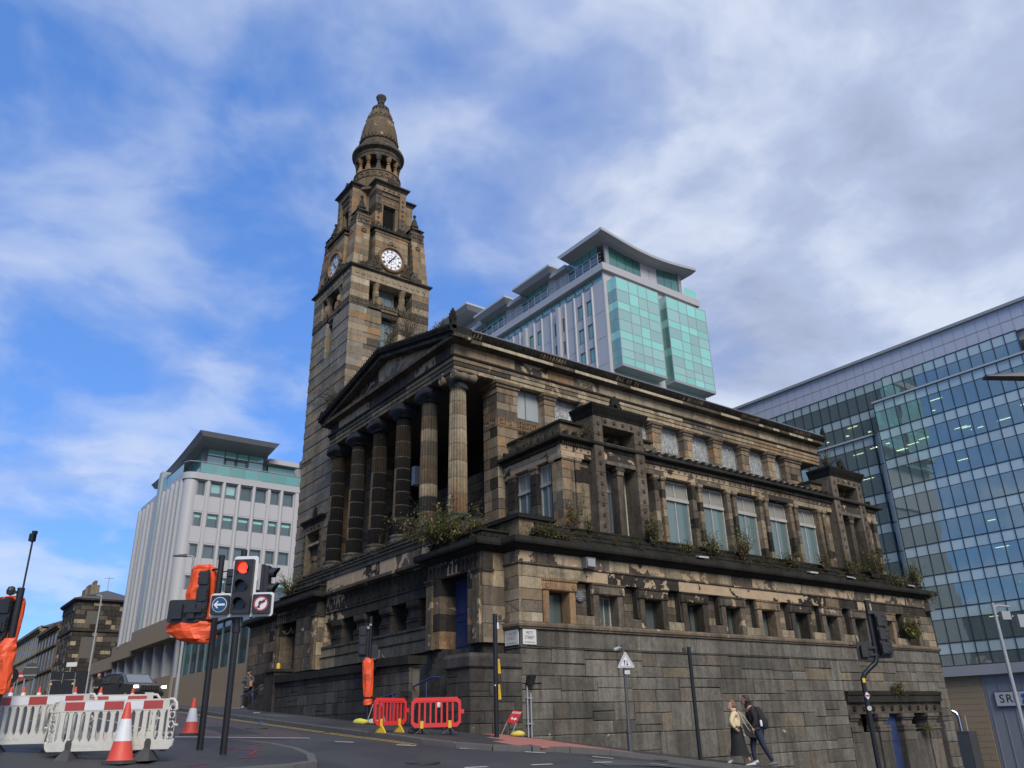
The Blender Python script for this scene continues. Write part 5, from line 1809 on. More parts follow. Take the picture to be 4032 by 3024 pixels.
for fr, n0, c0 in ((PITT, NS, 3.03), (FRONT, NF, 16.02)):
    n = n0 - .06
    w = MB()
    zz_ = zrange(21.13, 23.6, .33, .03)
    for k in range(len(zz_) - 1):
        m_ = c0 + RND.uniform(-.5, .5)
        for a, b in ((c0 - .93, m_), (m_, c0 + .93)):
            stone_mb(fr, a + .004, b - .004, zz_[k] + .004, zz_[k + 1] - .004, n, .5, tone(pick([(OCHRE, 4), (TAN, 4), (BUFF, 2)]), .95, .05), .008, .003, mb=w)
    pn2 = part('clock_panel', w, S_TOWER, church)
    lg = MB().fb(fr, c0 - 1.0, c0 + 1.0, n - .5, n + .03, 23.42, 23.5, tone(TAN, .8)).fb(fr, c0 - 1.08, c0 + 1.08, n - .9, n + .10, 23.6, 23.7, tone(DARK, 1.5))
    p0, p1 = fr(c0 - 1.05, n + .08, 23.7), fr(c0 + 1.05, n - .55, 23.95)
    lg.add([fr(c0 - 1.05, n + .08, 23.7), fr(c0 + 1.05, n + .08, 23.7), fr(c0 + 1.05, n - .8, 23.95), fr(c0 - 1.05, n - .8, 23.95)], [(0, 1, 2, 3)], tone(DARK, 1.3))
    for k in range(9):
        lg.fb(fr, c0 - .98 + k * .235, c0 - .90 + k * .235, n + .02, n + .1, 23.7, 23.82, tone(DARK, 1.5))
    part('clock_ledge', lg, S_LEDGE, pn2)
    zc = 22.03
    # clock: carved ring, dial, numerals, lattice, hands
    rg = MB()
    m2 = MB().lathe([(.58, -.05), (.60, .09), (.64, .13), (.70, .12), (.74, .06), (.75, -.05)], 0, 0, 48, tone(OCHRE, .75), cap=False)
    for k in range(48):
        a = 2 * pi * k / 48
        m2.tube([(.62 * cos(a), .62 * sin(a), .125), (.74 * cos(a), .74 * sin(a), .085)], [.022, .026], 5, tone(OCHRE, .85))
    def place(mbx):
        return [fr(c0 + p[0], n + p[2], zc + p[1]) for p in mbx.v]
    m2.v = place(m2)
    clk = part('clock', m2, S_TOWER, church, smooth=40)
    dd = MB().lathe([(.0, .02), (.585, .02)], 0, 0, 48, GREY, cap=False)
    dd.v = place(dd)
    part('clock_dial', dd, DIAL, clk)
    nm = MB()
    for k in range(12):
        a = 2 * pi * k / 12
        R_ = Matrix.Rotation(-a, 4, 'Z')
        bars = {0: 3, 1: 1, 2: 2, 3: 3, 4: 4, 5: 2, 6: 3, 7: 4, 8: 5, 9: 3, 10: 2, 11: 3}[k]
        for q in range(bars):
            x_ = (q - (bars - 1) / 2) * .032
            b_ = MB().box(x_ - .009, .42, .024, x_ + .009, .53, .030)
            nm.join(b_, R_)
        for q in range(5):
            b_ = MB().box(-.006, .545, .024, .006, .57, .030)
            nm.join(b_, Matrix.Rotation(-a - q * pi / 30, 4, 'Z'))
    for k in range(6):
        a = pi / 6 + k * pi / 3
        R_ = Matrix.Rotation(a, 4, 'Z')
        nm.join(MB().box(.13, -.006, .024, .26, .006, .029), R_)
        nm.join(MB().box(-.075, .10, .024, .075, .112, .0295), R_)
        nm.join(MB().tube([(.26, 0, .026), (.22, .13, .026)], .006, 4).tube([(.26, 0, .026), (.22, -.13, .026)], .006, 4).tube([(.26, 0, .026), (.40, 0, .026)], .006, 4), R_)
    tb = []
    for k in range(41):
        tb.append((.41 * cos(2 * pi * k / 40), .41 * sin(2 * pi * k / 40), .026))
    nm.tube(tb, .006, 4, cap=False)
    nm.v = place(nm)
    part('clock_numerals', nm, INK, clk)
    for nme, ang, L, wd in (('minute_hand', radians(38), .50, .028), ('hour_hand', radians(216), .36, .04)):
        h_ = MB().prism([(-wd * .5, -.12), (wd * .5, -.12), (wd, L * .6), (0, L), (-wd, L * .6)], .04, .05, lambda p, q, t_: (p, q, t_))
        h_.xf(Matrix.Rotation(-ang, 4, 'Z'))
        h_.v = place(h_)
        part(nme, h_, INK, clk)
    # scrolls either side and palmette above
    sc = MB()
    for s in (-1, 1):
        for (cu, cz, r0, turns) in ((.84, 21.52, .22, 2.3), (1.28, 21.34, .15, 2.0), (1.6, 21.27, .10, 1.8)):
            for e in (0, .5):
                path = [fr(c0 + s * (cu + r0 * (1 - i / 30) * cos(e * pi + i * turns * 2 * pi / 26)), n + .10, cz + r0 * (1 - i / 30) * sin(e * pi + i * turns * 2 * pi / 26)) for i in range(27)]
                sc.tube(path, [.045 * (1 - i / 40) for i in range(27)], 6, tone(GREYB, .8))
        sc.tube([fr(c0 + s * .5, n + .1, 21.32), fr(c0 + s * .9, n + .12, 21.24), fr(c0 + s * 1.4, n + .12, 21.19), fr(c0 + s * 1.75, n + .1, 21.17)], [.05, .07, .055, .03], 6, tone(GREYB, .7))
        for k in range(5):
            a = radians(20 + k * 22)
            sc.tube([fr(c0 + s * .80, n + .05, 21.75), fr(c0 + s * (.80 + .22 * cos(a)), n + .1, 21.75 + .26 * sin(a))], [.02, .035], 5, tone(GREYB, .9))
    part('scroll_carving', sc, S_LEDGE, clk, smooth=50)
    part('palmette', palmette(fr, c0, 22.74, n + .02, .40, .5, tone(TAN, .7), None, 9, .05), S_TOWER, clk)

# ---- belfry ------------------------------------------------------------------------------------------------------------
bc = MB().lathe([(1.36, 23.9), (1.36, 26.5), (1.72, 26.55), (1.75, 26.68), (1.5, 26.7)], TCX, TCY, 8, tone(TAN, .75), a0=pi / 8)
part('belfry_core', bc, S_TOWER, church)
LOUV = plain('dark_louvre', (.02, .02, .021), .7)
for q in range(4):
    R_ = Matrix.Translation((TCX, TCY, 0)) @ Matrix.Rotation(q * pi / 2, 4, 'Z')
    fr = lambda u, m_, z: (u, -m_, z)
    n = 1.79
    b = MB()
    c_ = tone(TAN, .85, .1)
    zz_ = [23.75, 24.3, 24.9, 25.4, 25.95, 26.3]
    for a, d in ((-.88, -.52), (.52, .88)):
        for k in range(5):
            stone_mb(fr, a, d, zz_[k] + .003, zz_[k + 1] - .003, n, .8, tone(pick([(TAN, 4), (OCHRE, 2), (GREYB, 2), (DARK, .6)]), .95), .01, .003, mb=b)
    b.fb(fr, -.88, .88, n - .8, n, 26.3, 26.56, tone(TAN, .95))
    b.fb(fr, -.52, .52, n - .8, n - .08, 26.05, 26.3, tone(GREYB, .9)).fb(fr, -.52, .52, n - .8, n - .14, 25.55, 26.05, tone(TAN, .9))
    b.fb(fr, -.52, -.36, n - .8, n - .16, 23.8, 25.55, tone(TAN, .8)).fb(fr, .36, .52, n - .8, n - .16, 23.8, 25.55, tone(TAN, .8)).fb(fr, -.36, .36, n - .8, n - .5, 23.8, 25.55, DARK)
    cpf = [(-.3, 26.56), (.02, 26.56), (.05, 26.66), (.16, 26.74), (.17, 26.80), (-.3, 26.86)]
    b.sweep([(-.88, -.9), (-.88, -n), (.88, -n), (.88, -.9)], cpf, tone(DARK, 1.4))
    b.box(-.85, -n + .02, 26.6, .85, -.9, 26.86, tone(GREYB, .6))
    meander(fr, -.5, .5, 25.68, 25.92, n - .14, tone(TAN, .8), b)
    b.xf(R_)
    ao = part('belfry_window', b, S_TOWER, church)
    rs = MB()
    for k in range(8):
        for s in (-.7, .7):
            disc(fr, s, 23.95 + k * .3, n, .09, .035, 7, tone(TAN, .9), rs)
    for k in range(4):
        disc(fr, -.42 + k * .28, 26.43, n, .08, .035, 7, tone(TAN, .9), rs)
    for k in range(18):
        u = -.86 + k * .101
        rs.add([fr(u - .03, n + .03, 26.58), fr(u + .03, n + .03, 26.58), fr(u, n + .13, 26.72)], [(0, 1, 2)], DARK)
    palmette(fr, 0, 26.8, n - .05, .55, .55, tone(DARK, 1.6), rs, 9, .06)
    rs.xf(R_)
    part('rosette', rs, S_TOWER, ao)
    lv = MB()
    for k in range(19):
        z = 23.85 + k * .09
        lv.hexa([fr(-.36, n - .44, z + .05), fr(.36, n - .44, z + .05), fr(.36, n - .32, z - .02), fr(-.36, n - .32, z - .02), fr(-.36, n - .44, z + .07), fr(.36, n - .44, z + .07), fr(.36, n - .32, z), fr(-.36, n - .32, z)])
    lv.xf(R_)
    part('louvre', lv, LOUV, ao)
# ---- drum, ring of colonnettes, dome ------------------------------------------------------------------------------------
dr = MB().lathe([(1.5, 26.66), (1.5, 26.78), (1.30, 26.82), (1.27, 26.86), (1.25, 28.02), (1.30, 28.06), (1.30, 28.12), (.8, 28.12)], TCX, TCY, 40, tone(TAN, .75, .1))
part('tower_drum', dr, S_TOWER, church, smooth=30)
km = MB()
for k in range(22):
    a = 2 * pi * k / 22
    fr = lambda u, m_, z: (u, -m_, z)
    t_ = MB()
    w = .3
    for (p0, p1, q0, q1) in ((0, .14, 0, 1), (.14, .82, .87, 1), (.68, .82, .28, .87), (.36, .68, .28, .42), (.36, .48, .42, .66), (.14, 1.0, 0, .13)):
        t_.fb(fr, (p0 - .5) * .34, (p1 - .5) * .34, 1.24, 1.285, 27.62 + q0 * w, 27.62 + q1 * w, tone(TAN, .55))
    km.join(t_, Matrix.Translation((TCX, TCY, 0)) @ Matrix.Rotation(a, 4, 'Z'))
part('greek_key_band', km, S_TOWER, church)
part('dome_core', MB().lathe([(.72, 28.1), (.72, 29.3)], TCX, TCY, 24, tone(DARK, .6)), S_DARK, church)
for k in range(12):
    a = 2 * pi * k / 12 + .1
    x, y = TCX + 1.08 * cos(a), TCY + 1.08 * sin(a)
    c_ = tone(pick([(TAN, 3), (OCHRE, 2), (GREYB, 2)]), .85)
    part('colonnette', MB().lathe([(.19, 28.10), (.17, 28.3), (.12, 28.5), (.09, 28.62), (.12, 28.65), (.09, 28.68), (.09, 28.76), (.13, 28.79), (.10, 28.82), (.13, 28.9), (.17, 29.02), (.18, 29.12)], x, y, 12, c_), S_TOWER, church, smooth=40)
dm = MB()
dm.lathe([(.8, 29.10), (1.24, 29.10), (1.24, 29.30), (1.27, 29.32), (1.25, 29.5), (1.33, 29.55), (1.44, 29.62), (1.45, 29.72), (1.40, 29.84), (1.24, 29.98), (1.12, 30.04), (1.10, 30.22), (1.08, 30.26)], TCX, TCY, 48, tone(GREYB, .9, .1))
part('dome_cornice', dm, S_LEDGE, church, smooth=30)
ds = MB().lathe([(1.05, 30.2), (1.06, 30.5), (1.055, 30.8), (1.03, 31.1), (.985, 31.4), (.92, 31.7), (.84, 32.0), (.75, 32.28), (.65, 32.56), (.55, 32.82), (.46, 33.0), (.44, 33.02)], TCX, TCY, 48, tone(TAN, .5, .35))
dome = part('dome', ds, S_TOWER, church, smooth=30)
or_ = MB()
for k in range(30):
    a = 2 * pi * k / 30
    p = MB()
    palmette(lambda u, m_, z: (u, -m_, z), 0, 30.42, 1.05, .34, .22, tone(DARK, .8), p, 3, .07)
    or_.join(p, Matrix.Translation((TCX, TCY, 0)) @ Matrix.Rotation(a, 4, 'Z'))
for k in range(18):
    a = 2 * pi * k / 18
    p = MB()
    w = .2
    for (p0, p1, q0, q1) in ((0, .14, 0, 1), (.14, .82, .87, 1), (.68, .82, .28, .87), (.36, .68, .28, .42), (.14, 1.0, 0, .13)):
        p.fb(lambda u, m_, z: (u, -m_, z), (p0 - .5) * .26, (p1 - .5) * .26, .74, .80 - q0 * .06, 32.12 + q0 * w, 32.12 + q1 * w, tone(DARK, 1.6))
    or_.join(p, Matrix.Translation((TCX, TCY, 0)) @ Matrix.Rotation(a, 4, 'Z'))
for k in range(16):
    a = 2 * pi * k / 16
    or_.tube([(TCX + r_ * cos(a), TCY + r_ * sin(a), z) for r_, z in ((.70, 32.44), (.60, 32.72), (.47, 33.02))], [.055, .055, .045], 5, tone(GREYB, 1.1))
part('dome_carving', or_, S_TOWER, dome)
sl = MB()
for k in range(8):
    a = 2 * pi * (k + .5) / 8
    sl.tube([(TCX + r_ * cos(a), TCY + r_ * sin(a), z) for r_, z in ((.655, 32.60), (.56, 32.85))], .05, 4, BLACK)
part('dome_slit', sl, DARKVOID, dome)
fn = MB().lathe([(.42, 32.98), (.50, 33.02), (.52, 33.1), (.50, 33.22), (.46, 33.26), (.30, 33.30), (.20, 33.38), (.17, 33.5), (.16, 33.62), (.20, 33.64), (.20, 33.68), (.19, 33.70), (.21, 33.85), (.27, 34.02), (.30, 34.12), (.29, 34.17), (.20, 34.2), (.0, 34.18)], TCX, TCY, 24, tone(GREYS, .7))
part('urn_finial', fn, S_LEDGE, dome, smooth=35)

# ================================================================== neighbouring buildings
PANEL = plain('silver_white_panel', (.40, .40, .405), .42, var=.06, scale=1.5, dirt=.06)
PANEL_G = plain('grey_metal_trim', (.26, .27, .285), .45, var=.1)
SOFFIT = plain('grey_soffit', (.15, .16, .165), .6, var=.1)
FRAME_G = plain('grey_green_frame', (.13, .15, .15), .5)
OFFGLASS = glass_mat('office_glass', (.06, .09, .09), refl=.1, rough=.02)
SHOPGLASS = glass_mat('shopfront_glass', (.035, .055, .052), refl=.03, rough=.03)
TEAL = glass_mat('teal_glass', (.09, .27, .235), refl=.12, rough=.03)
TEAL_L = glass_mat('pale_teal_glass', (.22, .55, .47), refl=.12, rough=.06)
TEAL_F = glass_mat('frosted_teal_glass', (.25, .45, .40), refl=.14, rough=.12)
TEAL_D = glass_mat('dark_teal_glass', (.045, .15, .125), refl=.08, rough=.03)
CURTAIN = plain('beige_cladding', (.27, .205, .13), .85, var=.12, scale=2)

# ---- white office block up St Vincent Street -------------------------------------------------------------------------
off = thing('office_block', 'white panelled office block with curved grey roof behind the traffic signals', 'building')
XL, YL = 3.5, 49.93
part('wall', MB().box(XL + .45, YL + .45, 3, 32, 64.4, 19.9), PANEL_G, off)
SD = lambda u, n, z: (u, YL - n, z)          # face towards Pitt Street
FT = lambda u, n, z: (XL - n, u, z)
cols_ = [(4.22, 5.15), (5.62, 6.51), (6.88, 7.76), (8.17, 9.10), (9.45, 10.39), (10.82, 11.56), (11.96, 12.85)]
rows_ = [(18.54, 19.73), (15.95, 17.05), (13.41, 14.48), (10.85, 11.92), (8.3, 9.35)]
xe = [4.2, 5.38, 6.70, 7.97, 9.28, 10.6, 11.76, 13.3]
for i, (a, b) in enumerate(cols_):
    ztop = 19.85
    for r, (z0, z1) in enumerate(rows_):
        zb = rows_[r + 1][1] + .14 if r < 4 else 7.6
        x0, x1 = xe[i] + .015, xe[i + 1] - .015
        pm = MB()
        # panel below the window, strips beside and above it
        pm.fb(SD, x0, x1, -.3, -.1, zb + .01, z0 - .02).fb(SD, x0, a - .02, -.3, -.1, z0 - .02, ztop if r == 0 else z1 + .13).fb(SD, b + .02, x1, -.3, -.1, z0 - .02, ztop if r == 0 else z1 + .13).fb(SD, a - .02, b + .02, -.3, -.1, z1 + .02, (ztop if r == 0 else z1 + .13))
        part('cladding_panel', pm, PANEL, off)
        w = MB().fb(SD, a, a + .06, -.4, -.16, z0, z1).fb(SD, b - .06, b, -.4, -.16, z0, z1).fb(SD, a, b, -.4, -.16, z0, z0 + .06).fb(SD, a, b, -.4, -.16, z1 - .06, z1)
        wn = part('window', w, FRAME_G, off)
        part('pane', MB().fb(SD, a + .06, b - .06, -.32, -.3, z0 + .06, z1 - .06), OFFGLASS, wn)
        if r == 1 or (r == 3 and i > 1) or (r == 0 and i in (1, 2)):
            part('blind', MB().fb(SD, a + .06, b - .06, -.298, -.292, z0 + (.68 if r else .3) * (z1 - z0), z1 - .06), TEAL_L if r else TEAL_F, wn)
for i, x in enumerate(xe[1:-1]):
    if i in (0, 4):
        part('fin', MB().fb(SD, x - .12, x + .12, -.2, .04, 7.6, 19.85), PANEL, off)
    else:
        part('fin', MB().lathe([(.16, 7.6), (.16, 19.85)], x, YL + .05, 14), PANEL, off, smooth=50)
part('fin', MB().fb(SD, 12.98, 13.3, -.2, .06, 7.6, 19.85), PANEL, off)
for k in range(8):
    part('cladding_panel', MB().fb(SD, 13.35 + k * 1.3, 14.6 + k * 1.3, -.3, -.1, 7.6, 19.85), PANEL, off)
rc = MB().lathe([(.62, 7.6), (.62, 12.4), (.62, 14.5), (.62, 17.15), (.62, 19.85)], XL + .66, YL + .66, 28)
part('rounded_corner', rc, PANEL, off, smooth=40)
ppath = [(XL - .1, 64.5)] + [(XL - .1 + .9 - .9 * cos(a), YL - .1 + .9 - .9 * sin(a)) for a in [pi / 2 * k / 6 for k in range(7)]] + [(26, YL - .1)]
part('parapet', MB().sweep(ppath, [(-.5, 19.85), (.0, 19.85), (.03, 20.38), (-.5, 20.4)]), PANEL, off)
gb = MB()
for i in range(9):
    x = 4.6 + i * 1.23
    gb.fb(SD, x - .02, x + .02, .0, .06, 20.2, 21.35)
part('balustrade_post', gb, PANEL_G, off)
for i in range(8):
    part('balustrade_pane', MB().fb(SD, 4.64 + i * 1.23, 5.79 + i * 1.23, .02, .035, 20.45, 21.28), TEAL, off)
for i in range(10):
    part('balustrade_pane', MB().fb(FT, 50.9 + i * .75, 51.6 + i * .75, .03, .045, 20.45, 21.28), TEAL, off)
part('handrail', MB().tube([(XL - .08, 58.5, 21.33), (XL - .08, YL + .8, 21.33), (XL + .2, YL + .15, 21.33), (XL + .9, YL - .08, 21.33), (18, YL - .08, 21.33)], .035, 6), PANEL_G, off)
# penthouse
ph = MB().fb(SD, 5.02, 5.42, -1.9, -1.45, 20.4, 23.62).fb(SD, 10.35, 10.7, -1.9, -1.45, 20.4, 23.62)
for x in (6.9, 7.95, 9.0):
    ph.fb(SD, x - .04, x + .04, -1.6, -1.48, 20.4, 23.62)
ph.fb(SD, 5.4, 10.35, -1.6, -1.49, 22.45, 22.53)
for x in (6.95, 7.95):
    ph.fb(SD, x, x + .09, -1.6, -1.46, 20.4, 22.4).fb(SD, x + .85, x + .94, -1.6, -1.46, 20.4, 22.4).fb(SD, x, x + .94, -1.6, -1.46, 22.3, 22.4)
part('penthouse_frame', ph, FRAME_G, off)
for a, b in ((5.42, 6.86), (6.94, 7.91), (7.99, 8.96), (9.04, 10.35)):
    part('pane', MB().fb(SD, a, b, -1.56, -1.54, 20.4, 22.45), TEAL if 6.8 < a < 8.5 else TEAL_F, off)
    part('pane', MB().fb(SD, a, b, -1.56, -1.54, 22.53, 23.62), TEAL_L, off)
for k in range(6):
    part('pane', MB().fb(FT, 51.5 + k * 1.6, 53.0 + k * 1.6, -1.6, -1.58, 20.4, 22.9), TEAL, off)
part('pane', MB().fb(SD, 10.75, 13.2, -1.3, -1.28, 20.4, 22.4), TEAL, off)
part('canopy', MB().fb(SD, 10.6, 13.4, -2.5, -.7, 22.42, 22.85), PANEL, off)
part('penthouse_core', MB().box(5.6, 52.2, 20.3, 26, 63, 22.8), PANEL_G, off)
def wave(y):
    t = (y - 48.9) / 15.3
    return 23.75 - 1.0 * sin(min(1, max(0, t)) * pi * .62) - .1 * t
rfm = MB()
yy = [48.9 + 15.3 * k / 12 for k in range(13)]
for x0, x1 in ((3.9, 10.8), (13.9, 20.5)):
    vs = []
    for y in yy:
        vs += [(x0, y, wave(y)), (x1, y, wave(y)), (x1 - .25, y + (.3 if y == yy[0] else 0), wave(y) - .36), (x0 + .35, y + (.3 if y == yy[0] else 0), wave(y) - .36)]
    fs = [(4 * i + k, 4 * i + (k + 1) % 4, 4 * i + 4 + (k + 1) % 4, 4 * i + 4 + k) for i in range(12) for k in range(4)] + [(0, 1, 2, 3), (48, 49, 50, 51)]
    part('roof', MB().add(vs, fs), PANEL_G, off)
# tall fins towards the street
for k, y in enumerate((50.95, 51.8, 52.75, 53.7, 54.6, 55.5, 59.0, 59.9, 60.8, 61.7, 62.7, 63.7)):
    part('fin', MB().fb(FT, y - .22, y + .22, -.3, .18 + .12 * (k % 3), 8.1 - .05 * k, 19.85), PANEL if k % 3 else plain('fin_grey%d' % k, (.33, .345, .35), .45), off)
    part('pane', MB().fb(FT, y + .24, y + .70, -.1, -.08, 8.1, 19.85), OFFGLASS, off)
part('stair_tower', MB().fb(FT, 57.3, 58.3, -.5, .25, 8, 22.2), plain('fin_dark', (.30, .33, .32), .4), off)
part('pane', MB().fb(FT, 56.0, 57.3, -.2, .1, 7.9, 21.6), TEAL, off)
part('end_wall', MB().fb(FT, 64.0, 64.5, -.6, .15, 7.2, 19.85), PANEL, off)
# ground storey, stone-faced, stepping down the street
for (y0, y1, z0, z1, n) in ((46, 58.2, 6.75, 8.25, .55), (58.2, 66, 6.4, 7.7, .35), (66, 76, 5.9, 7.0, .15)):
    part('stone_fascia', MB().fb(FT, y0, y1, -1.5, n, z0, z1), CURTAIN, off)
    part('shopfront_back', MB().fb(FT, y0, y1, -1.9, -1.2, 3, z0), plain('shop_dark%d' % y0, (.02, .03, .03), .6), off)
    k = int((y1 - y0) / 1.5)
    for i in range(k):
        part('shopfront_pane', MB().fb(FT, y0 + i * 1.5 + .05, y0 + i * 1.5 + 1.45, -.6, -.57, 4.2, z0), TEAL_D if i % 3 == 1 else SHOPGLASS, off)
    for i in range(0, k + 1, 2):
        part('shopfront_pier', MB().fb(FT, y0 + i * 1.5 - .2, y0 + i * 1.5 + .2, -.7, .05, 2.5, z0), PANEL_G, off)
part('street_plinth', MB().fb(FT, 46, 76, -.7, .1, 2.0, 4.2), CURTAIN, off)
part('podium_wing', MB().box(XL + .5, 21.5, 2, 9, 49.4, 7.0), PANEL_G, off)
part('podium_plinth', MB().fb(FT, 21.4, 46, -.7, .0, .5, 4.0), CURTAIN, off)
part('podium_fascia', MB().fb(FT, 21.4, 46, -.7, .1, 6.9, 7.2), PANEL_G, off)
for i in range(15):
    y = 21.6 + i * 1.62
    part('shopfront_pane', MB().fb(FT, y + .05, y + 1.56, -.2, -.17, 4.02, 6.1), (SHOPGLASS, TEAL_D, SHOPGLASS)[i % 3], off)
    part('shopfront_pane', MB().fb(FT, y + .05, y + 1.56, -.2, -.17, 6.18, 6.9), SHOPGLASS, off)
    part('shopfront_mullion', MB().fb(FT, y - .05, y + .05, -.25, -.1, 4.0, 6.9), FRAME_G, off)
# sloping forecourt wall in front of it
part('forecourt_wall', MB().hexa([(2.2, 19.4, .6), (2.5, 19.4, .6), (2.5, 33, 1.4), (2.2, 33, 1.4), (2.2, 19.4, 2.35), (2.5, 19.4, 2.35), (2.5, 33, 2.6), (2.2, 33, 2.6)]), CURTAIN, off)

# ---- tall block with glass bays behind the church ---------------------------------------------------------------------
tal = thing('hotel_block', 'tall white block with pale green glass bays and swept roof behind the church', 'building')
XM, YM = 36.0, 32.39
LF = lambda u, n, z: (XM - n, u, z)
SF = lambda u, n, z: (u, YM - n, z)
part('wall', MB().box(XM + .2, YM + .25, 0, 49.3, 66, 41.8), PANEL_G, tal)
fins = [34.14, 35.51, 36.86, 38.3, 39.3, 40.66, 42.25, 43.6, 44.97, 46.19, 47.4, 48.6, 50.0, 51.4, 52.8, 54.2]
wins = {0: None, 1: (34.43, 35.12), 2: (35.77, 36.49), 4: (38.62, 38.91), 5: (39.56, 40.21), 7: (42.5, 43.19), 8: (43.81, 44.56), 10: (46.45, 47.15), 12: (48.95, 49.6)}
edges_ = [YM + .2] + fins + [64]
for i in range(len(edges_) - 1):
    a, b = edges_[i] + .04, edges_[i + 1] - .04
    zt_ = 40.6 if i % 4 else 40.9
    w = wins.get(i)
    levels = [(38.62, 0), (36.0, 1), (33.4, 2), (30.8, 3)]
    prev = zt_
    if w:
        zs_w = [(37.78, 39.4), (35.18, 36.75), (32.6, 34.15), (30.0, 31.55)]
        if i in (4, 5):
            zs_w = [(z0 - .1, z1 - .25) for z0, z1 in zs_w]
        for (z0, z1) in zs_w:
            part('cladding_panel', MB().fb(LF, a, b, -.2, .0, z1 + .02, prev - .03), PANEL, tal)
            part('cladding_panel', MB().fb(LF, a, w[0] - .02, -.2, .0, z0, z1).fb(LF, w[1] + .02, b, -.2, .0, z0, z1), PANEL, tal)
            wf = MB().fb(LF, w[0], w[1], -.2, -.02, z0, z0 + .07).fb(LF, w[0], w[1], -.2, -.02, z1 - .07, z1).fb(LF, w[0], w[0] + .06, -.2, -.02, z0, z1).fb(LF, w[1] - .06, w[1], -.2, -.02, z0, z1)
            wo_ = part('window', wf, FRAME_G, tal)
            part('pane', MB().fb(LF, w[0] + .06, w[1] - .06, -.12, -.1, z0 + .07, z1 - .07), TEAL, wo_)
            prev = z0
        part('cladding_panel', MB().fb(LF, a, b, -.2, .0, 24, prev - .03), PANEL, tal)
    else:
        for z0, z1 in ((37.4, zt_), (34.6, 37.4), (31.8, 34.6), (24, 31.8)):
            part('cladding_panel', MB().fb(LF, a, b, -.2, .0, z0 + .02, z1 - .02), PANEL, tal)
    # high-level strip window above each panel
    part('window', MB().fb(LF, a + .1, b - .1, -.2, -.15, 40.95, 41.7), TEAL, tal)
for i, y in enumerate(fins):
    if i % 4 == 0 and i:
        part('fin', MB().fb(LF, y - .2, y + .25, -.1, .35, 24, 40.6), PANEL, tal)
    else:
        part('fin', MB().lathe([(.13, 24), (.13, 40.65)], XM - .05, y, 12), PANEL, tal, smooth=50)
part('floor_band', MB().sweep([(XM, 66), (XM, YM), (49.6, YM), (49.6, 50)], [(-.4, 41.75), (.35, 41.75), (.4, 42.5), (-.4, 42.52)]), PANEL, tal)
rl = MB()
for i in range(22):
    y = YM + .3 + i * 1.15
    rl.fb(LF, y - .03, y + .03, .25, .32, 42.5, 43.75)
for z in (42.9, 43.3, 43.75):
    rl.tube([(XM - .28, YM - .1, z), (XM - .28, 58, z)], .035, 5)
part('railing', rl, PANEL_G, tal)
# penthouse glazing under the swept roofs
PH0 = 43.0
part('penthouse_core', MB().box(XM + 2.2, YM + 1.4, 42, 48, 64, 45.4), PANEL_G, tal)
for (y0, y1) in ((YM + .9, 38.1), (41.3, 46.2), (49.2, 54.2)):
    k = int((y1 - y0) / 1.2)
    w = (y1 - y0) / k
    for i in range(k):
        part('pane', MB().fb(LF, y0 + i * w + .04, y0 + (i + 1) * w - .04, -.35, -.33, 42.5, 44.1), TEAL_D if i % 2 else OFFGLASS, tal)
        part('pane', MB().fb(LF, y0 + i * w + .04, y0 + (i + 1) * w - .04, -.35, -.33, 44.18, 45.3), TEAL, tal)
for (y0, y1) in ((38.1, 41.3), (46.2, 49.2), (54.2, 58), (58, 64)):
    part('cladding_panel', MB().fb(LF, y0 + .03, (y0 + y1) / 2 - .03, -.5, -.3, 42.5, 45.2), PANEL, tal)
    part('cladding_panel', MB().fb(LF, (y0 + y1) / 2 + .03, y1 - .03, -.5, -.3, 42.5, 45.2), PANEL, tal)
def slab_roof(y0, y1, x0, x1, z, name='roof'):
    v = [(x0 + .5, y0 + .5, z - .75), (x1, y0 + .5, z - .75), (x1, y1 - .5, z - .75), (x0 + .5, y1 - .5, z - .75), (x0, y0, z - .28), (x1, y0, z - .28), (x1, y1, z - .28), (x0, y1, z - .28)]
    mb = MB().hexa(v)
    mb.hexa([(x0, y0, z - .28), (x1, y0, z - .28), (x1, y1, z - .28), (x0, y1, z - .28), (x0 + .05, y0 + .05, z), (x1, y0 + .05, z), (x1, y1 - .05, z), (x0 + .05, y1 - .05, z)])
    return part(name, mb, PANEL_ROOF, tal)
PANEL_ROOF = plain('pale_grey_roof_edge', (.34, .35, .36), .5, var=.08)
slab_roof(39.35, 46.0, 34.8, 45, 45.75)
slab_roof(47.4, 53.75, 34.8, 45, 45.7)
slab_roof(55.3, 61.9, 34.8, 45, 48.45)
part('roof_stage', MB().box(37.5, 55.6, 45, 45, 61.5, 47.8), PANEL, tal)
for y0 in (37.6, 45.4, 53.2):
    part('canopy', MB().fb(LF, y0, y0 + 2.6, -1.5, .4, 44.55, 45.0), PANEL_ROOF, tal)
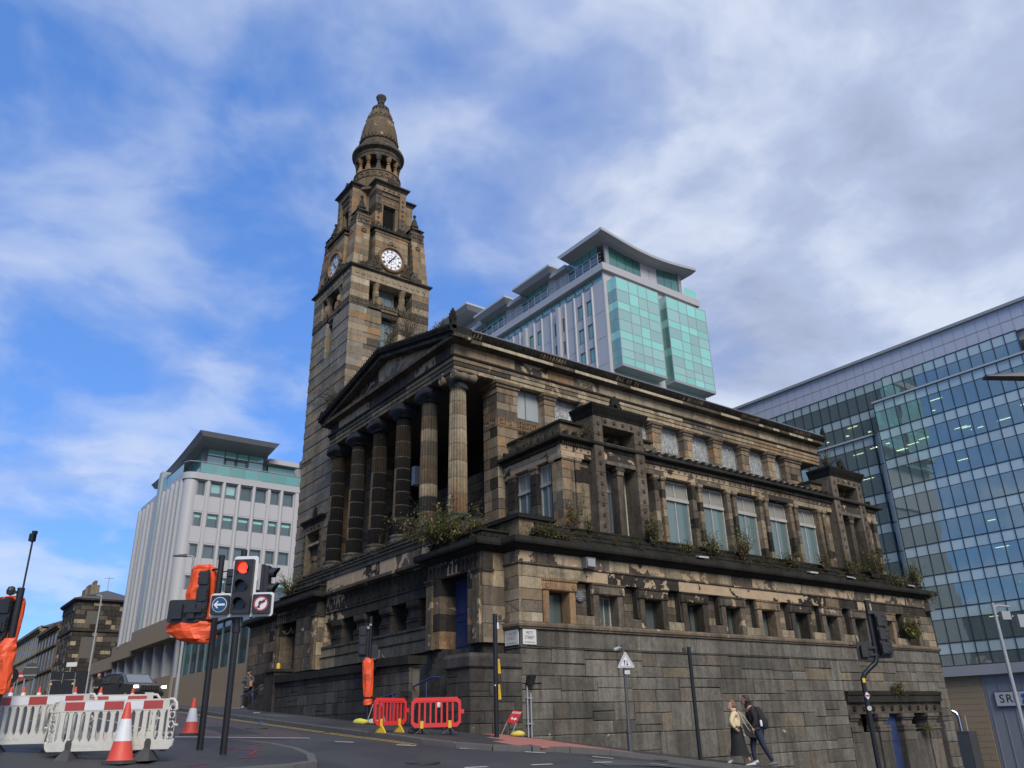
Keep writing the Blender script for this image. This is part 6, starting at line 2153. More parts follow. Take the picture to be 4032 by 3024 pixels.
# swept roof over the end
def swz(x):
    t = (x - 34.9) / 14.0
    return 45.85 - .7 * sin(min(1, t * 1.0) * pi) ** 1.2 - .1 * t
xs_ = [34.9 + 14.0 * k / 16 for k in range(17)]
vs = []
for x in xs_:
    z = swz(x)
    vs += [(x, 31.1, z), (x, 38.0, z), (x, 37.6, z - .45), (x, 31.8, z - .45), (x, 31.1, z - .3)]
fs = [(5 * i + k, 5 * i + (k + 1) % 5, 5 * i + 5 + (k + 1) % 5, 5 * i + 5 + k) for i in range(16) for k in range(5)] + [(0, 1, 2, 3, 4), tuple(80 + k for k in range(5))]
part('roof', MB().add(vs, fs), PANEL_ROOF, tal)
for (a, b, m_) in ((36.5, 37.0, 'c'), (37.05, 38.15, 'g'), (38.2, 39.3, 'g'), (39.35, 40.4, 'g'), (40.45, 41.5, 'g'), (41.55, 42.75, 'p'), (42.8, 43.95, 'p'), (44.0, 45.05, 'g'), (45.1, 46.15, 'g'), (46.2, 47.2, 'g'), (47.25, 47.7, 'c')):
    mt = {'c': PANEL_G, 'g': TEAL_D, 'p': PANEL}[m_]
    part({'c': 'corner_post', 'g': 'pane', 'p': 'cladding_panel'}[m_], MB().fb(SF, a, b, -.2, -.1 if m_ != 'c' else .0, 42.5, swz((a + b) / 2) - .42), mt, tal)
part('balustrade_pane', MB().fb(SF, 47.8, 49.7, .2, .22, 42.5, 43.6), TEAL_L, tal)
part('end_wall', MB().fb(SF, XM, 49.4, -.25, -.02, 24, 41.75), PANEL, tal)
ROWZ = [40.68, 39.32, 38.02, 37.16, 36.03, 34.84, 33.98, 32.9, 32.05, 31.3]
for bx, xs_b in (('', [36.45, 38.14, 39.42, 40.67, 42.35]), ('', [43.5, 45.27, 46.58, 47.92, 49.53])):
    by = MB()
    for x in xs_b:
        by.fb(SF, x - .04, x + .04, .0, 1.22, 31.3, 40.7)
    for z in ROWZ:
        by.fb(SF, xs_b[0], xs_b[-1], .0, 1.21, z - .035, z + .035)
    by.fb(SF, xs_b[0] - .05, xs_b[-1] + .05, .0, 1.24, 31.05, 31.3)
    by.fb(SF, xs_b[0] + .1, xs_b[-1] - .1, .0, 1.0, 31.2, 40.6)
    bay = part('glass_bay', by, PANEL_G, tal)
    for r in range(9):
        z1, z0 = ROWZ[r], ROWZ[r + 1]
        tall = (r in (2, 5, 8, 0))
        for i in range(4):
            mt = TEAL_L if tall else (TEAL_F if RND.random() < .8 else TEAL_L)
            part('pane', MB().fb(SF, xs_b[i] + .04, xs_b[i + 1] - .04, 1.18, 1.2, z0 + .035, z1 - .035), mt, bay)
        for (u0, u1) in ((.02, .62), (.66, 1.18)):
            part('pane', MB().box(xs_b[0] - .05, YM - u1, z0 + .035, xs_b[0] - .03, YM - u0, z1 - .035), TEAL_L if r in (0, 2, 5) else TEAL, bay)
for k in range(5):
    part('canopy_glass', MB().fb(SF, 37 + k * 2.4, 39.2 + k * 2.4, .1, .9, 29.6, 29.75), TEAL_L, tal)

# ---- glass office to the right -----------------------------------------------------------------------------------------
gla = thing('glass_office', 'blue-green glass office building at the right beyond the church', 'building')
XG = 65.0
GF = lambda u, n, z: (XG - n, u, z)
CW = glass_mat('curtain_wall_glass', (.58, .74, .72), refl=.17, rough=.012, trans=.86, wav=.06, gcol=(.88, .92, .86))
SPAN = glass_mat('spandrel_glass', (.36, .45, .44), refl=.08, rough=.08)
MULL = plain('dark_mullion', (.018, .026, .038), .4)
CEIL = plain('office_interior', (.42, .42, .39), .8)
SLATEP = plain('lilac_grey_cladding', (.42, .44, .50), .35, var=.05, scale=1)
LIT = emit_mat('ceiling_light', (1.0, .82, .5), 2.5)
FL = [4.25, 6.25, 9.32, 12.4, 15.3, 18.25, 21.3, 24.38, 27.5, 30.6]
UM = 1.14
def glass_face(y0, y1, floors, n, objects, zcap):
    k = round((y1 - y0) / UM)
    w = (y1 - y0) / k
    mu = MB()
    for i in range(k + 1):
        mu.fb(GF, y0 + i * w - .035, y0 + i * w + .035, n - .1, n + .06, floors[0], floors[-1])
    for z in floors:
        mu.fb(GF, y0, y1, n - .1, n + .045, z - .05, z + .05)
    for z in floors[1:]:
        mu.fb(GF, y0, y1, n - .1, n + .03, z - 1.02, z - .98)
    part('mullion_grid', mu, MULL, gla)
    if zcap:
        part('terrace_coping', MB().fb(GF, y0 - .1, y1 + .1, n - 1.5, n + .2, floors[-1], floors[-1] + .18), PANEL, gla)
    jn_ = [MB(), MB()]
    for f in range(len(floors) - 1):
        z0, z1 = floors[f] + .05, floors[f + 1] - .05
        for i in range(k):
            a, b = y0 + i * w + .035, y0 + (i + 1) * w - .035
            for q, (p0, p1, mt) in enumerate(((z0, z1 - .95, CW), (z1 - .91, z1, SPAN))):
                if p1 - p0 < .3:
                    continue
                tl = RND.uniform(-.004, .004)
                v = [GF(a, n - .01 + tl, p0), GF(b, n - .01 - tl, p0), GF(b, n + .01 - tl, p0), GF(a, n + .01 + tl, p0), GF(a, n - .01, p1), GF(b, n - .01, p1), GF(b, n + .01, p1), GF(a, n + .01, p1)]
                if objects:
                    part('pane', MB().hexa(v), mt, gla)
                else:
                    jn_[q].hexa(v)
    if not objects:
        part('pane_field', jn_[0], CW, gla, kind='stuff')
        part('spandrel_field', jn_[1], SPAN, gla, kind='stuff')
glass_face(6.0, 23.1, FL, 0.0, True, True)
glass_face(24.2, 34.5, FL[:-1], -.6, False, True)
glass_face(-16, 6.0, FL, .0, False, True)
nt_ = MB()
for z0, z1 in zip(FL[:-2], FL[1:-1]):
    nt_.box(XG + .9, 23.15, z0 + .05, XG + .92, 24.15, z1 - .05)
part('pane_field', nt_, SPAN, gla, kind='stuff')
part('notch_mullion', MB().box(XG + .85, 23.6, 4.2, XG + .95, 23.68, 27.5).fb(GF, 23.1, 23.2, -.8, .05, 4.2, 27.5), PANEL, gla)
glass_face(8.5, 22.1, [30.7, 33.4], -.9, False, False)
glass_face(22.1, 46, [27.6, 30.6, 33.5], -1.3, False, False)
part('upper_cladding', MB().fb(GF, -16, 46, -6, -1.2, 33.5, 36.1), SLATEP, gla)
jn_ = MB()
for i in range(56):
    y = 46 - i * 1.1
    jn_.fb(GF, y - .02, y + .02, -1.21, -1.185, 33.6, 36.0)
jn_.fb(GF, -16, 46, -1.21, -1.18, 34.7, 34.76)
part('cladding_joint', jn_, PANEL_G, gla)
part('roof_rim', MB().fb(GF, -16, 46, -7, -.9, 36.1, 36.4), PANEL_G, gla)
for y in (14, 15.3, 19.5, 21, 25, 28.5, 30, 33, 36.5):
    part('roof_vent', MB().lathe([(.5, 36.4), (.55, 36.7), (.2, 36.8)], XG + 4.5, y, 12), PANEL, gla)
# rooms behind the glass: slabs, ceilings, back walls, lit strips
inn = MB()
for z in FL[1:]:
    inn.box(XG + .95, -16, z - .95, XG + 9, 34 if z < 28 else 22, z - .1)
inn.box(XG + 8.5, -16, 4.2, XG + 9, 34, 33)
for z in (30.5, 33.4):
    inn.box(XG + 1.6, 8, z - .8, XG + 12, 46, z)
part('interior', inn, CEIL, gla)
cols_m = MB()
for i in range(9):
    cols_m.box(XG + 2.5, -2 + i * 4.2, 4.2, XG + 2.9, -1.6 + i * 4.2, 30.5)
part('interior_column', cols_m, CEIL, gla)
fu = MB()
for f in range(len(FL) - 1):
    for i in range(14):
        y = RND.uniform(0, 33)
        w, h = RND.uniform(.4, 1.6), RND.uniform(.5, 1.3)
        x = XG + RND.uniform(1.2, 5)
        fu.box(x, y, FL[f], x + .7, y + w, FL[f] + h)
part('office_furniture', fu, plain('office_dark', (.05, .055, .06), .7), gla, kind='stuff')
for f, n_ in ((4, 1), (7, 12), (8, 4), (6, 3), (1, 3), (2, 3), (3, 2)):
    for i in range(n_):
        y, x = RND.uniform(7, 32), XG + RND.uniform(1.2, 5)
        z = FL[f + 1] - .97
        part('ceiling_strip_light', MB().box(x, y, z - .03, x + .12, y + 1.2, z), LIT, gla)
for i in range(14):
    y, x = RND.uniform(10, 34), XG + RND.uniform(4.2, 8)
    part('ceiling_strip_light', MB().box(x, y, 29.62, x + .18, y + .3, 29.68), LIT, gla)
# blinds
for (y, f) in ((20.5, 8), (21.6, 8), (18.0, 1), (15.0, 1), (12.5, 2), (9.3, 1), (20.4, 2), (16.2, 0)):
    part('blind', MB().fb(GF, y, y + 1.05, -.16, -.12, FL[f] + .9, FL[f + 1] - 1.0), BLIND, gla)
# soffit and ground storey
part('soffit', MB().fb(GF, 17.2, 40, -2, .5, 3.35, 4.2).hexa([(XG - .5, 17.2, 3.35), (XG - .5, -20, 3.3), (XG + 2, -20, 3.3), (XG + 2, 17.2, 3.35), (XG - .5, 17.2, 4.2), (XG - 1.6, -20, 4.2), (XG + 2, -20, 4.2), (XG + 2, 17.2, 4.2)]), PANEL_G, gla)
BEIGE = plain('beige_block', (.25, .19, .12), .9, var=.12)
for r in range(19):
    z = -6.0 + r * .5
    o = .6 if r % 2 else 0
    for i in range(4):
        a = 18.9 + i * 1.2 - o
        b = a + 1.19
        a, b = max(a, 18.9), min(b, 22.6)
        if b - a > .1:
            part('wall_block', MB().fb(GF, a, b, -.3, .0 + RND.uniform(-.01, .01), z + .01, z + .49), BEIGE, gla)
GATE = plain('grey_ribbed_shutter', (.19, .20, .22), .5, var=.1)
part('wall_back', MB().fb(GF, 18.8, 23.4, -.8, -.08, -7, 3.3), BEIGE, gla)
part('shutter_wall', MB().fb(GF, 2, 18.8, -.4, -.05, -7, 3.3), GATE, gla)
for i in range(14):
    y = 18.5 - i * 1.0
    part('shutter_rib', MB().fb(GF, y - .04, y + .04, -.1, .0, -7, 3.3), GATE, gla)

# ================================================================== street furniture
RZ = math.atan2(rt.y, rt.x)                 # local x = to the right as the photographer stands, local -y = towards him
BLK = plain('black_polycarbonate', (.014, .0145, .016), .42, var=.2, dirt=.12)
BLKM = plain('black_painted_steel', (.010, .0105, .0115), .35, var=.2)
WHITEP = plain('white_plastic', (.52, .51, .45), .55, var=.1, scale=3, dirt=.22)
WHITER = plain('white_reflective', (.62, .63, .64), .4, var=.06, dirt=.15)
REDR = plain('red_reflective', (.36, .045, .042), .5, var=.25, dirt=.3)
ORANGE = plain('orange_pvc', (.72, .085, .02), .5, var=.12, bump=.3)
CONER = plain('cone_red', (.58, .055, .032), .55, var=.15, scale=4, dirt=.25)
RUBBER = plain('grey_rubber', (.045, .045, .047), .85, var=.2, dirt=.3)
REDPL = plain('red_barrier_plastic', (.60, .028, .028), .5, var=.08, dirt=.08)
YELLOW = plain('yellow_plastic', (.62, .40, .03), .5, var=.1)
BLUESIGN = plain('blue_sign', (.012, .06, .16), .4)
REDSIGN = plain('red_sign', (.40, .012, .015), .45)
BLACKSIGN = plain('black_sign', (.012, .012, .012), .5)
GREYPOST = plain('dark_grey_post', (.06, .062, .066), .5, dirt=.2)
GALV = plain('galvanised_steel', (.27, .28, .29), .5, var=.15)
SIGNW = plain('grey_white_sign', (.42, .42, .41), .5, var=.08, dirt=.2)
FONTS = []


def text(parent, s, size, loc, rot, mat, ext=.001, align='CENTER', name='lettering', sx=1.0):
    cu_ = bpy.data.curves.new(name, 'FONT')
    cu_.body = s
    cu_.size = size
    cu_.extrude = ext
    cu_.align_x = align
    cu_.align_y = 'CENTER'
    cu_.resolution_u = 3
    cu_.materials.append(mat)
    o = link_obj(name, cu_, parent)
    o.location = loc
    o.rotation_euler = rot
    o.scale = (sx, 1, 1)
    FONTS.append(o)
    return o


def rounded(pts_w, pts_h, r, n=4):
    out = []
    for cx_, cy_, a0 in ((pts_w / 2 - r, pts_h / 2 - r, 0), (-pts_w / 2 + r, pts_h / 2 - r, 90), (-pts_w / 2 + r, -pts_h / 2 + r, 180), (pts_w / 2 - r, -pts_h / 2 + r, 270)):
        for k in range(n + 1):
            a = radians(a0 + 90 * k / n)
            out.append((cx_ + r * cos(a), cy_ + r * sin(a)))
    return out


XZ = lambda p, q, t: (p, t, q)              # polygons drawn upright, extruded in local y


def plate(w, h, r, cx_, cz, y0, y1, mb=None, n=4):
    mb = mb or MB()
    return mb.prism([(cx_ + p, cz + q) for p, q in rounded(w, h, r, n)], y0, y1, XZ)


def circle(r, cx_, cz, y0, y1, mb=None, n=28):
    mb = mb or MB()
    return mb.prism([(cx_ + r * cos(2 * pi * k / n), cz + r * sin(2 * pi * k / n)) for k in range(n)], y0, y1, XZ)


def foot(x, y):
    return (x, y, ground_z(x, y))


def visor(mb, cx_, cz, y, r=.105, L=.16):
    """open hood over a lens"""
    n = 16
    vs = []
    for (rr, yy_) in ((r, 0), (r * 1.02, 1), (r * .95, 1), (r * .95, 0)):
        for k in range(n + 1):
            a = radians(-40 + 260 * k / n)
            ln = L * (.55 + .45 * max(0, sin(a)))
            vs.append((cx_ + rr * cos(a), y - (ln if yy_ else 0), cz + rr * sin(a)))
    m = n + 1
    fs = [(j * m + k, j * m + k + 1, ((j + 1) % 4) * m + k + 1, ((j + 1) % 4) * m + k) for j in range(4) for k in range(n)]
    mb.add(vs, fs)


def arrow(mb, pts, y0, y1):
    return mb.prism(pts, y0, y1, XZ)


LENS_RED = emit_mat('lit_red_lens', (1.0, .03, .015), 2.0)
LENS_OFF = plain('unlit_lens', (.006, .006, .007), .25)


def pole_mb(h, r=.057, n=14, x=0, y=0, z0=-.1):
    return MB().lathe([(r, z0), (r, h)], x, y, n)


# ---- signal facing us: red lit, arrow box left, no-right-turn box right --------------------------------------------------
t = thing('traffic_signal', 'traffic signal showing red with blue arrow and no-right-turn signs on white-edged board', 'traffic signal', foot(-8.1, -2.1), RZ)
gz = -.05
part('pole', pole_mb(3.53), BLKM, t, smooth=50)
Z = lambda z: z - gz
bd = MB()
plate(.455, .80, .055, .10, Z(2.94), -.115, -.10, bd)
part('backboard', bd, WHITER, t)
bd2 = MB()
plate(1.165, .43, .055, .095, Z(2.45), -.117, -.102, bd2)
part('backboard', bd2, WHITER, t)
hb = MB().box(-.075, -.24, Z(2.28), .275, -.116, Z(3.26))
part('signal_body', hb, BLK, t)
vz = MB()
for i, z in enumerate((3.10, 2.77, 2.45)):
    visor(vz, .10, Z(z), -.24)
    ln = MB().lathe([(.0, -.0), (.098, .0)], 0, 0, 24, cap=False)
    cl_ = circle(.097, .10, Z(z), -.252, -.241)
    part('lens', cl_, LENS_RED if i == 0 else LENS_OFF, t, label='lit red lens' if i == 0 else None)
part('visor', vz, BLK, t, recalc=True)
for cx_ in (-.285, .475):
    bx_ = part('sign_box', plate(.33, .34, .03, cx_, Z(2.45), -.2, -.118), BLK, t)
    if cx_ < 0:
        part('sign_face', circle(.135, cx_, Z(2.45), -.206, -.2005), WHITER, bx_)
        part('sign_disc', circle(.125, cx_, Z(2.45), -.210, -.2065), BLUESIGN, bx_)
        part('arrow', arrow(MB(), [(cx_ - .105, Z(2.45)), (cx_ - .035, Z(2.52)), (cx_ - .02, Z(2.505)), (cx_ - .05, Z(2.468)), (cx_ + .1, Z(2.468)), (cx_ + .1, Z(2.432)), (cx_ - .05, Z(2.432)), (cx_ - .02, Z(2.395)), (cx_ - .035, Z(2.38))], -.214, -.2105), WHITER, bx_)
    else:
        part('sign_face', circle(.135, cx_, Z(2.45), -.206, -.2005), REDR, bx_)
        part('sign_disc', circle(.108, cx_, Z(2.45), -.210, -.2065), WHITER, bx_)
        part('arrow', arrow(MB(), [(cx_ - .045, Z(2.37)), (cx_ - .015, Z(2.37)), (cx_ - .015, Z(2.46)), (cx_ + .03, Z(2.475)), (cx_ + .03, Z(2.45)), (cx_ + .085, Z(2.49)), (cx_ + .03, Z(2.53)), (cx_ + .03, Z(2.505)), (cx_ - .03, Z(2.495)), (cx_ - .045, Z(2.475))], -.213, -.2105), BLACKSIGN, bx_)
        s_ = .11 * .7071
        part('slash', MB().tube([(cx_ - s_, -.2145, Z(2.45) - s_), (cx_ + s_, -.2145, Z(2.45) + s_)], .011, 6), REDR, bx_)
# second head, turned to the side road
sh = MB().box(.36, -.02, Z(2.62), .42, .24, Z(3.2)).box(.40, .0, Z(2.64), .50, .22, Z(3.18))
for z in (3.05, 2.76):
    m2 = MB()
    visor(m2, 0, 0, 0, .10, .2)
    m2.xf(Matrix.Translation((.48, .11, Z(z))) @ Matrix.Rotation(pi / 2, 4, 'Z'))
    sh.join(m2)
part('side_head', sh, BLK, t)
part('bracket', MB().box(-.03, -.12, Z(2.4), .03, .06, Z(2.46)).box(-.03, -.12, Z(3.0), .03, .06, Z(3.06)).box(.0, .06, Z(2.7), .4, .1, Z(2.74)), BLKM, t)
part('pole_collar', MB().lathe([(.075, 2.02), (.075, 2.14)], 0, 0, 14), BLKM, t)

# ---- signal head seen from behind, wrapped in orange sheeting ------------------------------------------------------------
def drape_bag(rings, seed, n=18, crumple=.075):
    fine = []
    for a, b in zip(rings, rings[1:]):
        fine += [a, tuple((p + q) / 2 for p, q in zip(a, b))]
    rings = fine + [rings[-1]]
    return crumpled(rings, seed, int(n * .8), crumple * 1.5)


def crumpled(rings, seed, n, crumple):
    """crumpled plastic cover: rings of (z, cx, cy, rx, ry)"""
    rr = random.Random(seed)
    vs = []
    ph = [rr.uniform(0, 6.28) for _ in range(4)]
    for j, (z, cx_, cy_, rx, ry) in enumerate(rings):
        for k in range(n):
            a = 2 * pi * k / n
            q = 1 + crumple * (abs(sin(2.5 * a + ph[0] + j * .35)) * 1.6 - .8 + .9 * abs(sin(4 * a + ph[1] - j * .6)) - .45) + rr.uniform(-crumple, crumple) * .8
            vs.append((cx_ + rx * q * cos(a), cy_ + ry * q * sin(a), z + rr.uniform(-.012, .012)))
    fs = [(j * n + k, j * n + (k + 1) % n, (j + 1) * n + (k + 1) % n, (j + 1) * n + k) for j in range(len(rings) - 1) for k in range(n)]
    fs += [tuple(range(n)), tuple((len(rings) - 1) * n + k for k in range(n))]
    return MB().add(vs, fs)


def signal_back(mb, w, h, cx_, cz, y):
    """ribbed rear of a signal head"""
    mb.box(cx_ - w / 2, y, cz - h / 2, cx_ + w / 2, y + .12, cz + h / 2)
    for k in range(3):
        z = cz + (k - 1) * h / 3
        mb.box(cx_ - w * .42, y - .03, z - h * .13, cx_ + w * .42, y, z + h * .13)
        for q in range(3):
            mb.box(cx_ - w * .46, y - .045, z - h * .1 + q * h * .08, cx_ - w * .36, y - .028, z - h * .07 + q * h * .08)
            mb.box(cx_ + w * .36, y - .045, z - h * .1 + q * h * .08, cx_ + w * .46, y - .028, z - h * .07 + q * h * .08)


t = thing('covered_signal', 'rear of a traffic signal part wrapped in orange sheeting, left of the red light', 'traffic signal', foot(-8.28, -1.35), RZ)
part('pole', pole_mb(3.47), BLKM, t, smooth=50)
hb = MB()
signal_back(hb, .22, .95, -.28, 2.72, -.05)
part('signal_body', hb, BLK, t)
hb = MB()
plate(.62, .42, .05, -.58, 2.42, -.06, -.02, hb)
hb.box(-.80, -.13, 2.27, -.60, -.06, 2.54).box(-.50, -.13, 2.27, -.36, -.06, 2.54).box(-.56, -.15, 2.38, -.22, -.12, 2.46)
for q in range(3):
    hb.box(-.83, -.09, 2.32 + q * .08, -.81, -.055, 2.35 + q * .08)
part('sign_box', hb, BLK, t)
part('bracket', MB().tube([(0, 0, 3.2), (-.12, -.02, 3.2), (-.25, -.02, 3.12)], .02, 6).tube([(0, 0, 2.25), (-.2, 0, 2.25)], .025, 6), BLKM, t)
part('orange_cover', drape_bag([(2.55, -.44, .10, .16, .12), (2.75, -.47, .10, .16, .15), (2.95, -.43, .10, .17, .16), (3.15, -.38, .10, .20, .17), (3.24, -.36, .08, .22, .17), (3.30, -.36, .06, .14, .12)], 3), ORANGE, t)
part('orange_cover', drape_bag([(2.22, -.14, .10, .05, .1), (2.6, -.13, .10, .045, .1), (3.0, -.14, .10, .05, .12), (3.22, -.2, .08, .09, .14)], 4, 12), ORANGE, t)
part('orange_cover', drape_bag([(1.84, -.25, .12, .20, .12), (1.92, -.35, .12, .36, .17), (2.05, -.45, .12, .42, .18), (2.18, -.48, .12, .44, .17), (2.30, -.48, .12, .42, .14)], 8, 22, .07), ORANGE, t)
sb = MB()
signal_back(sb, .17, .46, .20, 2.98, .05)
part('repeater_head', sb, BLK, t)
part('bracket', MB().tube([(0, .04, 3.15), (.2, .05, 3.18), (.3, .04, 3.16)], .012, 5), BLKM, t)

# ---- wrapped signal at the left edge ---------------------------------------------------------------------------------------
t = thing('covered_signal', 'orange-wrapped signal with thin camera mast at the left edge', 'traffic signal', foot(-11.5, -1.2), RZ)
part('pole', pole_mb(2.62, x=-.05), BLKM, t, smooth=50)
part('camera_mast', MB().tube([(-.02, 0, 2.2), (-.03, 0, 3.55)], .016, 8).box(-.08, -.05, 3.42, .0, .04, 3.55).box(-.05, -.04, 3.55, .02, .02, 3.60), BLKM, t)
hb = MB()
signal_back(hb, .22, .9, -.24, 2.02, -.05)
hb.box(-.56, -.1, 1.72, -.2, -.02, 2.05)
part('signal_body', hb, BLK, t)
part('sensor', MB().lathe([(.0, 2.5), (.06, 2.52), (.07, 2.58), (.05, 2.64), (0, 2.66)], -.22, 0, 12).box(-.2, -.02, 2.53, -.06, .02, 2.57), BLK, t)
part('orange_cover', drape_bag([(1.6, -.10, .08, .07, .1), (2.0, -.05, .08, .06, .12), (2.38, -.06, .08, .06, .12), (2.46, -.15, .06, .12, .12)], 5, 12), ORANGE, t)
part('orange_cover', drape_bag([(2.2, -.37, .10, .06, .12), (2.38, -.33, .10, .12, .14), (2.46, -.28, .08, .14, .13), (2.49, -.24, .08, .08, .1)], 6, 14), ORANGE, t)
bagm = drape_bag([(.92, -.02, 0, .07, .08), (1.0, -.06, 0, .13, .11), (1.25, -.10, 0, .16, .13), (1.5, -.12, 0, .17, .13), (1.66, -.10, 0, .15, .12), (1.76, -.07, 0, .11, .09), (1.80, -.05, 0, .07, .06)], 7)
part('orange_cover', bagm, ORANGE, t)
text(t, 'UNEX', .075, (-.10, -.165, 1.42), (pi / 2, 0, 0), BLACKSIGN)
text(t, 'TRAFFIC', .065, (-.10, -.165, 1.33), (pi / 2, 0, 0), BLACKSIGN)

# ---- pedestrian signal by the church: black back, orange bag below -----------------------------------------------------------
t = thing('covered_signal', 'black signal back above a long orange bag beside the church wall', 'traffic signal', foot(-1.9, 4.75), RZ)
part('pole', pole_mb(2.9), BLKM, t, smooth=50)
hb = MB()
g0 = .44
plate(.30, .86, .05, -.19, 2.64 - g0, -.04, .0, hb)
signal_back(hb, .2, .78, -.19, 2.64 - g0, -.15)
plate(.3, .36, .04, .08, 2.37 - g0, -.02, .02, hb)
for q in range(8):
    hb.box(-.31, -.06, 2.3 + q * .1 - g0, -.28, -.02, 2.33 + q * .1 - g0)
part('signal_body', hb, BLK, t)
part('camera', MB().box(-.02, -.14, 3.06 - g0, .04, .02, 3.12 - g0).box(-.10, -.1, 2.98 - g0, -.02, .02, 3.05 - g0), GALV, t)
part('orange_bag', drape_bag([(.92 - g0, .0, 0, .12, .11), (1.02 - g0, .0, 0, .13, .11), (1.10 - g0, .0, 0, .115, .1), (1.2 - g0, .0, 0, .13, .11), (1.5 - g0, -.01, 0, .15, .12), (1.85 - g0, -.03, 0, .16, .12), (2.06 - g0, -.04, 0, .16, .12), (2.14 - g0, -.04, 0, .12, .09), (2.18 - g0, -.04, 0, .06, .05)], 12, 18, .045), ORANGE, t)
part('tie_strap', MB().lathe([(.135, 1.09 - g0), (.14, 1.11 - g0), (.135, 1.13 - g0)], 0, 0, 14, cap=False), BLKM, t)
text(t, 'UNEX', .085, (-.05, -.165, 1.70 - g0), (pi / 2, 0, 0), BLACKSIGN)
text(t, 'TRAFFIC', .07, (-.03, -.165, 1.60 - g0), (pi / 2, 0, 0), BLACKSIGN)

# ---- signal at the right seen from behind, swan-neck pole ------------------------------------------------------------------------
t = thing('rear_signal', 'black signal seen from behind on a bent pole at the right', 'traffic signal', foot(1.0, -8.9), RZ)
g0 = ground_z(1.0, -8.9)
part('pole', MB().tube([(-.09, 0, -.1), (-.09, 0, .80 - g0), (-.085, 0, .90 - g0), (-.04, 0, .98 - g0), (.08, 0, 1.08 - g0), (.19, 0, 1.16 - g0), (.23, 0, 1.26 - g0), (.235, 0, 1.4 - g0), (.235, 0, 2.25 - g0)], .043, 12), BLKM, t, smooth=50)
hb = MB()
plate(.29, .82, .04, .39, 1.64 - g0, .0, .03, hb)
signal_back(hb, .2, .7, .40, 1.64 - g0, -.1)
plate(.28, .32, .04, .05, 1.37 - g0, .0, .03, hb)
hb.box(-.04, -.07, 1.26 - g0, .08, .0, 1.46 - g0).box(.1, -.04, 1.4 - g0, .25, .0, 1.44 - g0).box(.1, -.04, 1.28 - g0, .25, .0, 1.32 - g0).box(.2, -.08, 2.0 - g0, .34, .0, 2.06 - g0)
for q in range(8):
    hb.box(.42, -.14, 1.34 + q * .085 - g0, .46, -.1, 1.37 + q * .085 - g0)
part('signal_body', hb, BLK, t)
part('sticker', plate(.05, .075, .008, -.09, .87 - g0, -.05, -.044), YELLOW, t)
st_ = MB().prism([(-.085, .68 - g0), (-.03, .62 - g0), (-.075, .55 - g0), (-.13, .61 - g0)], -.05, -.044, XZ)
part('sticker', st_, WHITER, t)
part('sticker_band', MB().box(-.125, -.053, .60 - g0, -.035, -.0505, .63 - g0), REDR, t)
part('sticker', circle(.04, -.085, .41 - g0, -.05, -.044), SIGNW, t)

# ---- slim black poles and small signs -----------------------------------------------------------------------------------------------
t = thing('crossing_pole', 'black pole with two yellow push-button boxes at the church corner', 'pole', foot(-1.61, -1.14), RZ)
part('pole', pole_mb(2.72, .055, 14), BLKM, t, smooth=50)
for z in (1.53, .97):
    bx_ = part('push_button_box', MB().hexa([(.055, -.06, z - .16), (.12, -.06, z - .16), (.12, .10, z - .16), (.055, .10, z - .16), (.055, -.06, z + .16), (.095, -.06, z + .16), (.095, .10, z + .16), (.055, .10, z + .16)]), YELLOW, t)
    rb_ = MB()
    for q in range(7):
        rb_.box(.05, -.064, z - .13 + q * .04, .10, -.0605, z - .112 + q * .04)
    part('box_rib', rb_, plain('dark_yellow%d' % int(z * 10), (.4, .24, .02), .6), bx_)
part('camera', MB().tube([(.05, 0, 2.52), (.2, -.03, 2.56)], .012, 6).box(.08, -.07, 2.58, .16, .03, 2.68).box(.2, -.12, 2.52, .30, .0, 2.58), BLK, t)
part('junction_box', MB().box(.05, -.03, 2.38, .09, .02, 2.52), WHITER, t)
part('sticker', MB().box(-.03, -.062, 1.10, .0, -.055, 1.13), WHITER, t)
t = thing('warning_sign_post', 'grey post with faded two-way traffic triangle by the base wall', 'sign', foot(1.9, -1.8), RZ)
g0 = ground_z(1.9, -1.8)
part('post', MB().lathe([(.055, -.1), (.055, .42), (.045, .46), (.036, .5), (.036, 2.12 - g0)], .0, 0, 12).lathe([(.07, .40), (.07, .46)], 0, 0, 12), GREYPOST, t, smooth=50)
tri = [(-.20, 1.55 - g0), (.20, 1.55 - g0), (.215, 1.58 - g0), (.02, 1.93 - g0), (-.02, 1.93 - g0), (-.215, 1.58 - g0)]
sg = part('sign_plate', MB().prism([(p + .04, q) for p, q in tri], -.062, -.055, XZ), SIGNW, t)
part('sign_field', MB().prism([(-.135 + .04, 1.595 - g0), (.135 + .04, 1.595 - g0), (.04, 1.84 - g0)], -.0665, -.0625, XZ), WHITER, sg)
for cx_, s in ((0.01, 1), (.075, -1)):
    zc = 1.67 - g0
    pts = [(cx_ - .009, zc - s * .06), (cx_ + .009, zc - s * .06), (cx_ + .009, zc + s * .03), (cx_ + .03, zc + s * .025), (cx_, zc + s * .075), (cx_ - .03, zc + s * .025), (cx_ - .009, zc + s * .03)]
    part('arrow', MB().prism(pts, -.070, -.067, XZ), BLACKSIGN, sg)
pl_ = part('sub_plate', plate(.13, .085, .01, .06, 1.445 - g0, -.062, -.055), WHITER, t)
text(pl_, 'No stopping', .019, (.06, -.0635, 1.455 - g0), (pi / 2, 0, 0), BLACKSIGN, .0005)
text(pl_, 'for 100 yards', .019, (.06, -.0635, 1.432 - g0), (pi / 2, 0, 0), BLACKSIGN, .0005)
part('sign_lamp', MB().tube([(0, 0, 2.03 - g0), (-.1, -.1, 2.04 - g0)], .014, 6).tube([(-.1, -.1, 2.04 - g0), (-.2, -.2, 1.99 - g0), (-.26, -.24, 1.97 - g0)], [.03, .05, .035], 8), GALV, t, smooth=50)
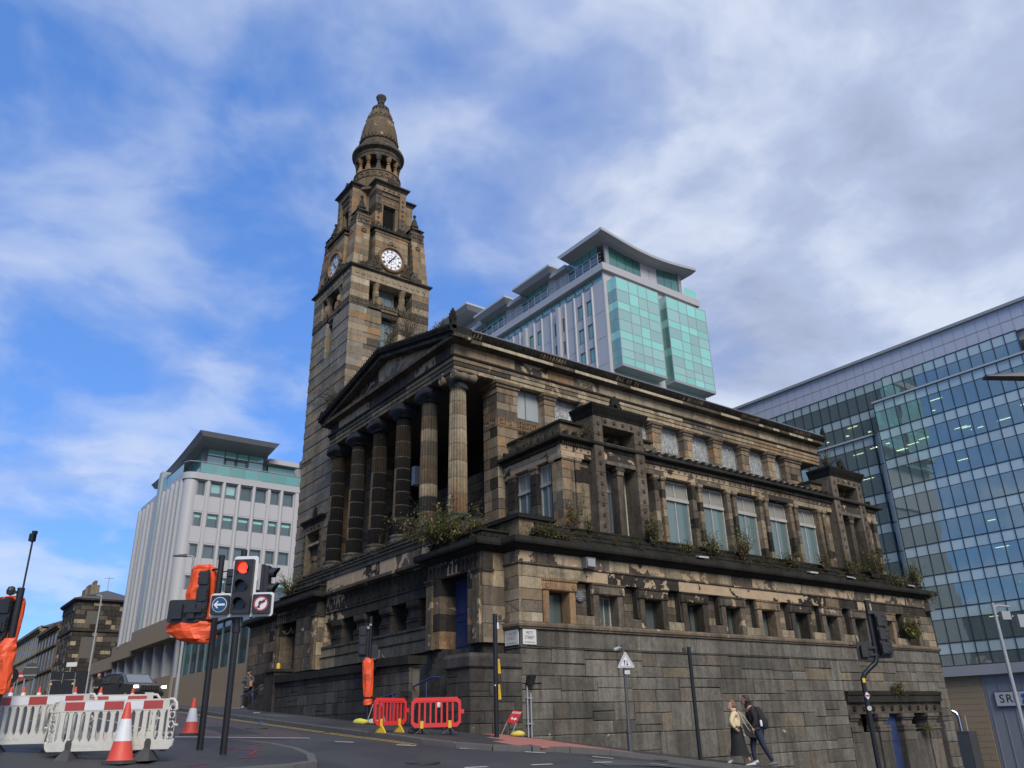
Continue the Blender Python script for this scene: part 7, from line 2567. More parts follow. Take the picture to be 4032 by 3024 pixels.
t = thing('camera_pole', 'plain black pole with small camera beside the walking couple', 'pole', foot(3.7, -2.4), RZ)
part('pole', pole_mb(2.68, .05, 14), BLKM, t, smooth=50)
part('camera', MB().tube([(-.04, 0, 2.58), (-.1, -.02, 2.6)], .01, 5).box(-.17, -.06, 2.56, -.09, .03, 2.66), BLK, t)

# ---- barriers --------------------------------------------------------------------------------------------------------------------------
def white_barrier(label, loc, rz, grp='white chapter barriers round the works'):
    L, H = 2.0, .74
    z0 = .15
    t = thing('work_barrier', label, 'barrier', loc, rz, grp)
    pm = MB()
    pm.prism([(p, q) for p, q in [(-L / 2 + .02, z0 + .03), (-L / 2 + .05, z0), (L / 2 - .05, z0), (L / 2 - .02, z0 + .03), (L / 2 - .02, z0 + .14), (-L / 2 + .02, z0 + .14)]], -.022, .022, XZ)
    pm.prism([(-L / 2 + .12, z0 + .58), (L / 2 - .12, z0 + .58), (L / 2 - .12, z0 + .74), (L / 2 - .14, z0 + .75), (-L / 2 + .14, z0 + .75), (-L / 2 + .12, z0 + .74)], -.02, .02, XZ)
    k = 13
    for i in range(k):
        x = -L / 2 + .21 + (L - .42) * i / (k - 1)
        w = .034 if i % 3 else .042
        pm.prism([(x - w - .02, z0 + .13), (x + w + .02, z0 + .13), (x + w * .8, z0 + .19), (x + w * .8, z0 + .53), (x + w + .02, z0 + .59), (x - w - .02, z0 + .59), (x - w * .8, z0 + .53), (x - w * .8, z0 + .19)], -.016, .016, XZ)
    part('panel', pm, WHITEP, t)
    for s in (-1, 1):
        fm = MB()
        loop = [(s * (L / 2 - .13), 0, z0 + .74), (s * (L / 2 - .06), 0, z0 + .735), (s * (L / 2 - .015), 0, z0 + .68), (s * (L / 2), 0, z0 + .58), (s * (L / 2), 0, z0 + .15), (s * (L / 2 - .02), 0, z0 + .05), (s * (L / 2 - .08), 0, z0 + .02)]
        fm.tube(loop, .024, 8)
        fm.tube([(s * (L / 2 - .12), 0, z0 + .12), (s * (L / 2 - .12), 0, z0 + .62)], .02, 6)
        for zz_ in (.2, .36, .5, .62):
            circ = [(s * (L / 2 - .06) + .045 * cos(a), 0, z0 + zz_ + .05 * sin(a)) for a in [2 * pi * q / 10 for q in range(11)]]
            fm.tube(circ, .013, 5, cap=False)
        fm.tube([(s * (L / 2), 0, z0 + .35), (s * (L / 2 + .05), 0, z0 + .35)], .02, 6)
        part('end_frame', fm, WHITEP, t, smooth=40)
    for i in range(5):
        x0 = -.78 + i * .312
        part('reflective_plate', MB().box(x0 + .002, -.0245, z0 + .60, x0 + .310, -.0205, z0 + .725), REDR if i % 2 == 0 else WHITER, t)
    for s in (-.62, .62):
        fo = part('foot', MB().hexa([(s - .13, -.24, -.01), (s + .13, -.24, -.01), (s + .13, .24, -.01), (s - .13, .24, -.01), (s - .045, -.06, .17), (s + .045, -.06, .17), (s + .045, .06, .17), (s - .045, .06, .17)]), RUBBER, t)
        part('foot_upright', MB().prism([(s - .045, .15), (s + .045, .15), (s + .05, .26), (s + .03, .31), (s - .03, .31), (s - .05, .26)], -.035, .035, XZ), RUBBER, t)
    text(t, 'SMART UTILITIES', .055, (-.42, -.0235, z0 + .075), (pi / 2, 0, 0), WHITEP, .002)
    text(t, 'SMART UTILITIES', .055, (.45, -.0235, z0 + .075), (pi / 2, 0, 0), WHITEP, .002)
    return t


def wb(x, y, rz, label):
    return white_barrier(label, foot(x, y), rz)


p = Vector((-10.5, -1.95)) + Vector((rt.x, rt.y)) * .62
wb(p.x, p.y, RZ + radians(2), 'white barrier with red plates standing behind the nearest cone')
p = Vector((-10.5, -1.75)) - Vector((rt.x, rt.y)) * .78 + Vector((fw.x, fw.y)) * .35
wb(p.x, p.y, RZ + radians(-3), 'white barrier with red plates at the left edge, overlapped by its neighbour')
p = Vector((-10.0, -1.0))
wb(p.x, p.y, RZ + radians(14), 'white barrier seen through the nearer barriers from behind')


def red_barrier(label, loc, rz, W=1.15, H=.64, footm=None):
    t = thing('red_barrier', label, 'barrier', loc, rz, 'red barriers at the church corner')
    z0 = .16
    pm = MB()
    c_ = .09
    out = [(-W / 2 + c_, z0), (W / 2 - c_, z0), (W / 2, z0 + c_), (W / 2, z0 + H - c_), (W / 2 - c_, z0 + H), (-W / 2 + c_, z0 + H), (-W / 2, z0 + H - c_), (-W / 2, z0 + c_)]
    inn_ = [(-W / 2 + c_ + .02, z0 + .09), (W / 2 - c_ - .02, z0 + .09), (W / 2 - .06, z0 + .13), (W / 2 - .06, z0 + H - .15), (W / 2 - c_ - .01, z0 + H - .11), (-W / 2 + c_ + .01, z0 + H - .11), (-W / 2 + .06, z0 + H - .15), (-W / 2 + .06, z0 + .13)]
    n = 8
    vs = [XZ(p, q, -.025) for p, q in out] + [XZ(p, q, -.025) for p, q in inn_] + [XZ(p, q, .025) for p, q in out] + [XZ(p, q, .025) for p, q in inn_]
    fs = []
    for i in range(n):
        k = (i + 1) % n
        fs += [(i, k, n + k, n + i), (2 * n + i, 3 * n + i, 3 * n + k, 2 * n + k), (i, 2 * n + i, 2 * n + k, k), (n + i, n + k, 3 * n + k, 3 * n + i)]
    pm.add(vs, fs)
    pm.box(-W / 2 + .12, -.032, z0 + H - .085, W / 2 - .12, -.025, z0 + H - .03)
    pm.box(W / 2, -.03, z0 + .28, W / 2 + .07, .03, z0 + .37)
    part('frame', pm, REDPL, t)
    m_ = 7
    for i in range(m_):
        x = -W / 2 + .06 + (W - .12) * (i + 1) / (m_ + 1)
        part('slat', MB().box(x - .02, -.018, z0 + .08, x + .02, .018, z0 + H - .1), REDPL, t)
    for s in (-W * .28, W * .28):
        part('foot_socket', MB().box(s - .035, -.03, z0 - .02, s + .035, .03, z0 + .14), YELLOW, t)
        fm = MB()
        if footm:
            fm.prism([(-.2, -.005), (.2, -.005), (.05, .15), (-.05, .15)], s - .02, s + .02, lambda p, q, tt: (tt + q * .1, p, q))
        else:
            fm.tube([(s - .17, -.08, .01), (s - .03, 0, .11), (s, 0, .17)], .018, 5).tube([(s + .17, -.08, .01), (s + .03, 0, .11), (s, 0, .17)], .018, 5).tube([(s, .2, .01), (s, 0, .14)], .018, 5)
        part('foot', fm, footm or RUBBER, t)
    return t


red_barrier('red plastic barrier on grey feet in front of the plinth', foot(-2.65, -.2), RZ)
red_barrier('red plastic barrier on yellow feet set at an angle to the other', foot(-3.28, .85), RZ + radians(48), .98, .6, YELLOW)


def cone(label, loc, h=.95, grp='traffic cones', s=1.0):
    t = thing('traffic_cone', label, 'cone', loc, RZ + RND.uniform(-.3, .3), grp)
    b = .22 * h / .95
    part('base', MB().prism([(p, q) for p, q in rounded(b * 2, b * 2, b * .35, 3)], 0, .05, lambda p, q, tt: (p, q, tt)), RUBBER, t)
    R_ = lambda z: .165 * (1 - z / h) * h / .95 + .032
    part('body', MB().lathe([(R_(0) + .02, .045), (R_(.03), .075), (R_(h * .42), h * .42), (R_(h * .42), h * .42), (R_(h * .95), h * .95), (R_(h) * .8, h), (.02, h)], 0, 0, 24), CONER, t, smooth=40)
    part('sleeve', MB().lathe([(R_(h * .36) + .004, h * .36), (R_(h * .72) + .004, h * .72), (R_(h * .72), h * .72)], 0, 0, 24, cap=False), WHITER, t, smooth=40)
    return t


cone('nearest red and white cone in front of the white barrier', foot(-10.09 + .2, -2.82 + .1), .89)
cone('red and white cone beside the traffic island, right of the barrier', foot(-7.59, 1.72), .75)

# ---- small signs and clutter by the corner ---------------------------------------------------------------------------------------------------
SANDY = plain('yellow_sandbag', (.52, .46, .07), .8, var=.2, bump=.5)
SANDW = plain('pale_sandbag', (.42, .40, .28), .85, var=.2, bump=.5)


def sandbag(label, loc, sx_, sy_, h, mat, seed):
    r_ = random.Random(seed)
    n, vs = 16, []
    rings = [(0, .75), (.25, 1.0), (.6, .97), (.88, .7), (1.0, .3)]
    for zf, q in rings:
        for k in range(n):
            a = 2 * pi * k / n
            w = q * (1 + .1 * sin(2 * a + seed) + r_.uniform(-.05, .05))
            vs.append((sx_ * w * cos(a), sy_ * w * sin(a), h * zf * (1 + .15 * cos(a + seed))))
    fs = [(j * n + k, j * n + (k + 1) % n, (j + 1) * n + (k + 1) % n, (j + 1) * n + k) for j in range(4) for k in range(n)] + [tuple(range(n)), tuple(4 * n + k for k in range(n))]
    return solo('sandbag', MB().add(vs, fs), mat, label, 'sandbag', loc, RZ, 'sandbags holding down signs', smooth=50)


x, y = -.9, -.6
t = thing('pedestrian_sign', 'small red board with white arrow on a metal A-frame by the corner wall', 'sign', foot(x, y), RZ)
vb = [(-.03, .36), (.21, .33), (.36, .60), (.13, .62)]
sg = part('board', MB().prism([(p, q - .06) for p, q in vb], -.01, .0, XZ), REDSIGN, t)
cxb, czb = .165, .42
sk = Matrix(((1, 0, .55, 0), (0, 1, 0, 0), (-.08, 0, 1, 0), (0, 0, 0, 1)))
ar = MB().prism([(-.07, -.012), (.02, -.012), (.02, -.035), (.075, 0), (.02, .035), (.02, .012), (-.045, .012), (-.045, .04), (-.07, .04)], -.014, -.0105, XZ)
ar.xf(Matrix.Translation((.15, 0, .37)) @ sk)
part('arrow', ar, WHITER, sg)
tp = MB().box(-.10, -.014, -.02, .10, -.0105, .02).xf(Matrix.Translation((.215, 0, .505)) @ sk)
part('lettering_band', tp, plain('pink_white', (.5, .42, .42), .5), sg)
text(sg, 'PEDESTRIANS', .028, (.215, -.016, .505), (pi / 2, 0, 0), REDSIGN, .0005, sx=.95)
lg = MB()
for (a, b) in (((-.02, 0, .30), (-.16, -.08, .02)), ((.2, 0, .28), (.08, -.08, .0)), ((.0, .02, .30), (.0, .25, .0)), ((.2, .02, .28), (.24, .25, -.02))):
    lg.tube([a, b], .009, 5)
part('frame_leg', lg, GALV, t)
sandbag('yellow sandbag at the foot of the red arrow board', (x + .2 * rt.x, y + .2 * rt.y - .05, ground_z(x, y) - .01), .16, .12, .11, SANDY, 1)
x, y = -1.95 - .1, 4.3
t = thing('folded_sign_frame', 'back of a dark sign on metal legs beside the orange bag', 'sign', foot(-1.95, 4.45), RZ)
lg = MB()
for (a, b) in (((.06, 0, .50), (-.09, -.1, .0)), ((.3, 0, .5), (.45, -.1, -.08)), ((.12, .03, .5), (.1, .3, .02)), ((.06, 0, .5), (.34, 0, .52))):
    lg.tube([a, b], .012, 5)
part('frame_leg', lg, GALV, t)
part('board', MB().hexa([(.1, .0, .05), (.36, .0, .0), (.36, .01, .0), (.1, .01, .05), (.14, .06, .5), (.34, .06, .5), (.34, .07, .5), (.14, .07, .5)]), BLK, t)
q_ = Vector((-1.95, 4.45))
for dx, lab, mt, sd in ((-.22, 'bright yellow sandbag beside the folded sign', SANDY, 2), (.16, 'pale sandbag leaning on the folded sign', SANDW, 3)):
    q = q_ + Vector((rt.x, rt.y)) * dx - Vector((fw.x, fw.y)) * .25
    sandbag(lab, foot(q.x, q.y), .2, .14, .13, mt, sd)
sandbag('dark bag on the pavement between the red barriers', foot(-2.95, .3), .14, .12, .16, RUBBER, 5)
solo('bottle', MB().lathe([(.05, 0), (.055, .02), (.055, .12), (.03, .16), (.02, .18), (.02, .2), (0, .2)], 0, 0, 12), WHITER, 'small white bottle left on the door step beside the plinth', 'bottle', (-1.72, 1.22, .75), 0, smooth=50)
solo('litter', MB().prism([(-.2, -.1), (.22, -.08), (.18, .12), (-.22, .1)], 0, .012, lambda p, q, tt: (p, q, tt)), SIGNW, 'pale flattened card on the pavement beside the standing pedestrian', 'litter', foot(-1.6, 16.6))
solo('litter', MB().prism([(-.12, -.06), (.12, -.05), (.1, .06), (-.1, .07)], 0, .01, lambda p, q, tt: (p, q, tt)), WHITER, 'white scrap of paper in the middle of the left pavement', 'litter', foot(-2.4, 12.2))
solo('litter', MB().hexa([(-.1, -.06, 0), (.1, -.05, 0), (.08, .06, 0), (-.1, .05, 0), (-.06, -.03, .05), (.05, -.03, .04), (.04, .03, .05), (-.05, .03, .04)]), BLUESIGN, 'small blue crumpled packet in the gutter', 'litter', (-3.9, 7.6, ground_z(-3.9, 7.6) - .09))

# ---- fittings on the church walls ----------------------------------------------------------------------------------------------------------------
FLOODG = plain('grey_floodlight_casing', (.12, .12, .12), .6, dirt=.3)
PLATEW = plain('white_enamel', (.55, .55, .53), .4, var=.06, dirt=.18)
t = thing('street_nameplate', 'white enamel PITT STREET nameplate on the church corner', 'sign', (0, 0, 0))
part('plate', MB().box(.06, -.035, 2.22, .50, -.012, 2.60), PLATEW, t)
text(t, 'PITT', .115, (.28, -.037, 2.50), (pi / 2, 0, 0), BLACKSIGN)
text(t, 'STREET', .115, (.28, -.037, 2.39), (pi / 2, 0, 0), BLACKSIGN, sx=.85)
text(t, 'BLYTHSWOOD HILL', .045, (.28, -.037, 2.27), (pi / 2, 0, 0), BLACKSIGN, sx=.82)
t = thing('street_nameplate', 'weathered ST VINCENT STREET nameplate facing the main street at the corner', 'sign', (0, 0, 0))
part('plate', MB().box(-.035, .06, 2.22, -.012, .64, 2.60), PLATEW, t)
FADED = plain('faded_black', (.20, .20, .19), .6)
text(t, 'ST VINCENT', .115, (-.037, .35, 2.50), (pi / 2, 0, -pi / 2), FADED, sx=.78)
text(t, 'STREET', .115, (-.037, .35, 2.39), (pi / 2, 0, -pi / 2), FADED)
text(t, 'BLYTHSWOOD HILL', .045, (-.037, .35, 2.27), (pi / 2, 0, -pi / 2), FADED)
PLAQ = plain('slate_blue_plaque', (.075, .085, .095), .5)
t = thing('wall_plaque', 'round grey plaque with pale lettering between two base windows', 'plaque', (0, 0, 0))
part('disc', circle(.17, 2.315, 3.63, .20, .262), PLAQ, t)
for i, s in enumerate(('GLASGOW', 'St Vincent', 'Street Church', '1859')):
    text(t, s, .055 if i else .035, (2.315, .198, 3.73 - i * .06), (pi / 2, 0, 0), SIGNW)
t = thing('wall_plaque', 'oval bronze plaque beside the blue door', 'plaque', (0, 0, 0))
part('disc', MB().prism([(1.05 + .13 * cos(2 * pi * k / 24), 3.2 + .21 * sin(2 * pi * k / 24)) for k in range(24)], -.80, -.765, lambda p, q, tt: (tt, p, q)), plain('bronze_green', (.06, .07, .06), .5), t)
for i, s in enumerate(('CHURCH', 'OF', 'SCOTLAND')):
    text(t, s, .04, (-.802, 1.05, 3.27 - i * .07), (pi / 2, 0, -pi / 2), GREYPOST)
t = thing('floodlight', 'boxy grey floodlight fixed high near the street corner', 'lamp', (2.42, -.02, 4.35), 0, 'floodlights on the church')
part('housing', MB().hexa([(-.16, -.16, .0), (.2, -.16, .0), (.2, .0, .0), (-.16, .0, .0), (-.16, -.2, .3), (.2, -.2, .3), (.2, .0, .3), (-.16, .0, .3)]), FLOODG, t)
part('lens_cover', MB().box(-.12, -.215, .04, .16, -.195, .26), GALV, t)
t = thing('floodlight', 'boxy grey floodlight under the cornice at the far church corner', 'lamp', (21.1, -.02, 4.2), 0, 'floodlights on the church')
part('housing', MB().box(-.15, -.25, 0, .2, .0, .3), FLOODG, t)
for i, (x, l) in enumerate(((7.2, 'small pale floodlight tilted on the ledge below the first tall window'), (13.1, 'small pale floodlight among the ledge plants below the fourth tall window'), (15.6, 'small pale floodlight tilted on the ledge before the far pylon'), (19.9, 'small pale floodlight on the ledge by the far corner'))):
    solo('ledge_light', MB().hexa([(-.2, -.12, 0), (.2, -.12, 0), (.2, .1, .06), (-.2, .1, .06), (-.2, -.12, .05), (.2, -.12, .05), (.2, .1, .11), (-.2, .1, .11)]), SIGNW, l, 'lamp', (x, -.22, 5.06), RND.uniform(-.4, .4), 'ledge floodlights')
t = thing('cable_conduit', 'pair of thin grey conduits running down the wall by the corner', 'pipe', (0, 0, 0))
for x in (.13, .24):
    part('pipe', MB().tube([(x, -.05, ground_z(x, 0) - .05), (x, -.05, 1.25 - (x - .13) * 2)], .022, 8), GALV, t, smooth=50)
part('clip', MB().box(.09, -.075, .3, .28, -.02, .33).box(.09, -.075, .9, .28, -.02, .93), GALV, t)
part('floodlight', MB().hexa([(.1, -.14, 1.22), (.28, -.14, 1.22), (.28, -.02, 1.22), (.1, -.02, 1.22), (.14, -.2, 1.45), (.34, -.2, 1.45), (.34, -.02, 1.45), (.14, -.02, 1.45)]), BLK, t)
t = thing('pigeon', 'small dark pigeon standing on the ramp wall coping', 'bird', (-1.35, 4.9, 2.10), 1.9)
bd = MB()
vsb = [(.0, .02, -.11), (.02, .03, -.08), (.05, .045, -.03), (.065, .05, .02), (.09, .045, .05), (.125, .03, .075), (.15, .028, .085), (.17, .018, .09)]
n = 10
vs = [(x_ + r_ * .9 * cos(2 * pi * k / n), r_ * sin(2 * pi * k / n), z + .05 + r_ * .6 * cos(2 * pi * k / n) * (-.5)) for z, r_, x_ in vsb for k in range(n)]
bd.add(vs, [(j * n + k, j * n + (k + 1) % n, (j + 1) * n + (k + 1) % n, (j + 1) * n + k) for j in range(len(vsb) - 1) for k in range(n)] + [tuple(range(n)), tuple((len(vsb) - 1) * n + k for k in range(n))])
bd.tube([(.10, 0, .215), (.135, 0, .205)], [.01, .003], 5).tube([(-.09, 0, .06), (-.2, 0, .03)], [.03, .02], 6).tube([(0, .015, .05), (.0, .02, .0)], .004, 4).tube([(0, -.015, .05), (.0, -.02, .0)], .004, 4)
part('body', bd, plain('pigeon_grey', (.05, .052, .058), .7), t, smooth=50)

# ---- street lamps ---------------------------------------------------------------------------------------------------------------------------------------
def lamp_post(label, loc, h, arm, rz, r=.07):
    t = thing('street_lamp', label, 'street lamp', loc, rz, 'street lamps')
    part('column', MB().lathe([(r * 1.3, -.1), (r * 1.3, 1.3), (r, 1.4), (r * .7, h)], 0, 0, 12), GALV, t, smooth=50)
    part('arm', MB().tube([(0, 0, h - .1), (-.1, 0, h), (-arm * .4, 0, h + .03)], r * .6, 8), GALV, t, smooth=50)
    part('lantern', MB().hexa([(-arm, -.11, h + .02), (-arm * .35, -.13, h - .02), (-arm * .35, .13, h - .02), (-arm, .11, h + .02), (-arm, -.07, h + .07), (-arm * .35, -.1, h + .1), (-arm * .35, .1, h + .1), (-arm, .07, h + .07)]), GREYPOST, t)
    return t


lamp_post('tall street lamp in front of the dark terraced house', foot(-1.9, 46.5), 7.0, 1.1, RZ)
lamp_post('street lamp rising in front of the white office block', foot(-2.3, 22.9), 6.7, 1.0, RZ)
lamp_post('street lamp whose lantern reaches in at the right edge', foot(4.52, -12.13), 8.05, 1.5, RZ)
t = thing('camera_mast', 'galvanised mast with a camera at the right edge', 'pole', foot(12.3, -6.55), RZ)
g0 = ground_z(12.3, -6.55)
part('column', MB().lathe([(.06, -.1), (.045, 3.2 - g0)], -.12, 0, 12), GALV, t, smooth=50)
part('camera_arm', MB().tube([(-.12, 0, 3.05 - g0), (.0, 0, 3.12 - g0), (.35, 0, 3.08 - g0)], .03, 6).box(.02, -.1, 2.72 - g0, .26, .08, 2.95 - g0).box(.45, -.1, 2.5 - g0, .8, .1, 2.85 - g0), GALV, t)

# ================================================================== plants rooted in the stonework
def leaf_mat(name):
    m, t, b = new_mat(name)
    at = t.nodes.new('ShaderNodeAttribute')
    at.attribute_name = 'col'
    link(t, at.outputs['Color'], b.inputs['Base Color'])
    b.inputs['Roughness'].default_value = .55
    b.inputs['Specular IOR Level'].default_value = .3
    tr = t.nodes.new('ShaderNodeBsdfTranslucent')
    link(t, at.outputs['Color'], tr.inputs['Color'])
    mx = t.nodes.new('ShaderNodeMixShader')
    mx.inputs[0].default_value = .3
    out = t.nodes['Material Output']
    link(t, b.outputs[0], mx.inputs[1])
    link(t, tr.outputs[0], mx.inputs[2])
    link(t, mx.outputs[0], out.inputs['Surface'])
    return m


LEAF = leaf_mat('leaf')
TWIG = plain('twig', (.055, .04, .028), .9)
GREENS = [(.11, .135, .042), (.145, .165, .055), (.075, .10, .033), (.22, .21, .06), (.13, .12, .05), (.18, .125, .055)]


def plant(label, loc, spread, h, stems, leaves, ls, seed, droop=.3, dry=.2, lean=(0, 0), flat=1.0, name='wall_shrub'):
    spread, h, stems, ls = spread * 1.2, h * 1.3, int(stems * 1.3), ls * 1.1
    r_ = random.Random(seed)
    t = thing(name, label, 'shrub', loc, 0, 'shrubs growing out of the stonework')
    st, lf = MB(), MB()
    for s in range(stems):
        a = r_.uniform(0, 2 * pi)
        L = h * (r_.uniform(.3, .8) if r_.random() < .65 else r_.uniform(.7, 1.35))
        out = spread * r_.uniform(.1, 1.0) * (1.25 if r_.random() < .2 else .85)
        dx, dy = cos(a) * out + lean[0] * r_.uniform(.3, 1), sin(a) * out * flat + lean[1] * r_.uniform(.3, 1)
        bx, by = cos(a) * spread * .25 * r_.random(), sin(a) * spread * .25 * flat * r_.random()
        pts = []
        dr = droop * r_.uniform(.4, 1.5)
        for i in range(7):
            f_ = i / 6
            pts.append((bx + dx * f_ ** 1.2 + r_.uniform(-.03, .03), by + dy * f_ ** 1.2 + r_.uniform(-.03, .03), L * (f_ - dr * f_ * f_ * 1.1)))
        st.tube(pts, [.009 * (1 - .8 * i / 6) + .0015 for i in range(7)], 4, GREY)
        base = r_.choice(GREENS)
        brown = r_.random() < dry
        for q in range(int(leaves * r_.uniform(.2, .95))):
            f_ = r_.uniform(.15, 1.0) ** .8
            i = min(5, int(f_ * 6))
            u = f_ * 6 - i
            p = Vector(pts[i]).lerp(Vector(pts[i + 1]), u)
            d = Vector((r_.uniform(-1, 1), r_.uniform(-1, 1), r_.uniform(-.6, .7))).normalized()
            p = p + d * ls * r_.uniform(.2, 1.6)
            sd_ = d.cross(Vector((r_.uniform(-.3, .3), r_.uniform(-.3, .3), 1))).normalized()
            k = ls * r_.uniform(.6, 1.3)
            w = k * r_.uniform(.22, .34)
            mid_ = p + d * k * .5 - Vector((0, 0, k * .06))
            tip = p + d * k - Vector((0, 0, k * .25))
            c = [x * r_.uniform(.7, 1.35) for x in base]
            if brown and r_.random() < .6:
                c = [.11 * r_.uniform(.6, 1.2), .075 * r_.uniform(.6, 1.2), .035]
            elif r_.random() < .08:
                c = [.30, .27, .05]
            lf.add([p, mid_ + sd_ * w, tip, mid_ - sd_ * w], [(0, 1, 2, 3)], (*c, 1))
    part('stems', st, TWIG, t)
    part('foliage', lf, LEAF, t, recalc=False)
    return t


plant('large leafy bush overflowing the cornice above the blue door', (-.72, 2.7, 5.22), 1.25, 1.2, 80, 50, .09, 1, .55, .08, (-.15, .1), .9)
plant('yellowing small bush at the right end of the cornice over the blue door', (-.55, 1.35, 5.28), .42, .75, 22, 26, .075, 2, .4, .1)
plant('spreading yellow-green weeds on the ledge at the street corner', (.75, -.16, 5.04), .62, .5, 46, 30, .06, 3, .5, .35, (0, -.05), .3)
plant('reddish weeds on the ledge just right of the corner', (1.45, -.14, 5.05), .5, .42, 36, 26, .05, 33, .5, .65, (0, -.04), .3)
plant('thin upright sapling before the corner pilaster of the aisle', (2.15, .12, 5.5), .35, 1.05, 14, 26, .075, 4, .2, .15)
plant('small weed at the foot of the second aisle pilaster', (2.75, .1, 5.5), .2, .5, 12, 18, .05, 5, .3, .3, (0, 0), .4)
plant('leafy shrub at the right foot of the near pylon', (5.25, .0, 5.35), .32, .95, 34, 30, .065, 6, .3, .2, (0, -.05), .5)
plant('low scrub on the ledge under the first tall window', (6.7, -.08, 5.25), .5, .45, 26, 22, .055, 7, .5, .4, (0, -.05), .3)
plant('shrub on the ledge between the first and second tall windows', (7.9, -.05, 5.3), .5, .8, 38, 28, .065, 8, .35, .3, (0, -.06), .35)
plant('bushy shrub on the ledge between the second and third tall windows', (9.6, -.05, 5.3), .55, 1.05, 46, 32, .065, 9, .3, .25, (0, -.06), .35)
plant('straggling shrub under the fourth tall window', (12.2, -.08, 5.25), .6, .75, 36, 24, .06, 10, .45, .4, (0, -.06), .35)
plant('dry wispy shrub under the fifth tall window', (14.3, -.05, 5.3), .55, .95, 30, 22, .06, 11, .35, .5, (0, -.05), .35)
plant('low scrub before the far pylon', (15.9, -.05, 5.3), .5, .9, 34, 26, .06, 12, .4, .4, (0, -.05), .35)
plant('large tangled shrub covering the foot of the far pylon', (17.6, -.08, 5.3), .95, 1.35, 70, 34, .065, 13, .4, .45, (0, -.08), .35)
plant('trailing shrub hanging over the cornice right of the far pylon', (18.9, -.2, 5.15), .6, .7, 34, 28, .06, 14, .9, .35, (0, -.1), .4)
plant('leafy shrub on the far end of the podium', (20.9, .1, 5.2), .5, 1.15, 40, 32, .08, 15, .35, .1, (.1, 0), .7)
plant('creeper hanging at the far end below the cornice', (21.2, -.15, 4.85), .35, .5, 22, 24, .075, 16, 1.5, .1)
plant('green bush growing from the last base window', (19.35, -.12, 3.05), .55, .95, 50, 32, .08, 17, .45, .05, (.1, -.08), .4)
plant('small green weed on the basement doorcase', (17.4, -.15, 1.1), .42, .5, 30, 26, .06, 18, .8, .1, (0, -.08), .4)
plant('tuft of fern in the basement doorcase recess', (19.0, -.15, -.28), .3, .28, 26, 26, .05, 19, .7, .0, (0, -.05), .4)
plant('feathery dry shrub on the pediment in front of the tower window', (.2, 6.9, 13.95), .75, 1.35, 34, 18, .06, 20, .15, .45)
plant('dark leafy shrub on the pediment peak', (.15, 8.3, 14.0), .35, .9, 22, 22, .07, 21, .15, .1)
plant('twiggy dry shrub on the left slope of the pediment', (.0, 12.9, 12.95), .75, 1.15, 60, 26, .06, 22, .25, .7)
plant('green plant on the roof of the left doorway block', (-.4, 14.8, 5.35), .75, .75, 46, 28, .075, 23, .35, .1)
plant('tall sprig on the left doorway block', (-.35, 15.4, 5.35), .4, 1.3, 8, 20, .07, 24, .15, .1)
plant('dark ivy at the foot of the tower opening', (.62, 16.5, 6.0), .35, .5, 24, 24, .07, 25, .4, .1)
plant('grey-green shrub on the cap of the far pylon', (16.5, .5, 9.75), .4, .7, 30, 26, .05, 26, .3, .5)
plant('sprig on the aisle cornice beside the temple corner', (2.05, 2.2, 8.6), .3, .35, 12, 20, .06, 27, .6, .2)
plant('sprig on the aisle cornice left of the near pylon', (3.0, .25, 8.62), .3, .45, 14, 20, .055, 28, .6, .3)
plant('thin stems between the portico columns', (-.05, 6.1, 6.1), .25, .7, 5, 12, .05, 29, .1, .6)
plant('tiny sprig at the foot of the third column', (-.05, 8.2, 6.1), .2, .65, 4, 12, .05, 30, .1, .6)
plant('moss and grass tuft on the temple roof corner', (-.1, 3.9, 13.0), .3, .3, 20, 20, .05, 31, .6, .1)

# scattered small weeds along the ledge and cornices, too many to tell apart
wd_s, wd_l = MB(), MB()
rw_ = random.Random(77)
spots = [(rw_.uniform(.6, 21.0), rw_.uniform(-.28, .1), None) for _ in range(150)] + [(rw_.uniform(2.3, 19), rw_.uniform(.25, .4), 8.5) for _ in range(36)] + [(rw_.uniform(-1.0, -.6), rw_.uniform(.8, 3.4), 5.03) for _ in range(20)] + [(rw_.uniform(-.5, -.1), rw_.uniform(4, 14), 5.92) for _ in range(40)]
for (x, y, z) in spots:
    if z is None:
        z = 5.02 if y < -.14 else (5.19 if y < .02 else 5.36)
    big_ = rw_.random() < .25
    for s in range(rw_.randint(3, 8)):
        L = rw_.uniform(.08, .2) * (2.2 if big_ else 1)
        a = rw_.uniform(0, 6.28)
        o = L * rw_.uniform(.2, .9)
        tip = Vector((x + cos(a) * o, y + sin(a) * o * .7 - .03, z + L * rw_.uniform(.3, 1.0)))
        b0 = Vector((x, y, z))
        mid_ = b0.lerp(tip, .5) + Vector((0, 0, L * .2))
        wd_s.tube([b0, mid_, tip], [.004, .003, .0015], 3, GREY)
        c0 = rw_.choice(GREENS) if rw_.random() < .6 else (.15, .10, .05)
        for q in range(rw_.randint(4, 9)):
            p = mid_.lerp(tip, rw_.random()) if rw_.random() < .7 else b0.lerp(mid_, rw_.random())
            d = Vector((rw_.uniform(-1, 1), rw_.uniform(-1, 1), rw_.uniform(-.4, .8))).normalized()
            sd_ = d.cross(Vector((0, 0, 1)))
            k = rw_.uniform(.03, .07)
            wd_l.add([p, p + d * k * .5 + sd_ * k * .28, p + d * k, p + d * k * .5 - sd_ * k * .28], [(0, 1, 2, 3)], (*[v * rw_.uniform(.6, 1.2) for v in c0], 1))
wk = part('ledge_weeds', wd_l, LEAF, None, recalc=False, kind='stuff', label='scattered small weeds along the church ledges', cat='weeds')
part('weed_stems', wd_s, TWIG, wk)

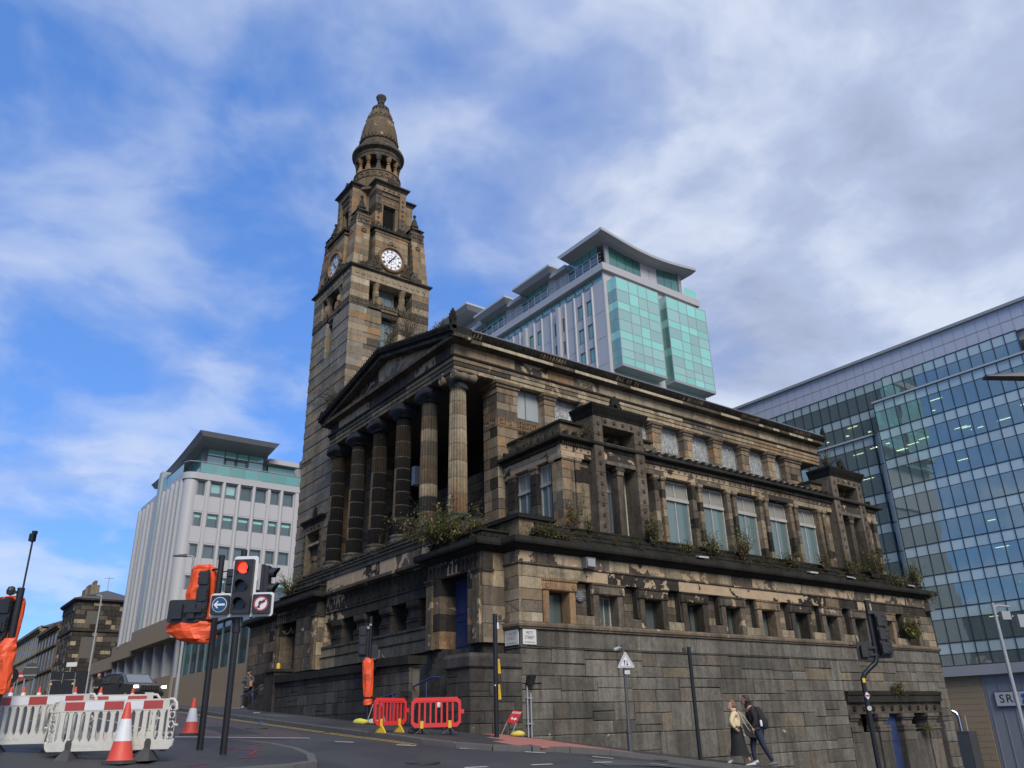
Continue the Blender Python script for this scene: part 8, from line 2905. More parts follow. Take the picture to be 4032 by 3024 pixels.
# ================================================================== people
SKINS = []
SKIN = plain('skin', (.42, .23, .16), .55, var=.08)
HAIR_B = plain('brown_hair', (.05, .028, .015), .7, var=.3, bump=.6)
HAIR_F = plain('fair_hair', (.16, .095, .045), .7, var=.3, bump=.6)
CREAMJ = plain('cream_jacket', (.58, .47, .28), .8, var=.1, scale=9, bump=.4)
BLACKC = plain('black_cloth', (.012, .012, .014), .85, var=.3, scale=9, bump=.4)
NAVY = plain('navy_jeans', (.018, .024, .042), .85, var=.3, scale=12, bump=.4)
SHOE = plain('grey_white_trainer', (.42, .42, .41), .6, var=.15)
GREYJ = plain('grey_marl_jacket', (.075, .073, .075), .9, var=.25, scale=30, bump=.4)
PAPER = plain('brown_paper', (.38, .20, .10), .8)


def skin(name, mat, parent, nodes, edges, sub=2):
    names = list(nodes)
    me = bpy.data.meshes.new(name)
    me.from_pydata([nodes[n][:3] for n in names], [(names.index(a), names.index(b)) for a, b in edges], [])
    bm = bmesh.new()
    bm.from_mesh(me)
    ly = bm.verts.layers.skin.verify()
    bm.verts.ensure_lookup_table()
    for i, n in enumerate(names):
        bm.verts[i][ly].radius = (nodes[n][3], nodes[n][4])
        bm.verts[i][ly].use_root = (i == 0)
    bm.to_mesh(me)
    bm.free()
    me.materials.append(mat)
    o = link_obj(name, me, parent)
    o.modifiers.new('skin', 'SKIN')
    sb_ = o.modifiers.new('sub', 'SUBSURF')
    sb_.levels = sub
    sb_.render_levels = sub
    SKINS.append(o)
    return o


def chain(*n):
    return list(zip(n, n[1:]))


def head(parent, c, yaw_, hair, cap=None, beard=False, hl=1.0):
    """face, nose, ears and hair round the head centre c, looking along yaw_ (local)"""
    M_ = Matrix.Translation(c) @ Matrix.Rotation(yaw_, 4, 'Z')
    rings = [(-.115, .028, .055), (-.10, .045, .045), (-.075, .058, .03), (-.045, .068, .015), (-.015, .074, .004), (.02, .078, -.004), (.055, .077, -.008), (.085, .066, -.012), (.105, .045, -.015), (.115, .018, -.015)]
    n = 20
    vs = []
    for z, r_, off_ in rings:
        for k in range(n):
            a = 2 * pi * k / n
            x_, y_ = r_ * 1.16 * cos(a) + off_, r_ * .95 * sin(a)
            if cos(a) > .93:                                   # nose, lips, chin along the front
                x_ += {-.015: .018, -.045: .030, .02: .008, -.075: .010, -.10: .006}.get(z, 0)
            elif cos(a) > .75 and z in (.02,):
                x_ -= .008                                      # eye hollows
            vs.append((x_, y_, z))
    fs = [(j * n + k, j * n + (k + 1) % n, (j + 1) * n + (k + 1) % n, (j + 1) * n + k) for j in range(len(rings) - 1) for k in range(n)] + [tuple(range(n)), tuple((len(rings) - 1) * n + k for k in range(n))]
    hd = part('head', MB().add(vs, fs).xf(M_), SKIN, parent, smooth='all')
    er = MB()
    for s in (-1, 1):
        er.tube([(-.01, s * .072, -.025), (-.015, s * .083, .0), (-.008, s * .08, .022)], [.01, .015, .01], 6)
    part('ear', er.xf(M_), SKIN, hd, smooth='all')
    ey = MB()
    for s in (-1, 1):
        ey.box(.075, s * .032 - .013, .008, .082, s * .032 + .013, .018)
    part('eye', ey.xf(M_), BLACKC, hd)
    hv = []
    hr = [(-.07 * hl, .070, -.03), (-.03, .080, -.022), (.02, .086, -.018), (.06, .086, -.014), (.095, .076, -.012), (.118, .055, -.012), (.130, .02, -.012)]
    for j, (z, r_, off_) in enumerate(hr):
        for k in range(n):
            a = 2 * pi * k / n
            q = r_ * (1 + .03 * sin(7 * a + j))
            x_, y_ = q * 1.15 * cos(a) + off_, q * .97 * sin(a)
            front = cos(a) > .35
            if front and z < .065:
                x_, y_ = x_ * .55 - .02, y_ * .7
            hv.append((x_, y_, z))
    hf_ = [(j * n + k, j * n + (k + 1) % n, (j + 1) * n + (k + 1) % n, (j + 1) * n + k) for j in range(len(hr) - 1) for k in range(n)] + [tuple(range(n)), tuple((len(hr) - 1) * n + k for k in range(n))]
    part('hair', MB().add(hv, hf_).xf(M_), hair, hd, smooth='all')
    if cap:
        cm = MB().lathe([(.096, .045), (.097, .07), (.085, .11), (.05, .138), (.01, .145)], -.008, 0, 18)
        cm.hexa([(.06, -.06, .045), (.17, -.05, .035), (.17, .05, .035), (.06, .06, .045), (.06, -.06, .058), (.17, -.05, .045), (.17, .05, .045), (.06, .06, .058)])
        part('cap', cm.xf(M_), cap, hd, smooth=40)
    return hd


def hand(parent, wrist, d, side, mat=SKIN, curl=.5, s=1.0):
    """palm with four fingers of unequal length and a thumb off its side"""
    d = Vector(d).normalized()
    up = Vector(side).normalized()
    w = d.cross(up).normalized()
    P0 = Vector(wrist)
    nodes = {'p0': (*P0, .022 * s, .030 * s), 'p1': (*(P0 + d * .045 * s), .020 * s, .040 * s), 'p2': (*(P0 + d * .085 * s), .016 * s, .038 * s)}
    skin('palm', mat, parent, nodes, chain('p0', 'p1', 'p2'), 1)
    for i, L in enumerate((.072, .08, .075, .058)):
        o = w * (i - 1.5) * .02 * s
        a = P0 + d * .08 * s + o
        b = a + (d - up * .35 * curl).normalized() * L * .5 * s
        c = b + (d - up * 1.3 * curl).normalized() * L * .5 * s
        skin('finger', mat, parent, {'a': (*a, .0095 * s, .0095 * s), 'b': (*b, .0088 * s, .0088 * s), 'c': (*c, .007 * s, .007 * s)}, chain('a', 'b', 'c'), 1)
    a = P0 + d * .025 * s - w * .03 * s
    b = a + (d * .6 - w * .6 - up * .3).normalized() * .035 * s
    c = b + (d * .9 - w * .2 - up * .5 * curl).normalized() * .03 * s
    skin('thumb', mat, parent, {'a': (*a, .012 * s, .012 * s), 'b': (*b, .0105 * s, .0105 * s), 'c': (*c, .008 * s, .008 * s)}, chain('a', 'b', 'c'), 1)


def shoe(parent, x, y, z, yaw_, pitch=0.0, mat=SHOE):
    m_ = MB()
    prof = [(-.10, .030, .075), (-.07, .037, .085), (-.02, .038, .075), (.05, .045, .058), (.11, .043, .045), (.155, .030, .034), (.17, .012, .026)]
    n = 10
    vs = []
    for px_, w, h in prof:
        for k in range(n):
            a = 2 * pi * k / n
            vs.append((px_, w * cos(a), max(.0, h * .5 + h * .5 * sin(a))))
    m_.add(vs, [(j * n + k, j * n + (k + 1) % n, (j + 1) * n + (k + 1) % n, (j + 1) * n + k) for j in range(len(prof) - 1) for k in range(n)] + [tuple(range(n)), tuple((len(prof) - 1) * n + k for k in range(n))])
    m_.xf(Matrix.Translation((x, y, z)) @ Matrix.Rotation(yaw_, 4, 'Z') @ Matrix.Rotation(pitch, 4, 'Y'))
    return part('shoe', m_, mat, parent, smooth='all')


# local frame: x right, y away, heading uphill to the left = -x
g0 = ground_z(5.6, -2.35)
t = thing('person', 'man in black jacket with a dark backpack and navy jeans striding beside the base wall', 'person', (5.6, -2.35, g0), RZ)
L_ = lambda z: z - g0
bodyn = {'pel': (.30, .05, .83, .13, .11), 'waist': (.28, .05, 1.0, .135, .12), 'chest': (.25, .05, 1.2, .165, .145), 'neckb': (.21, .05, 1.40, .085, .10), 'neck': (.17, .05, 1.50, .052, .052)}
# one continuous body: trunk, arms, legs
bodyn.update({'shL': (.22, -.13, 1.36, .06, .06), 'elL': (.27, -.19, 1.10, .045, .045), 'wrL': (.18, -.20, .90, .034, .034), 'shR': (.24, .23, 1.36, .06, .06), 'elR': (.31, .27, 1.08, .045, .045), 'wrR': (.27, .25, .86, .034, .034),
              'hipF': (.33, -.06, .80, .09, .09), 'knF': (.42, -.07, .47, .06, .06), 'anF': (.62, -.05, .09, .042, .042), 'hipB': (.28, .12, .80, .09, .09), 'knB': (.19, .12, .46, .06, .06), 'anB': (.20, .11, .10, .042, .042)})
BE = chain('pel', 'waist', 'chest', 'neckb', 'neck') + chain('neckb', 'shL', 'elL', 'wrL') + chain('neckb', 'shR', 'elR', 'wrR') + chain('pel', 'hipF', 'knF', 'anF') + chain('pel', 'hipB', 'knB', 'anB')
body = skin('body', SKIN, t, bodyn, BE)
def grow(nodes, keys, k, **kw):
    out = {}
    for n in keys:
        v = nodes[n]
        out[n] = (*kw.get(n, v[:3]), v[3] * k, v[4] * k)
    return out
JE = chain('pel', 'waist', 'chest', 'neckb') + chain('neckb', 'shL', 'elL', 'wrL') + chain('neckb', 'shR', 'elR', 'wrR')
skin('jacket', BLACKC, body, grow(bodyn, ('pel', 'waist', 'chest', 'neckb', 'shL', 'elL', 'wrL', 'shR', 'elR', 'wrR'), 1.32), JE)
TE = chain('pel', 'hipF', 'knF', 'anF') + chain('pel', 'hipB', 'knB', 'anB')
skin('trousers', NAVY, body, grow(bodyn, ('pel', 'hipF', 'knF', 'anF', 'hipB', 'knB', 'anB'), 1.26), TE)
head(body, (.13, .04, 1.60), pi - .55, HAIR_B)
part('collar', MB().lathe([(.095, 1.40), (.10, 1.47), (.088, 1.56)], .185, .05, 14, cap=False), BLACKC, body, smooth='all')
hand(body, (.18, -.20, .90), (-.25, 0, -1), (-1, 0, .1), curl=.6)
hand(body, (.27, .25, .86), (-.1, 0, -1), (-1, 0, .1), curl=.6)
shoe(body, .64, -.05, .0, pi + .1, .0, plain('dark_trainer', (.10, .11, .12), .6))
shoe(body, .20, .11, .03, pi - .1, .25)
bp_ = thing('backpack', 'black backpack worn by the man, small white bottle in its side pocket', 'backpack', (5.6, -2.35, g0), RZ)
bk = []
n = 16
prof = [(.86, .12, .10), (.90, .17, .14), (1.05, .19, .16), (1.22, .185, .155), (1.36, .155, .12), (1.42, .09, .07)]
vs = [(.46 - (z - 1.1) * .18 + ry * cos(2 * pi * k / n) * .85, .03 + rx * sin(2 * pi * k / n) * .95, z) for z, rx, ry in prof for k in range(n)]
part('bag', MB().add(vs, [(j * n + k, j * n + (k + 1) % n, (j + 1) * n + (k + 1) % n, (j + 1) * n + k) for j in range(5) for k in range(n)] + [tuple(range(n)), tuple(5 * n + k for k in range(n))]), BLACKC, bp_, smooth='all')
part('pocket', MB().lathe([(.07, .9), (.09, .93), (.09, 1.1), (.06, 1.14)], .56, .02, 12), BLACKC, bp_, smooth='all')
part('strap', MB().tube([(.33, -.12, 1.40), (.24, -.15, 1.44), (.13, -.12, 1.34), (.12, -.13, 1.15), (.3, -.15, .98)], .018, 6).tube([(.33, .2, 1.40), (.25, .22, 1.44), (.15, .2, 1.34)], .018, 6), BLACKC, bp_, smooth='all')
part('bottle', MB().lathe([(.032, .93), (.035, .95), (.035, 1.06), (.02, 1.09)], .42, -.13, 10), WHITER, bp_, smooth='all')

t = thing('person', 'woman in a cream jacket and long black skirt walking ahead of the man', 'person', (5.6, -2.35, g0), RZ)
wn = {'pel': (-.22, .0, .88, .115, .10), 'waist': (-.22, .0, 1.02, .10, .085), 'chest': (-.23, .0, 1.2, .125, .095), 'neckb': (-.25, .0, 1.34, .06, .06), 'neck': (-.27, .0, 1.40, .045, .045),
      'shL': (-.27, -.14, 1.29, .055, .055), 'elL': (-.40, -.22, 1.06, .042, .042), 'wrL': (-.30, -.22, .90, .032, .032), 'shR': (-.22, .14, 1.29, .055, .055), 'elR': (-.16, .2, 1.05, .04, .04), 'wrR': (-.26, .2, .9, .03, .03),
      'hipF': (-.21, -.07, .84, .085, .085), 'knF': (-.15, -.07, .47, .055, .055), 'anF': (.03, -.07, .10, .036, .036), 'hipB': (-.24, .07, .84, .085, .085), 'knB': (-.34, .07, .46, .055, .055), 'anB': (-.47, .07, .12, .036, .036)}
body = skin('body', SKIN, t, wn, BE)
jn2 = grow(wn, ('pel', 'waist', 'chest', 'neckb', 'shL', 'elL', 'wrL', 'shR', 'elR', 'wrR'), 1.5)
jn2['pel'] = (-.24, 0, .96, .175, .15)
jn2['flap'] = (-.44, -.06, .98, .09, .05)
skin('jacket', CREAMJ, body, jn2, JE + [('waist', 'flap')])
sk2 = MB()
n = 24
rings = [(.96, -.22, .125, .12), (.85, -.22, .155, .15), (.6, -.21, .18, .17), (.35, -.20, .225, .18), (.235, -.19, .26, .18)]
vs = []
for j, (z, cx_, rx, ry) in enumerate(rings):
    for k in range(n):
        a = 2 * pi * k / n
        q = 1 + (.05 * j / 4) * sin(6 * a + 1)
        vs.append((cx_ + rx * q * cos(a), ry * q * sin(a), z - (.02 * j / 4) * cos(a)))
sk2.add(vs, [(j * n + k, j * n + (k + 1) % n, (j + 1) * n + (k + 1) % n, (j + 1) * n + k) for j in range(4) for k in range(n)])
part('skirt', sk2, BLACKC, body, smooth='all', recalc=False)
head(body, (-.28, .0, 1.475), pi + .15, HAIR_F)
part('hair_bun', MB().lathe([(.0, 1.40), (.045, 1.42), (.055, 1.46), (.04, 1.5), (0, 1.51)], -.20, .0, 12), HAIR_F, body, smooth='all')
part('collar', MB().lathe([(.075, 1.33), (.085, 1.37), (.08, 1.40)], -.255, .0, 14, cap=False), CREAMJ, body, smooth='all')
hand(body, (-.30, -.22, .90), (.6, 0, -.4), (0, -1, 0), curl=.5, s=.9)
hand(body, (-.26, .2, .9), (-.5, 0, -.8), (-1, 0, .2), curl=.5, s=.9)
shoe(body, .06, -.07, .0, pi + .05, 0)
shoe(body, -.46, .07, .06, pi, .45)
bg_ = thing('shoulder_bag', 'black shoulder bag with pale straps on the woman in cream', 'bag', (5.6, -2.35, g0), RZ)
part('bag', MB().hexa([(-.02, -.22, .70), (.24, -.20, .66), (.26, -.08, .66), (.0, -.08, .70), (-.10, -.20, 1.02), (.10, -.19, .98), (.12, -.1, .98), (-.08, -.1, 1.02)]), BLACKC, bg_)
part('strap', MB().tube([(-.16, -.17, 1.33), (-.1, -.21, 1.2), (-.03, -.215, 1.0), (.08, -.225, .82)], .007, 5).tube([(-.16, -.16, 1.33), (-.03, -.2, 1.2), (.08, -.2, 1.02), (.2, -.21, .84)], .007, 5), CREAMJ, bg_)

# standing man with cap by the left door
g0 = ground_z(-.6, 18.4)
t = thing('person', 'pedestrian in grey jacket and black cap looking at a phone by the church steps', 'person', (-.6, 18.4, g0), RZ)
pn_ = {'pel': (-.02, 0, .78, .12, .10), 'waist': (-.02, 0, .92, .13, .10), 'chest': (-.02, 0, 1.12, .145, .11), 'neckb': (-.01, 0, 1.27, .06, .06), 'neck': (-.01, -.02, 1.34, .05, .05),
       'shL': (-.18, 0, 1.22, .055, .055), 'elL': (-.24, -.06, 1.0, .045, .045), 'wrL': (-.12, -.22, 1.06, .034, .034), 'shR': (.16, 0, 1.22, .055, .055), 'elR': (.22, -.05, .99, .045, .045), 'wrR': (.14, -.22, 1.04, .034, .034),
       'hipF': (-.09, 0, .74, .085, .085), 'knF': (-.11, -.04, .42, .058, .058), 'anF': (-.13, -.02, .08, .04, .04), 'hipB': (.06, 0, .74, .085, .085), 'knB': (.09, -.02, .42, .058, .058), 'anB': (.10, .04, .08, .04, .04)}
body = skin('body', SKIN, t, pn_, BE)
skin('jacket', GREYJ, body, grow(pn_, ('pel', 'waist', 'chest', 'neckb', 'shL', 'elL', 'wrL', 'shR', 'elR', 'wrR'), 1.25), JE)
skin('trousers', BLACKC, body, grow(pn_, ('pel', 'hipF', 'knF', 'anF', 'hipB', 'knB', 'anB'), 1.17), TE)
head(body, (-.01, -.05, 1.425), -pi / 2, HAIR_B, cap=BLACKC)
hand(body, (-.12, -.22, 1.06), (.5, -.5, .4), (0, 0, 1), curl=.8)
hand(body, (.14, -.22, 1.04), (0, -.5, .5), (0, 0, 1), curl=.8)
shoe(body, -.14, -.06, 0, -pi / 2 - .2)
shoe(body, .11, .0, 0, -pi / 2 + .2)
solo('phone', MB().box(-.05, -.01, 0, .05, .0, .07), BLACKSIGN, 'phone held by the pedestrian in grey', 'phone', Vector((-.6, 18.4, g0)) + Matrix.Rotation(RZ, 3, 'Z') @ Vector((-.04, -.31, 1.12)), RZ)
solo('paper_bag', MB().hexa([(-.05, -.03, -.2), (.05, -.03, -.2), (.05, .03, -.2), (-.05, .03, -.2), (-.06, -.03, 0), (.06, -.02, .02), (.06, .03, .02), (-.06, .03, 0)]), PAPER, 'brown paper bag held by the pedestrian in grey', 'bag', Vector((-.6, 18.4, g0)) + Matrix.Rotation(RZ, 3, 'Z') @ Vector((.2, -.30, 1.05)), RZ)

# distant man in black further up the street
P_ = (-3.72, 32.9)
g0 = ground_z(*P_)
t = thing('person', 'man dressed in black standing by the parked car far up the street', 'person', (*P_, g0), RZ)
pn_ = dict(pn_)
pn_['wrL'] = (-.14, -.2, .84, .034, .034)
pn_['wrR'] = (.12, -.2, .84, .034, .034)
body = skin('body', SKIN, t, pn_, BE)
skin('jacket', BLACKC, body, grow(pn_, ('pel', 'waist', 'chest', 'neckb', 'shL', 'elL', 'wrL', 'shR', 'elR', 'wrR'), 1.25), JE)
skin('trousers', BLACKC, body, grow(pn_, ('pel', 'hipF', 'knF', 'anF', 'hipB', 'knB', 'anB'), 1.17), TE)
head(body, (-.01, -.04, 1.425), -pi / 2, HAIR_B)
hand(body, (-.14, -.2, .84), (.5, -.2, -.3), (0, -1, 0), curl=.7)
hand(body, (.12, -.2, .84), (-.5, -.2, -.3), (0, -1, 0), curl=.7)
shoe(body, -.14, -.06, 0, -pi / 2 - .2, 0, BLACKC)
shoe(body, .11, .0, 0, -pi / 2 + .2, 0, BLACKC)

# ================================================================== car, terraces and the works up the street
CARP = plain('dark_metallic_paint', (.085, .09, .10), .2, metal=.5, var=.05)
CARG = glass_mat('car_glass', (.05, .058, .062), refl=.2, rough=.02)
CHROME = plain('chrome', (.5, .5, .52), .15, metal=1.0, var=.03)
LAMP = emit_mat('headlight', (1.0, .95, .85), 9.0)
TYRE = plain('tyre', (.012, .012, .013), .9)


def car(label, loc, rz):
    """upright four-wheel-drive, nose towards local -x"""
    t = thing('parked_car', label, 'car', loc, rz)
    W = .95
    side = [(-2.3, .42), (-2.33, .70), (-2.28, .98), (-2.1, 1.05), (-1.25, 1.13), (-.62, 1.62), (-.35, 1.70), (.5, 1.76), (1.5, 1.73), (2.05, 1.62), (2.28, 1.15), (2.35, .75), (2.3, .42), (1.9, .34), (-1.9, .34)]
    def half(y):
        out = []
        for x_, z in side:
            k = 1.0
            if z > 1.14:
                k = 1 - .28 * (z - 1.14)
            if x_ < -2.0:
                k *= .93
            out.append((x_ + (.06 if abs(y) > .9 and x_ < -2.2 else 0), y * k, z))
        return out
    ys_ = (-W, -W * .86, 0, W * .86, W)
    n = len(side)
    vs = []
    for i, y in enumerate(ys_):
        for (x_, yy_, z) in half(y):
            inset = .05 if i in (0, 4) else 0
            zz_ = z - (.03 if i in (0, 4) and z > 1.0 else 0)
            vs.append((x_ * (1 - inset * .2), yy_, zz_))
    fs = [(j * n + k, j * n + (k + 1) % n, (j + 1) * n + (k + 1) % n, (j + 1) * n + k) for j in range(4) for k in range(n)] + [tuple(range(n)), tuple(4 * n + k for k in range(n))]
    part('body', MB().add(vs, fs), CARP, t, smooth=35)
    part('windscreen', MB().add([(-1.22, -.74, 1.15), (-1.22, .74, 1.15), (-.64, .68, 1.61), (-.64, -.68, 1.61), (-1.24, -.74, 1.17), (-1.24, .74, 1.17), (-.66, .68, 1.63), (-.66, -.68, 1.63)], [(4, 5, 6, 7), (0, 3, 2, 1), (0, 1, 5, 4), (1, 2, 6, 5), (2, 3, 7, 6), (3, 0, 4, 7)]), CARG, t)
    for s in (-1, 1):
        part('side_window', MB().add([(-.95, s * .925, 1.17), (.55, s * .93, 1.2), (.55, s * .82, 1.62), (-.5, s * .82, 1.60)], [(0, 1, 2, 3)]), CARG, t, recalc=False)
        part('side_window', MB().add([(.65, s * .93, 1.2), (1.95, s * .92, 1.22), (1.8, s * .82, 1.58), (.65, s * .82, 1.62)], [(0, 1, 2, 3)]), CARG, t, recalc=False)
        hl_ = part('headlight', MB().box(-2.345, s * .83 - .17, .84, -2.2, s * .83 + .05, .96), LAMP, t)
        part('mirror', MB().hexa([(-.95, s * .95, 1.12), (-.8, s * .95, 1.12), (-.8, s * 1.13, 1.14), (-.95, s * 1.13, 1.14), (-.93, s * .95, 1.26), (-.8, s * .95, 1.26), (-.8, s * 1.13, 1.26), (-.93, s * 1.13, 1.26)]), CARP, t)
        for x_ in (-1.45, 1.45):
            m_ = MB().lathe([(.0, -.11), (.33, -.11), (.37, -.07), (.37, .07), (.33, .11), (.0, .11)], 0, 0, 24, cap=False).xf(Matrix.Translation((x_, s * .82, .37)) @ Matrix.Rotation(pi / 2, 4, 'X'))
            wh = part('wheel', m_, TYRE, t, smooth=40)
            part('rim', MB().lathe([(.0, -.115), (.24, -.115), (.25, .115), (0, .115)], 0, 0, 20, cap=False).xf(Matrix.Translation((x_, s * .82, .37)) @ Matrix.Rotation(pi / 2, 4, 'X')), GALV, wh)
    gr = MB().box(-2.37, -.55, .70, -2.30, .55, .96)
    part('grille', gr, BLK, t)
    for i in range(7):
        part('grille_bar', MB().box(-2.39, -.48 + i * .16 - .02, .72, -2.36, -.48 + i * .16 + .02, .94), CHROME, t)
    part('bumper', MB().box(-2.4, -.86, .42, -2.2, .86, .62), BLK, t)
    part('number_plate', MB().box(-2.412, -.26, .48, -2.402, .26, .59), WHITER, t)
    for s in (-.7, .7):
        part('roof_rail', MB().tube([(-.3, s, 1.74), (.4, s, 1.80), (1.6, s, 1.77)], .02, 6), CHROME, t)
    return t


cx_c, cy_c = -1.3, 36.6
car('dark grey four-wheel-drive car with headlights on, up the street behind the barriers', (cx_c, cy_c, ground_z(cx_c, cy_c) - .1), radians(104))

# ---- old terraces ----------------------------------------------------------------------------------------------------------
PANE_D = plain('dark_sash_pane', (.03, .035, .04), .3)
S_HOUSE = stone_mat('dark_house_stone', soot=.5, streak=.3)
SLATE = plain('slate_roof', (.07, .068, .072), .75, var=.25, scale=3, bump=.4)
POT = plain('chimney_pot', (.16, .09, .065), .9)
WFR = plain('white_sash_frame', (.5, .5, .47), .6)
h1 = thing('terraced_house', 'dark stone corner house with hipped roof beyond the white office block', 'house')
HX, HY, HZ = 3.5, 91.7, 15.2
part('wall', MB().box(HX + .1, HY + .1, 3, 12, 101, HZ, DARK), MORTAR, h1)
sdh = lambda u, n, z: (u, HY - n, z)
fth = lambda u, n, z: (HX - n, u, z)
hw = [(4.75, 6.1, 12.6, 14.2), (4.6, 6.25, 8.75, 11.2)]
jnH = MB()
def hcol(u, z, c):
    return tone(pick([(DARK, 6), (tone(GREYB, .7), 3), (BUFF, 1.2)]), 1.1, .1)
zs_h = [5.0] + [8.75 - .5, 8.75, 9.2, 9.65, 10.1, 10.6, 11.2, 11.65, 12.1, 12.6, 13.1, 13.6, 14.2, 14.7, 15.2]
zs_h = sorted(set([5.0 + .46 * k for k in range(7)] + zs_h))
ashlar(sdh, HX, 10.5, zs_h, .0, h1, S_HOUSE, hcol, (.4, 1.1), .2, .03, hw, name='house_block')
for (a, b, z0, z1) in hw:
    sash_window(a, b, z0, z1, -.15, sdh, h1, PANE_D, 2, ((z0 + z1) / 2,), frame=WFR, fwid=.12)
wins_f = [(93.2 + k * 2.3, 94.3 + k * 2.3) for k in range(4)]
hh = [(a, b, z0, z1) for a, b in wins_f for z0, z1 in ((12.6, 14.2), (8.75, 11.2))]
ashlar(fth, HY, 101, zs_h, .0, h1, S_HOUSE, hcol, (.6, 1.4), .2, .03, hh, joined=jnH)
part('front_stones', jnH, S_HOUSE, h1, kind='stuff')
for (a, b, z0, z1) in hh:
    sash_window(a, b, z0, z1, -.15, fth, h1, PANE_D, 2, ((z0 + z1) / 2,), frame=WFR, fwid=.1)
part('cornice', MB().sweep([(HX, 101), (HX, HY), (11, HY)], [(-.2, 15.1), (.1, 15.1), (.4, 15.3), (.4, 15.5), (-.2, 15.55)], tone(DARK, 1.2)), S_HOUSE, h1)
part('band_course', MB().sweep([(HX, 101), (HX, HY), (11, HY)], [(-.2, 11.75), (.15, 11.75), (.15, 12.0), (-.2, 12.05)], tone(DARK, 1.3)), S_HOUSE, h1)
part('roof', MB().add([(HX - .3, HY - .3, 15.5), (11, HY - .3, 15.5), (11, 101, 15.5), (HX - .3, 101, 15.5), (7.2, HY + 3.6, 17.1), (7.2, 101, 17.1)], [(0, 1, 4), (1, 2, 5, 4), (0, 4, 5, 3), (2, 3, 5), (0, 3, 2, 1)]), SLATE, h1)
for (x_, y_, w) in ((6.0, 97.5, 1.0), (6.0, 101.2, 1.2)):
    ch = part('chimney', MB().box(x_ - .5, y_ - w, 15, x_ + .5, y_ + w, 17.9, tone(BUFF, .7)), S_HOUSE, h1)
    for k in range(4):
        part('chimney_pot', MB().lathe([(.16, 17.9), (.18, 18.4), (.14, 18.45)], x_, y_ - w + .3 + k * (2 * w - .6) / 3, 10), POT, ch)
part('aerial', MB().tube([(7.2, HY + 3.6, 17), (7.2, HY + 3.6, 18.8)], .04, 5).tube([(6.6, HY + 3.6, 18.6), (7.8, HY + 3.6, 18.6)], .03, 4), GALV, h1)


def terrace(label, y0, y1, ztop, tonec, seed, xf_=3.5):
    t = thing('terraced_house', label, 'house')
    r_ = random.Random(seed)
    fr = lambda u, n, z: (xf_ - n, u, z)
    part('wall', MB().box(xf_, y0, 3, 13, y1, ztop, tonec), S_HOUSE, t)
    k = int((y1 - y0) / 2.3)
    for i in range(k):
        u = y0 + (i + .5) * (y1 - y0) / k
        for z0, z1 in ((5.6, 7.6), (8.4, 10.6), (11.3, ztop - .9)):
            wf = part('window', MB().fb(fr, u - .62, u + .62, -.02, .06, z0 - .12, z1 + .12, tone(tonec, 1.2)), S_HOUSE, t)
            part('pane', MB().fb(fr, u - .45, u + .45, .02, .07, z0, z1), PANE_D, wf)
        part('pilaster', MB().fb(fr, u - 1.0, u - .78, -.02, .12, 5, ztop - .5, tone(tonec, 1.1)), S_HOUSE, t)
    for z in (8.0, 10.95, ztop - .4):
        part('band_course', MB().fb(fr, y0, y1, -.02, .22, z, z + .25, tone(tonec, 1.05)), S_HOUSE, t)
    part('cornice', MB().fb(fr, y0, y1, -.02, .45, ztop - .15, ztop + .25, tone(tonec, .9)), S_HOUSE, t)
    part('roof', MB().add([(xf_ - .2, y0, ztop + .2), (xf_ - .2, y1, ztop + .2), (8.5, y0, ztop + 2.2), (8.5, y1, ztop + 2.2), (13, y0, ztop + .2), (13, y1, ztop + .2)], [(0, 1, 3, 2), (2, 3, 5, 4), (0, 2, 4), (1, 5, 3), (0, 4, 5, 1)]), SLATE, t)
    for y in (y0 + .6, y1 - .6):
        ch = part('chimney', MB().box(7.0, y - .5, ztop, 9.2, y + .5, ztop + 3.4, tone(tonec, .9)), S_HOUSE, t)
        for q in range(4):
            part('chimney_pot', MB().lathe([(.16, ztop + 3.4), (.18, ztop + 3.9)], 7.4 + q * .45, y, 8), POT, ch)


# the other side of St Vincent Street, out of view, added for the glass reflections
opp = thing('street_range', 'unseen stone office range added across the main street, behind the viewer', 'building')
for k, (y0, y1, zt2) in enumerate(((8, 34, 17.0), (34.3, 62, 19.5), (62.3, 260, 16.5))):
    fro = lambda u, n, z: (-24 + n, u, z)
    part('wall', MB().box(-40, y0, -4, -24, y1, zt2, tone(BUFF, .6 + .15 * k)), S_HOUSE, opp)
    kk = int((y1 - y0) / 3)
    for i in range(kk):
        u = y0 + (i + .5) * (y1 - y0) / kk
        for z0 in (1.5, 5.2, 8.9, 12.6):
            part('window', MB().fb(fro, u - .6, u + .6, -.1, .03, z0 + 1.2, z0 + 3.3), SHOPGLASS, opp)
    part('cornice', MB().fb(fro, y0, y1, -.2, .5, zt2 - .5, zt2, tone(BUFF, .5)), S_HOUSE, opp)
terrace('brown stone terrace next to the dark corner house', 101.2, 117, 13.4, tone(TAN, .6), 1)
terrace('paler sandstone terrace far up the street', 117.2, 150, 14.6, tone(BUFF, .75), 2)
terrace('distant dark terrace at the left edge', 150.5, 190, 14.2, tone(GREYB, .8), 3)

# ---- works up the street -----------------------------------------------------------------------------------------------------
for i, (x_, y_, l) in enumerate(((-9.17, 19.4, 'distant cone beside the far sign backs, leftmost'), (-8.78, 19.2, 'distant cone before the round grey sign back'), (-8.32, 18.8, 'distant cone left of the black hoarding'), (-7.23, 18.1, 'distant cone between the hoarding and the car'), (-6.47, 17.5, 'small cone in front of the car, left of its nose'), (-5.55, 16.6, 'small cone in front of the car by its right headlight'))):
    cone(l, foot(x_, y_), .75)


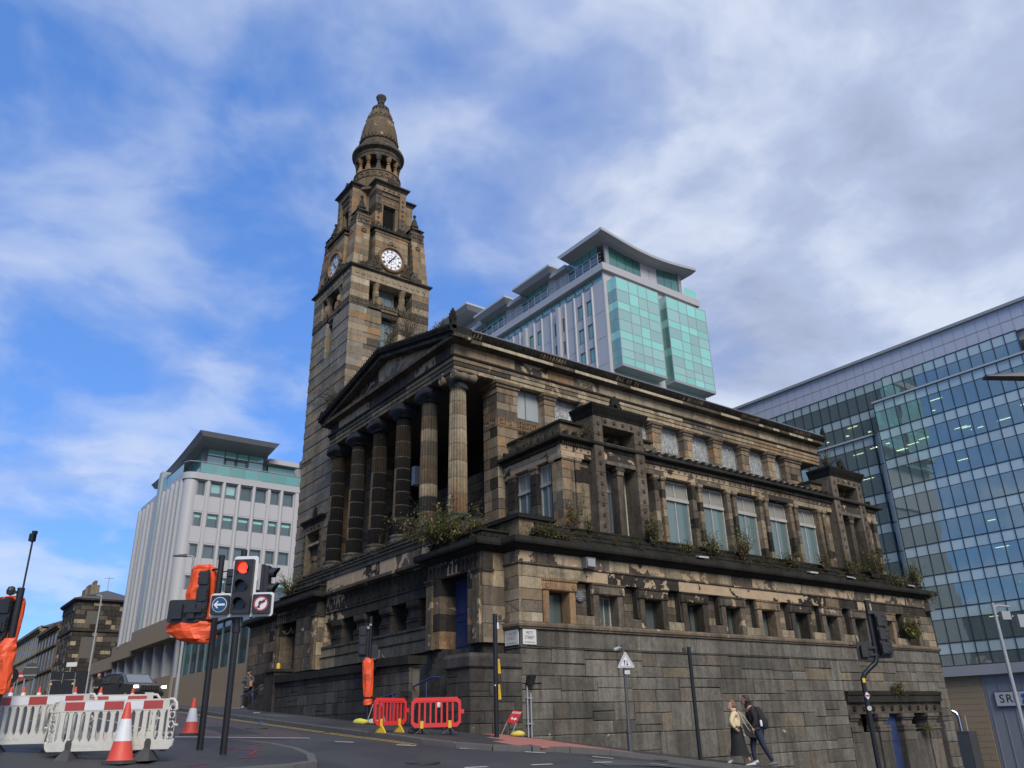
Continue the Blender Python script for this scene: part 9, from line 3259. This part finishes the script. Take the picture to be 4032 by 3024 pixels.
def round_sign(label, x_, y_, face, h=1.5, r=.38):
    t = thing('road_works_sign', label, 'sign', foot(x_, y_), RZ)
    part('frame_leg', MB().tube([(-.22, 0, 0), (-.22, 0, h - .2)], .02, 5).tube([(.22, 0, 0), (.22, 0, h - .2)], .02, 5).tube([(-.22, .4, 0), (-.2, .0, h * .6)], .02, 5).tube([(.22, .4, 0), (.2, .0, h * .6)], .02, 5), GALV, t)
    dk = part('disc', circle(r, 0, h - .1, -.03, .0), face, t)
    if face is REDR:
        part('bar', MB().box(-.26, -.045, h - .16, .26, -.031, h - .04), WHITER, dk)
    elif face is GREYPOST:
        part('stiffener', MB().box(-r * .8, -.05, h + .05, r * .8, -.03, h + .1).box(-r * .8, -.05, h - .3, r * .8, -.03, h - .25), GALV, dk)
    else:
        part('arrow', MB().prism([(-.18, h - .2), (.1, h - .2), (.1, h - .05), (-.18, h - .05)], -.045, -.031, XZ), WHITER, dk)


round_sign('large grey round sign back standing behind the left barriers', -7.5, 28.9, GREYPOST, 1.6, .38)
round_sign('red no-entry disc behind the grey sign back', -5.46, 49.9, REDR, 1.75, .3)
round_sign('dark round sign with white marks at the far left', -8.8, 24.1, BLK, 1.3, .34)
t = thing('hoarding', 'low black hoarding of netted fence panels behind the barriers', 'hoarding', foot(-6.3, 25.9), RZ)
for i in range(3):
    part('fence_panel', MB().box(-.85 + i * .57, -.02, .25, -.30 + i * .57, .02, 1.45), NET, t)
    part('fence_post', MB().tube([(-.85 + i * .57, 0, 0), (-.85 + i * .57, 0, 1.4)], .025, 6), GALV, t)
t = thing('sign_trailer', 'black framed sign with yellow corners standing before the hoarding', 'sign', foot(-8.27, 14.4), RZ)
part('board', MB().box(-.36, -.03, .35, .36, .0, .9), BLK, t)
part('frame', MB().tube([(-.4, 0, 0), (-.4, 0, 1.0), (.4, 0, 1.0), (.4, 0, 0)], .025, 6), GALV, t)
for sx_, sz_ in ((-.37, .38), (.37, .38), (-.37, .88), (.37, .88)):
    part('corner', MB().box(sx_ - .04, -.04, sz_ - .03, sx_ + .04, -.031, sz_ + .03), YELLOW, t)
t = thing('small_sign_post', 'white rectangular sign on a slim post near the corner house', 'sign', foot(-2.5, 50.1), RZ)
part('post', MB().tube([(0, 0, 0), (0, 0, 2.5)], .035, 6), GALV, t)
part('plate', MB().box(-.3, -.05, 2.3, .45, -.03, 2.6), WHITER, t)
solo('bollard', MB().lathe([(.07, 0), (.07, .95), (.06, 1.0), (0, 1.02)], 0, 0, 12), YELLOW, 'yellow-topped bollard by the steps beyond the left doorway', 'bollard', (-1.4, 13.1, 1.62), 0, smooth=50)

# ---- right edge: sign, cabinet and flue under the glass building ------------------------------------------------------------------
t = thing('company_sign', 'white sign lettered SRE with blue mark on the grey shutter wall', 'sign', (0, 0, 0))
part('board', MB().box(64.86, 11.5, .70, 65.02, 17.95, 1.95), BLUESIGN, t)
part('face', MB().box(64.83, 11.55, .78, 64.859, 17.88, 1.88), SIGNW, t)
for s, y in (('S', 17.35), ('R', 16.75), ('E', 16.2)):
    text(t, s, .95, (64.82, y, 1.33), (pi / 2, 0, -pi / 2), BLACKSIGN, .005)
part('blue_mark', MB().prism([(15.75, 1.65), (15.35, 1.75), (15.35, 1.4), (15.2, 1.35), (15.45, 1.15), (15.35, .95), (15.75, .9), (15.75, 1.2), (15.55, 1.32), (15.75, 1.4)], 64.81, 64.828, lambda p, q, tt: (tt, p, q)), plain('logo_blue', (.02, .09, .3), .4), t)
text(t, 'TE', .95, (64.82, 14.3, 1.33), (pi / 2, 0, -pi / 2), BLACKSIGN, .005)
t = thing('plant_cabinet', 'grey metal cabinet with a bent flue against the beige wall', 'cabinet', (0, 0, 0))
part('cabinet', MB().box(63.6, 20.25, -8, 64.95, 21.85, -1.15), plain('cabinet_grey', (.045, .052, .06), .5), t)
part('cabinet_door', MB().box(63.57, 20.4, -5, 63.599, 21.7, -1.4), plain('cabinet_grey2', (.055, .062, .07), .5), t)
part('flue', MB().tube([(64.4, 21.2, -1.2), (64.4, 21.2, .0), (64.35, 21.35, .35), (64.2, 21.6, .5)], .16, 10), CHROME, t, smooth=50)
part('flue_cap', MB().tube([(64.2, 21.6, .5), (64.15, 21.85, .55)], [.2, .22], 10), BLKM, t)
part('vent_pipe', MB().tube([(64.6, 20.75, -1.2), (64.6, 20.75, .1)], .05, 6), GALV, t)
t = thing('shutter_notice', 'small orange-brown notice over a barred gate at the right edge', 'sign', (0, 0, 0))
part('board', MB().box(64.9, 14.1, -1.7, 65.0, 15.8, -1.45), plain('brown_board', (.25, .11, .04), .7), t)
t = thing('barred_gate', 'grey barred gate below the brown notice', 'gate', (0, 0, 0))
for i in range(10):
    part('bar', MB().box(64.8, 13.9 + i * .2, -7, 64.86, 13.94 + i * .2, -1.9), GALV, t)
part('rail', MB().box(64.78, 13.8, -2.0, 64.88, 16.0, -1.85).box(64.78, 13.8, -4.4, 64.88, 16.0, -4.25), GALV, t)
t = thing('wall_box', 'tiny white box fixed to the beige wall', 'box', (0, 0, 0))
part('box', MB().box(21.365, .45, -.15, 21.42, .6, .0), WHITER, t)

# ---- lettering and skinned figures become plain meshes --------------------------------------------------------------
bpy.context.view_layer.update()
dg = bpy.context.evaluated_depsgraph_get()
for o in FONTS:
    me = bpy.data.meshes.new_from_object(o.evaluated_get(dg))
    n_ = link_obj('lettering', me, o.parent)
    n_.location, n_.rotation_euler, n_.scale = o.location, o.rotation_euler, o.scale
SK = [(o, bpy.data.meshes.new_from_object(o.evaluated_get(dg))) for o in SKINS]
for o, me in SK:
    o.modifiers.clear()
    o.data = me
    me.polygons.foreach_set('use_smooth', [True] * len(me.polygons))
for o in FONTS:
    d_ = o.data
    bpy.data.objects.remove(o)
    bpy.data.curves.remove(d_)
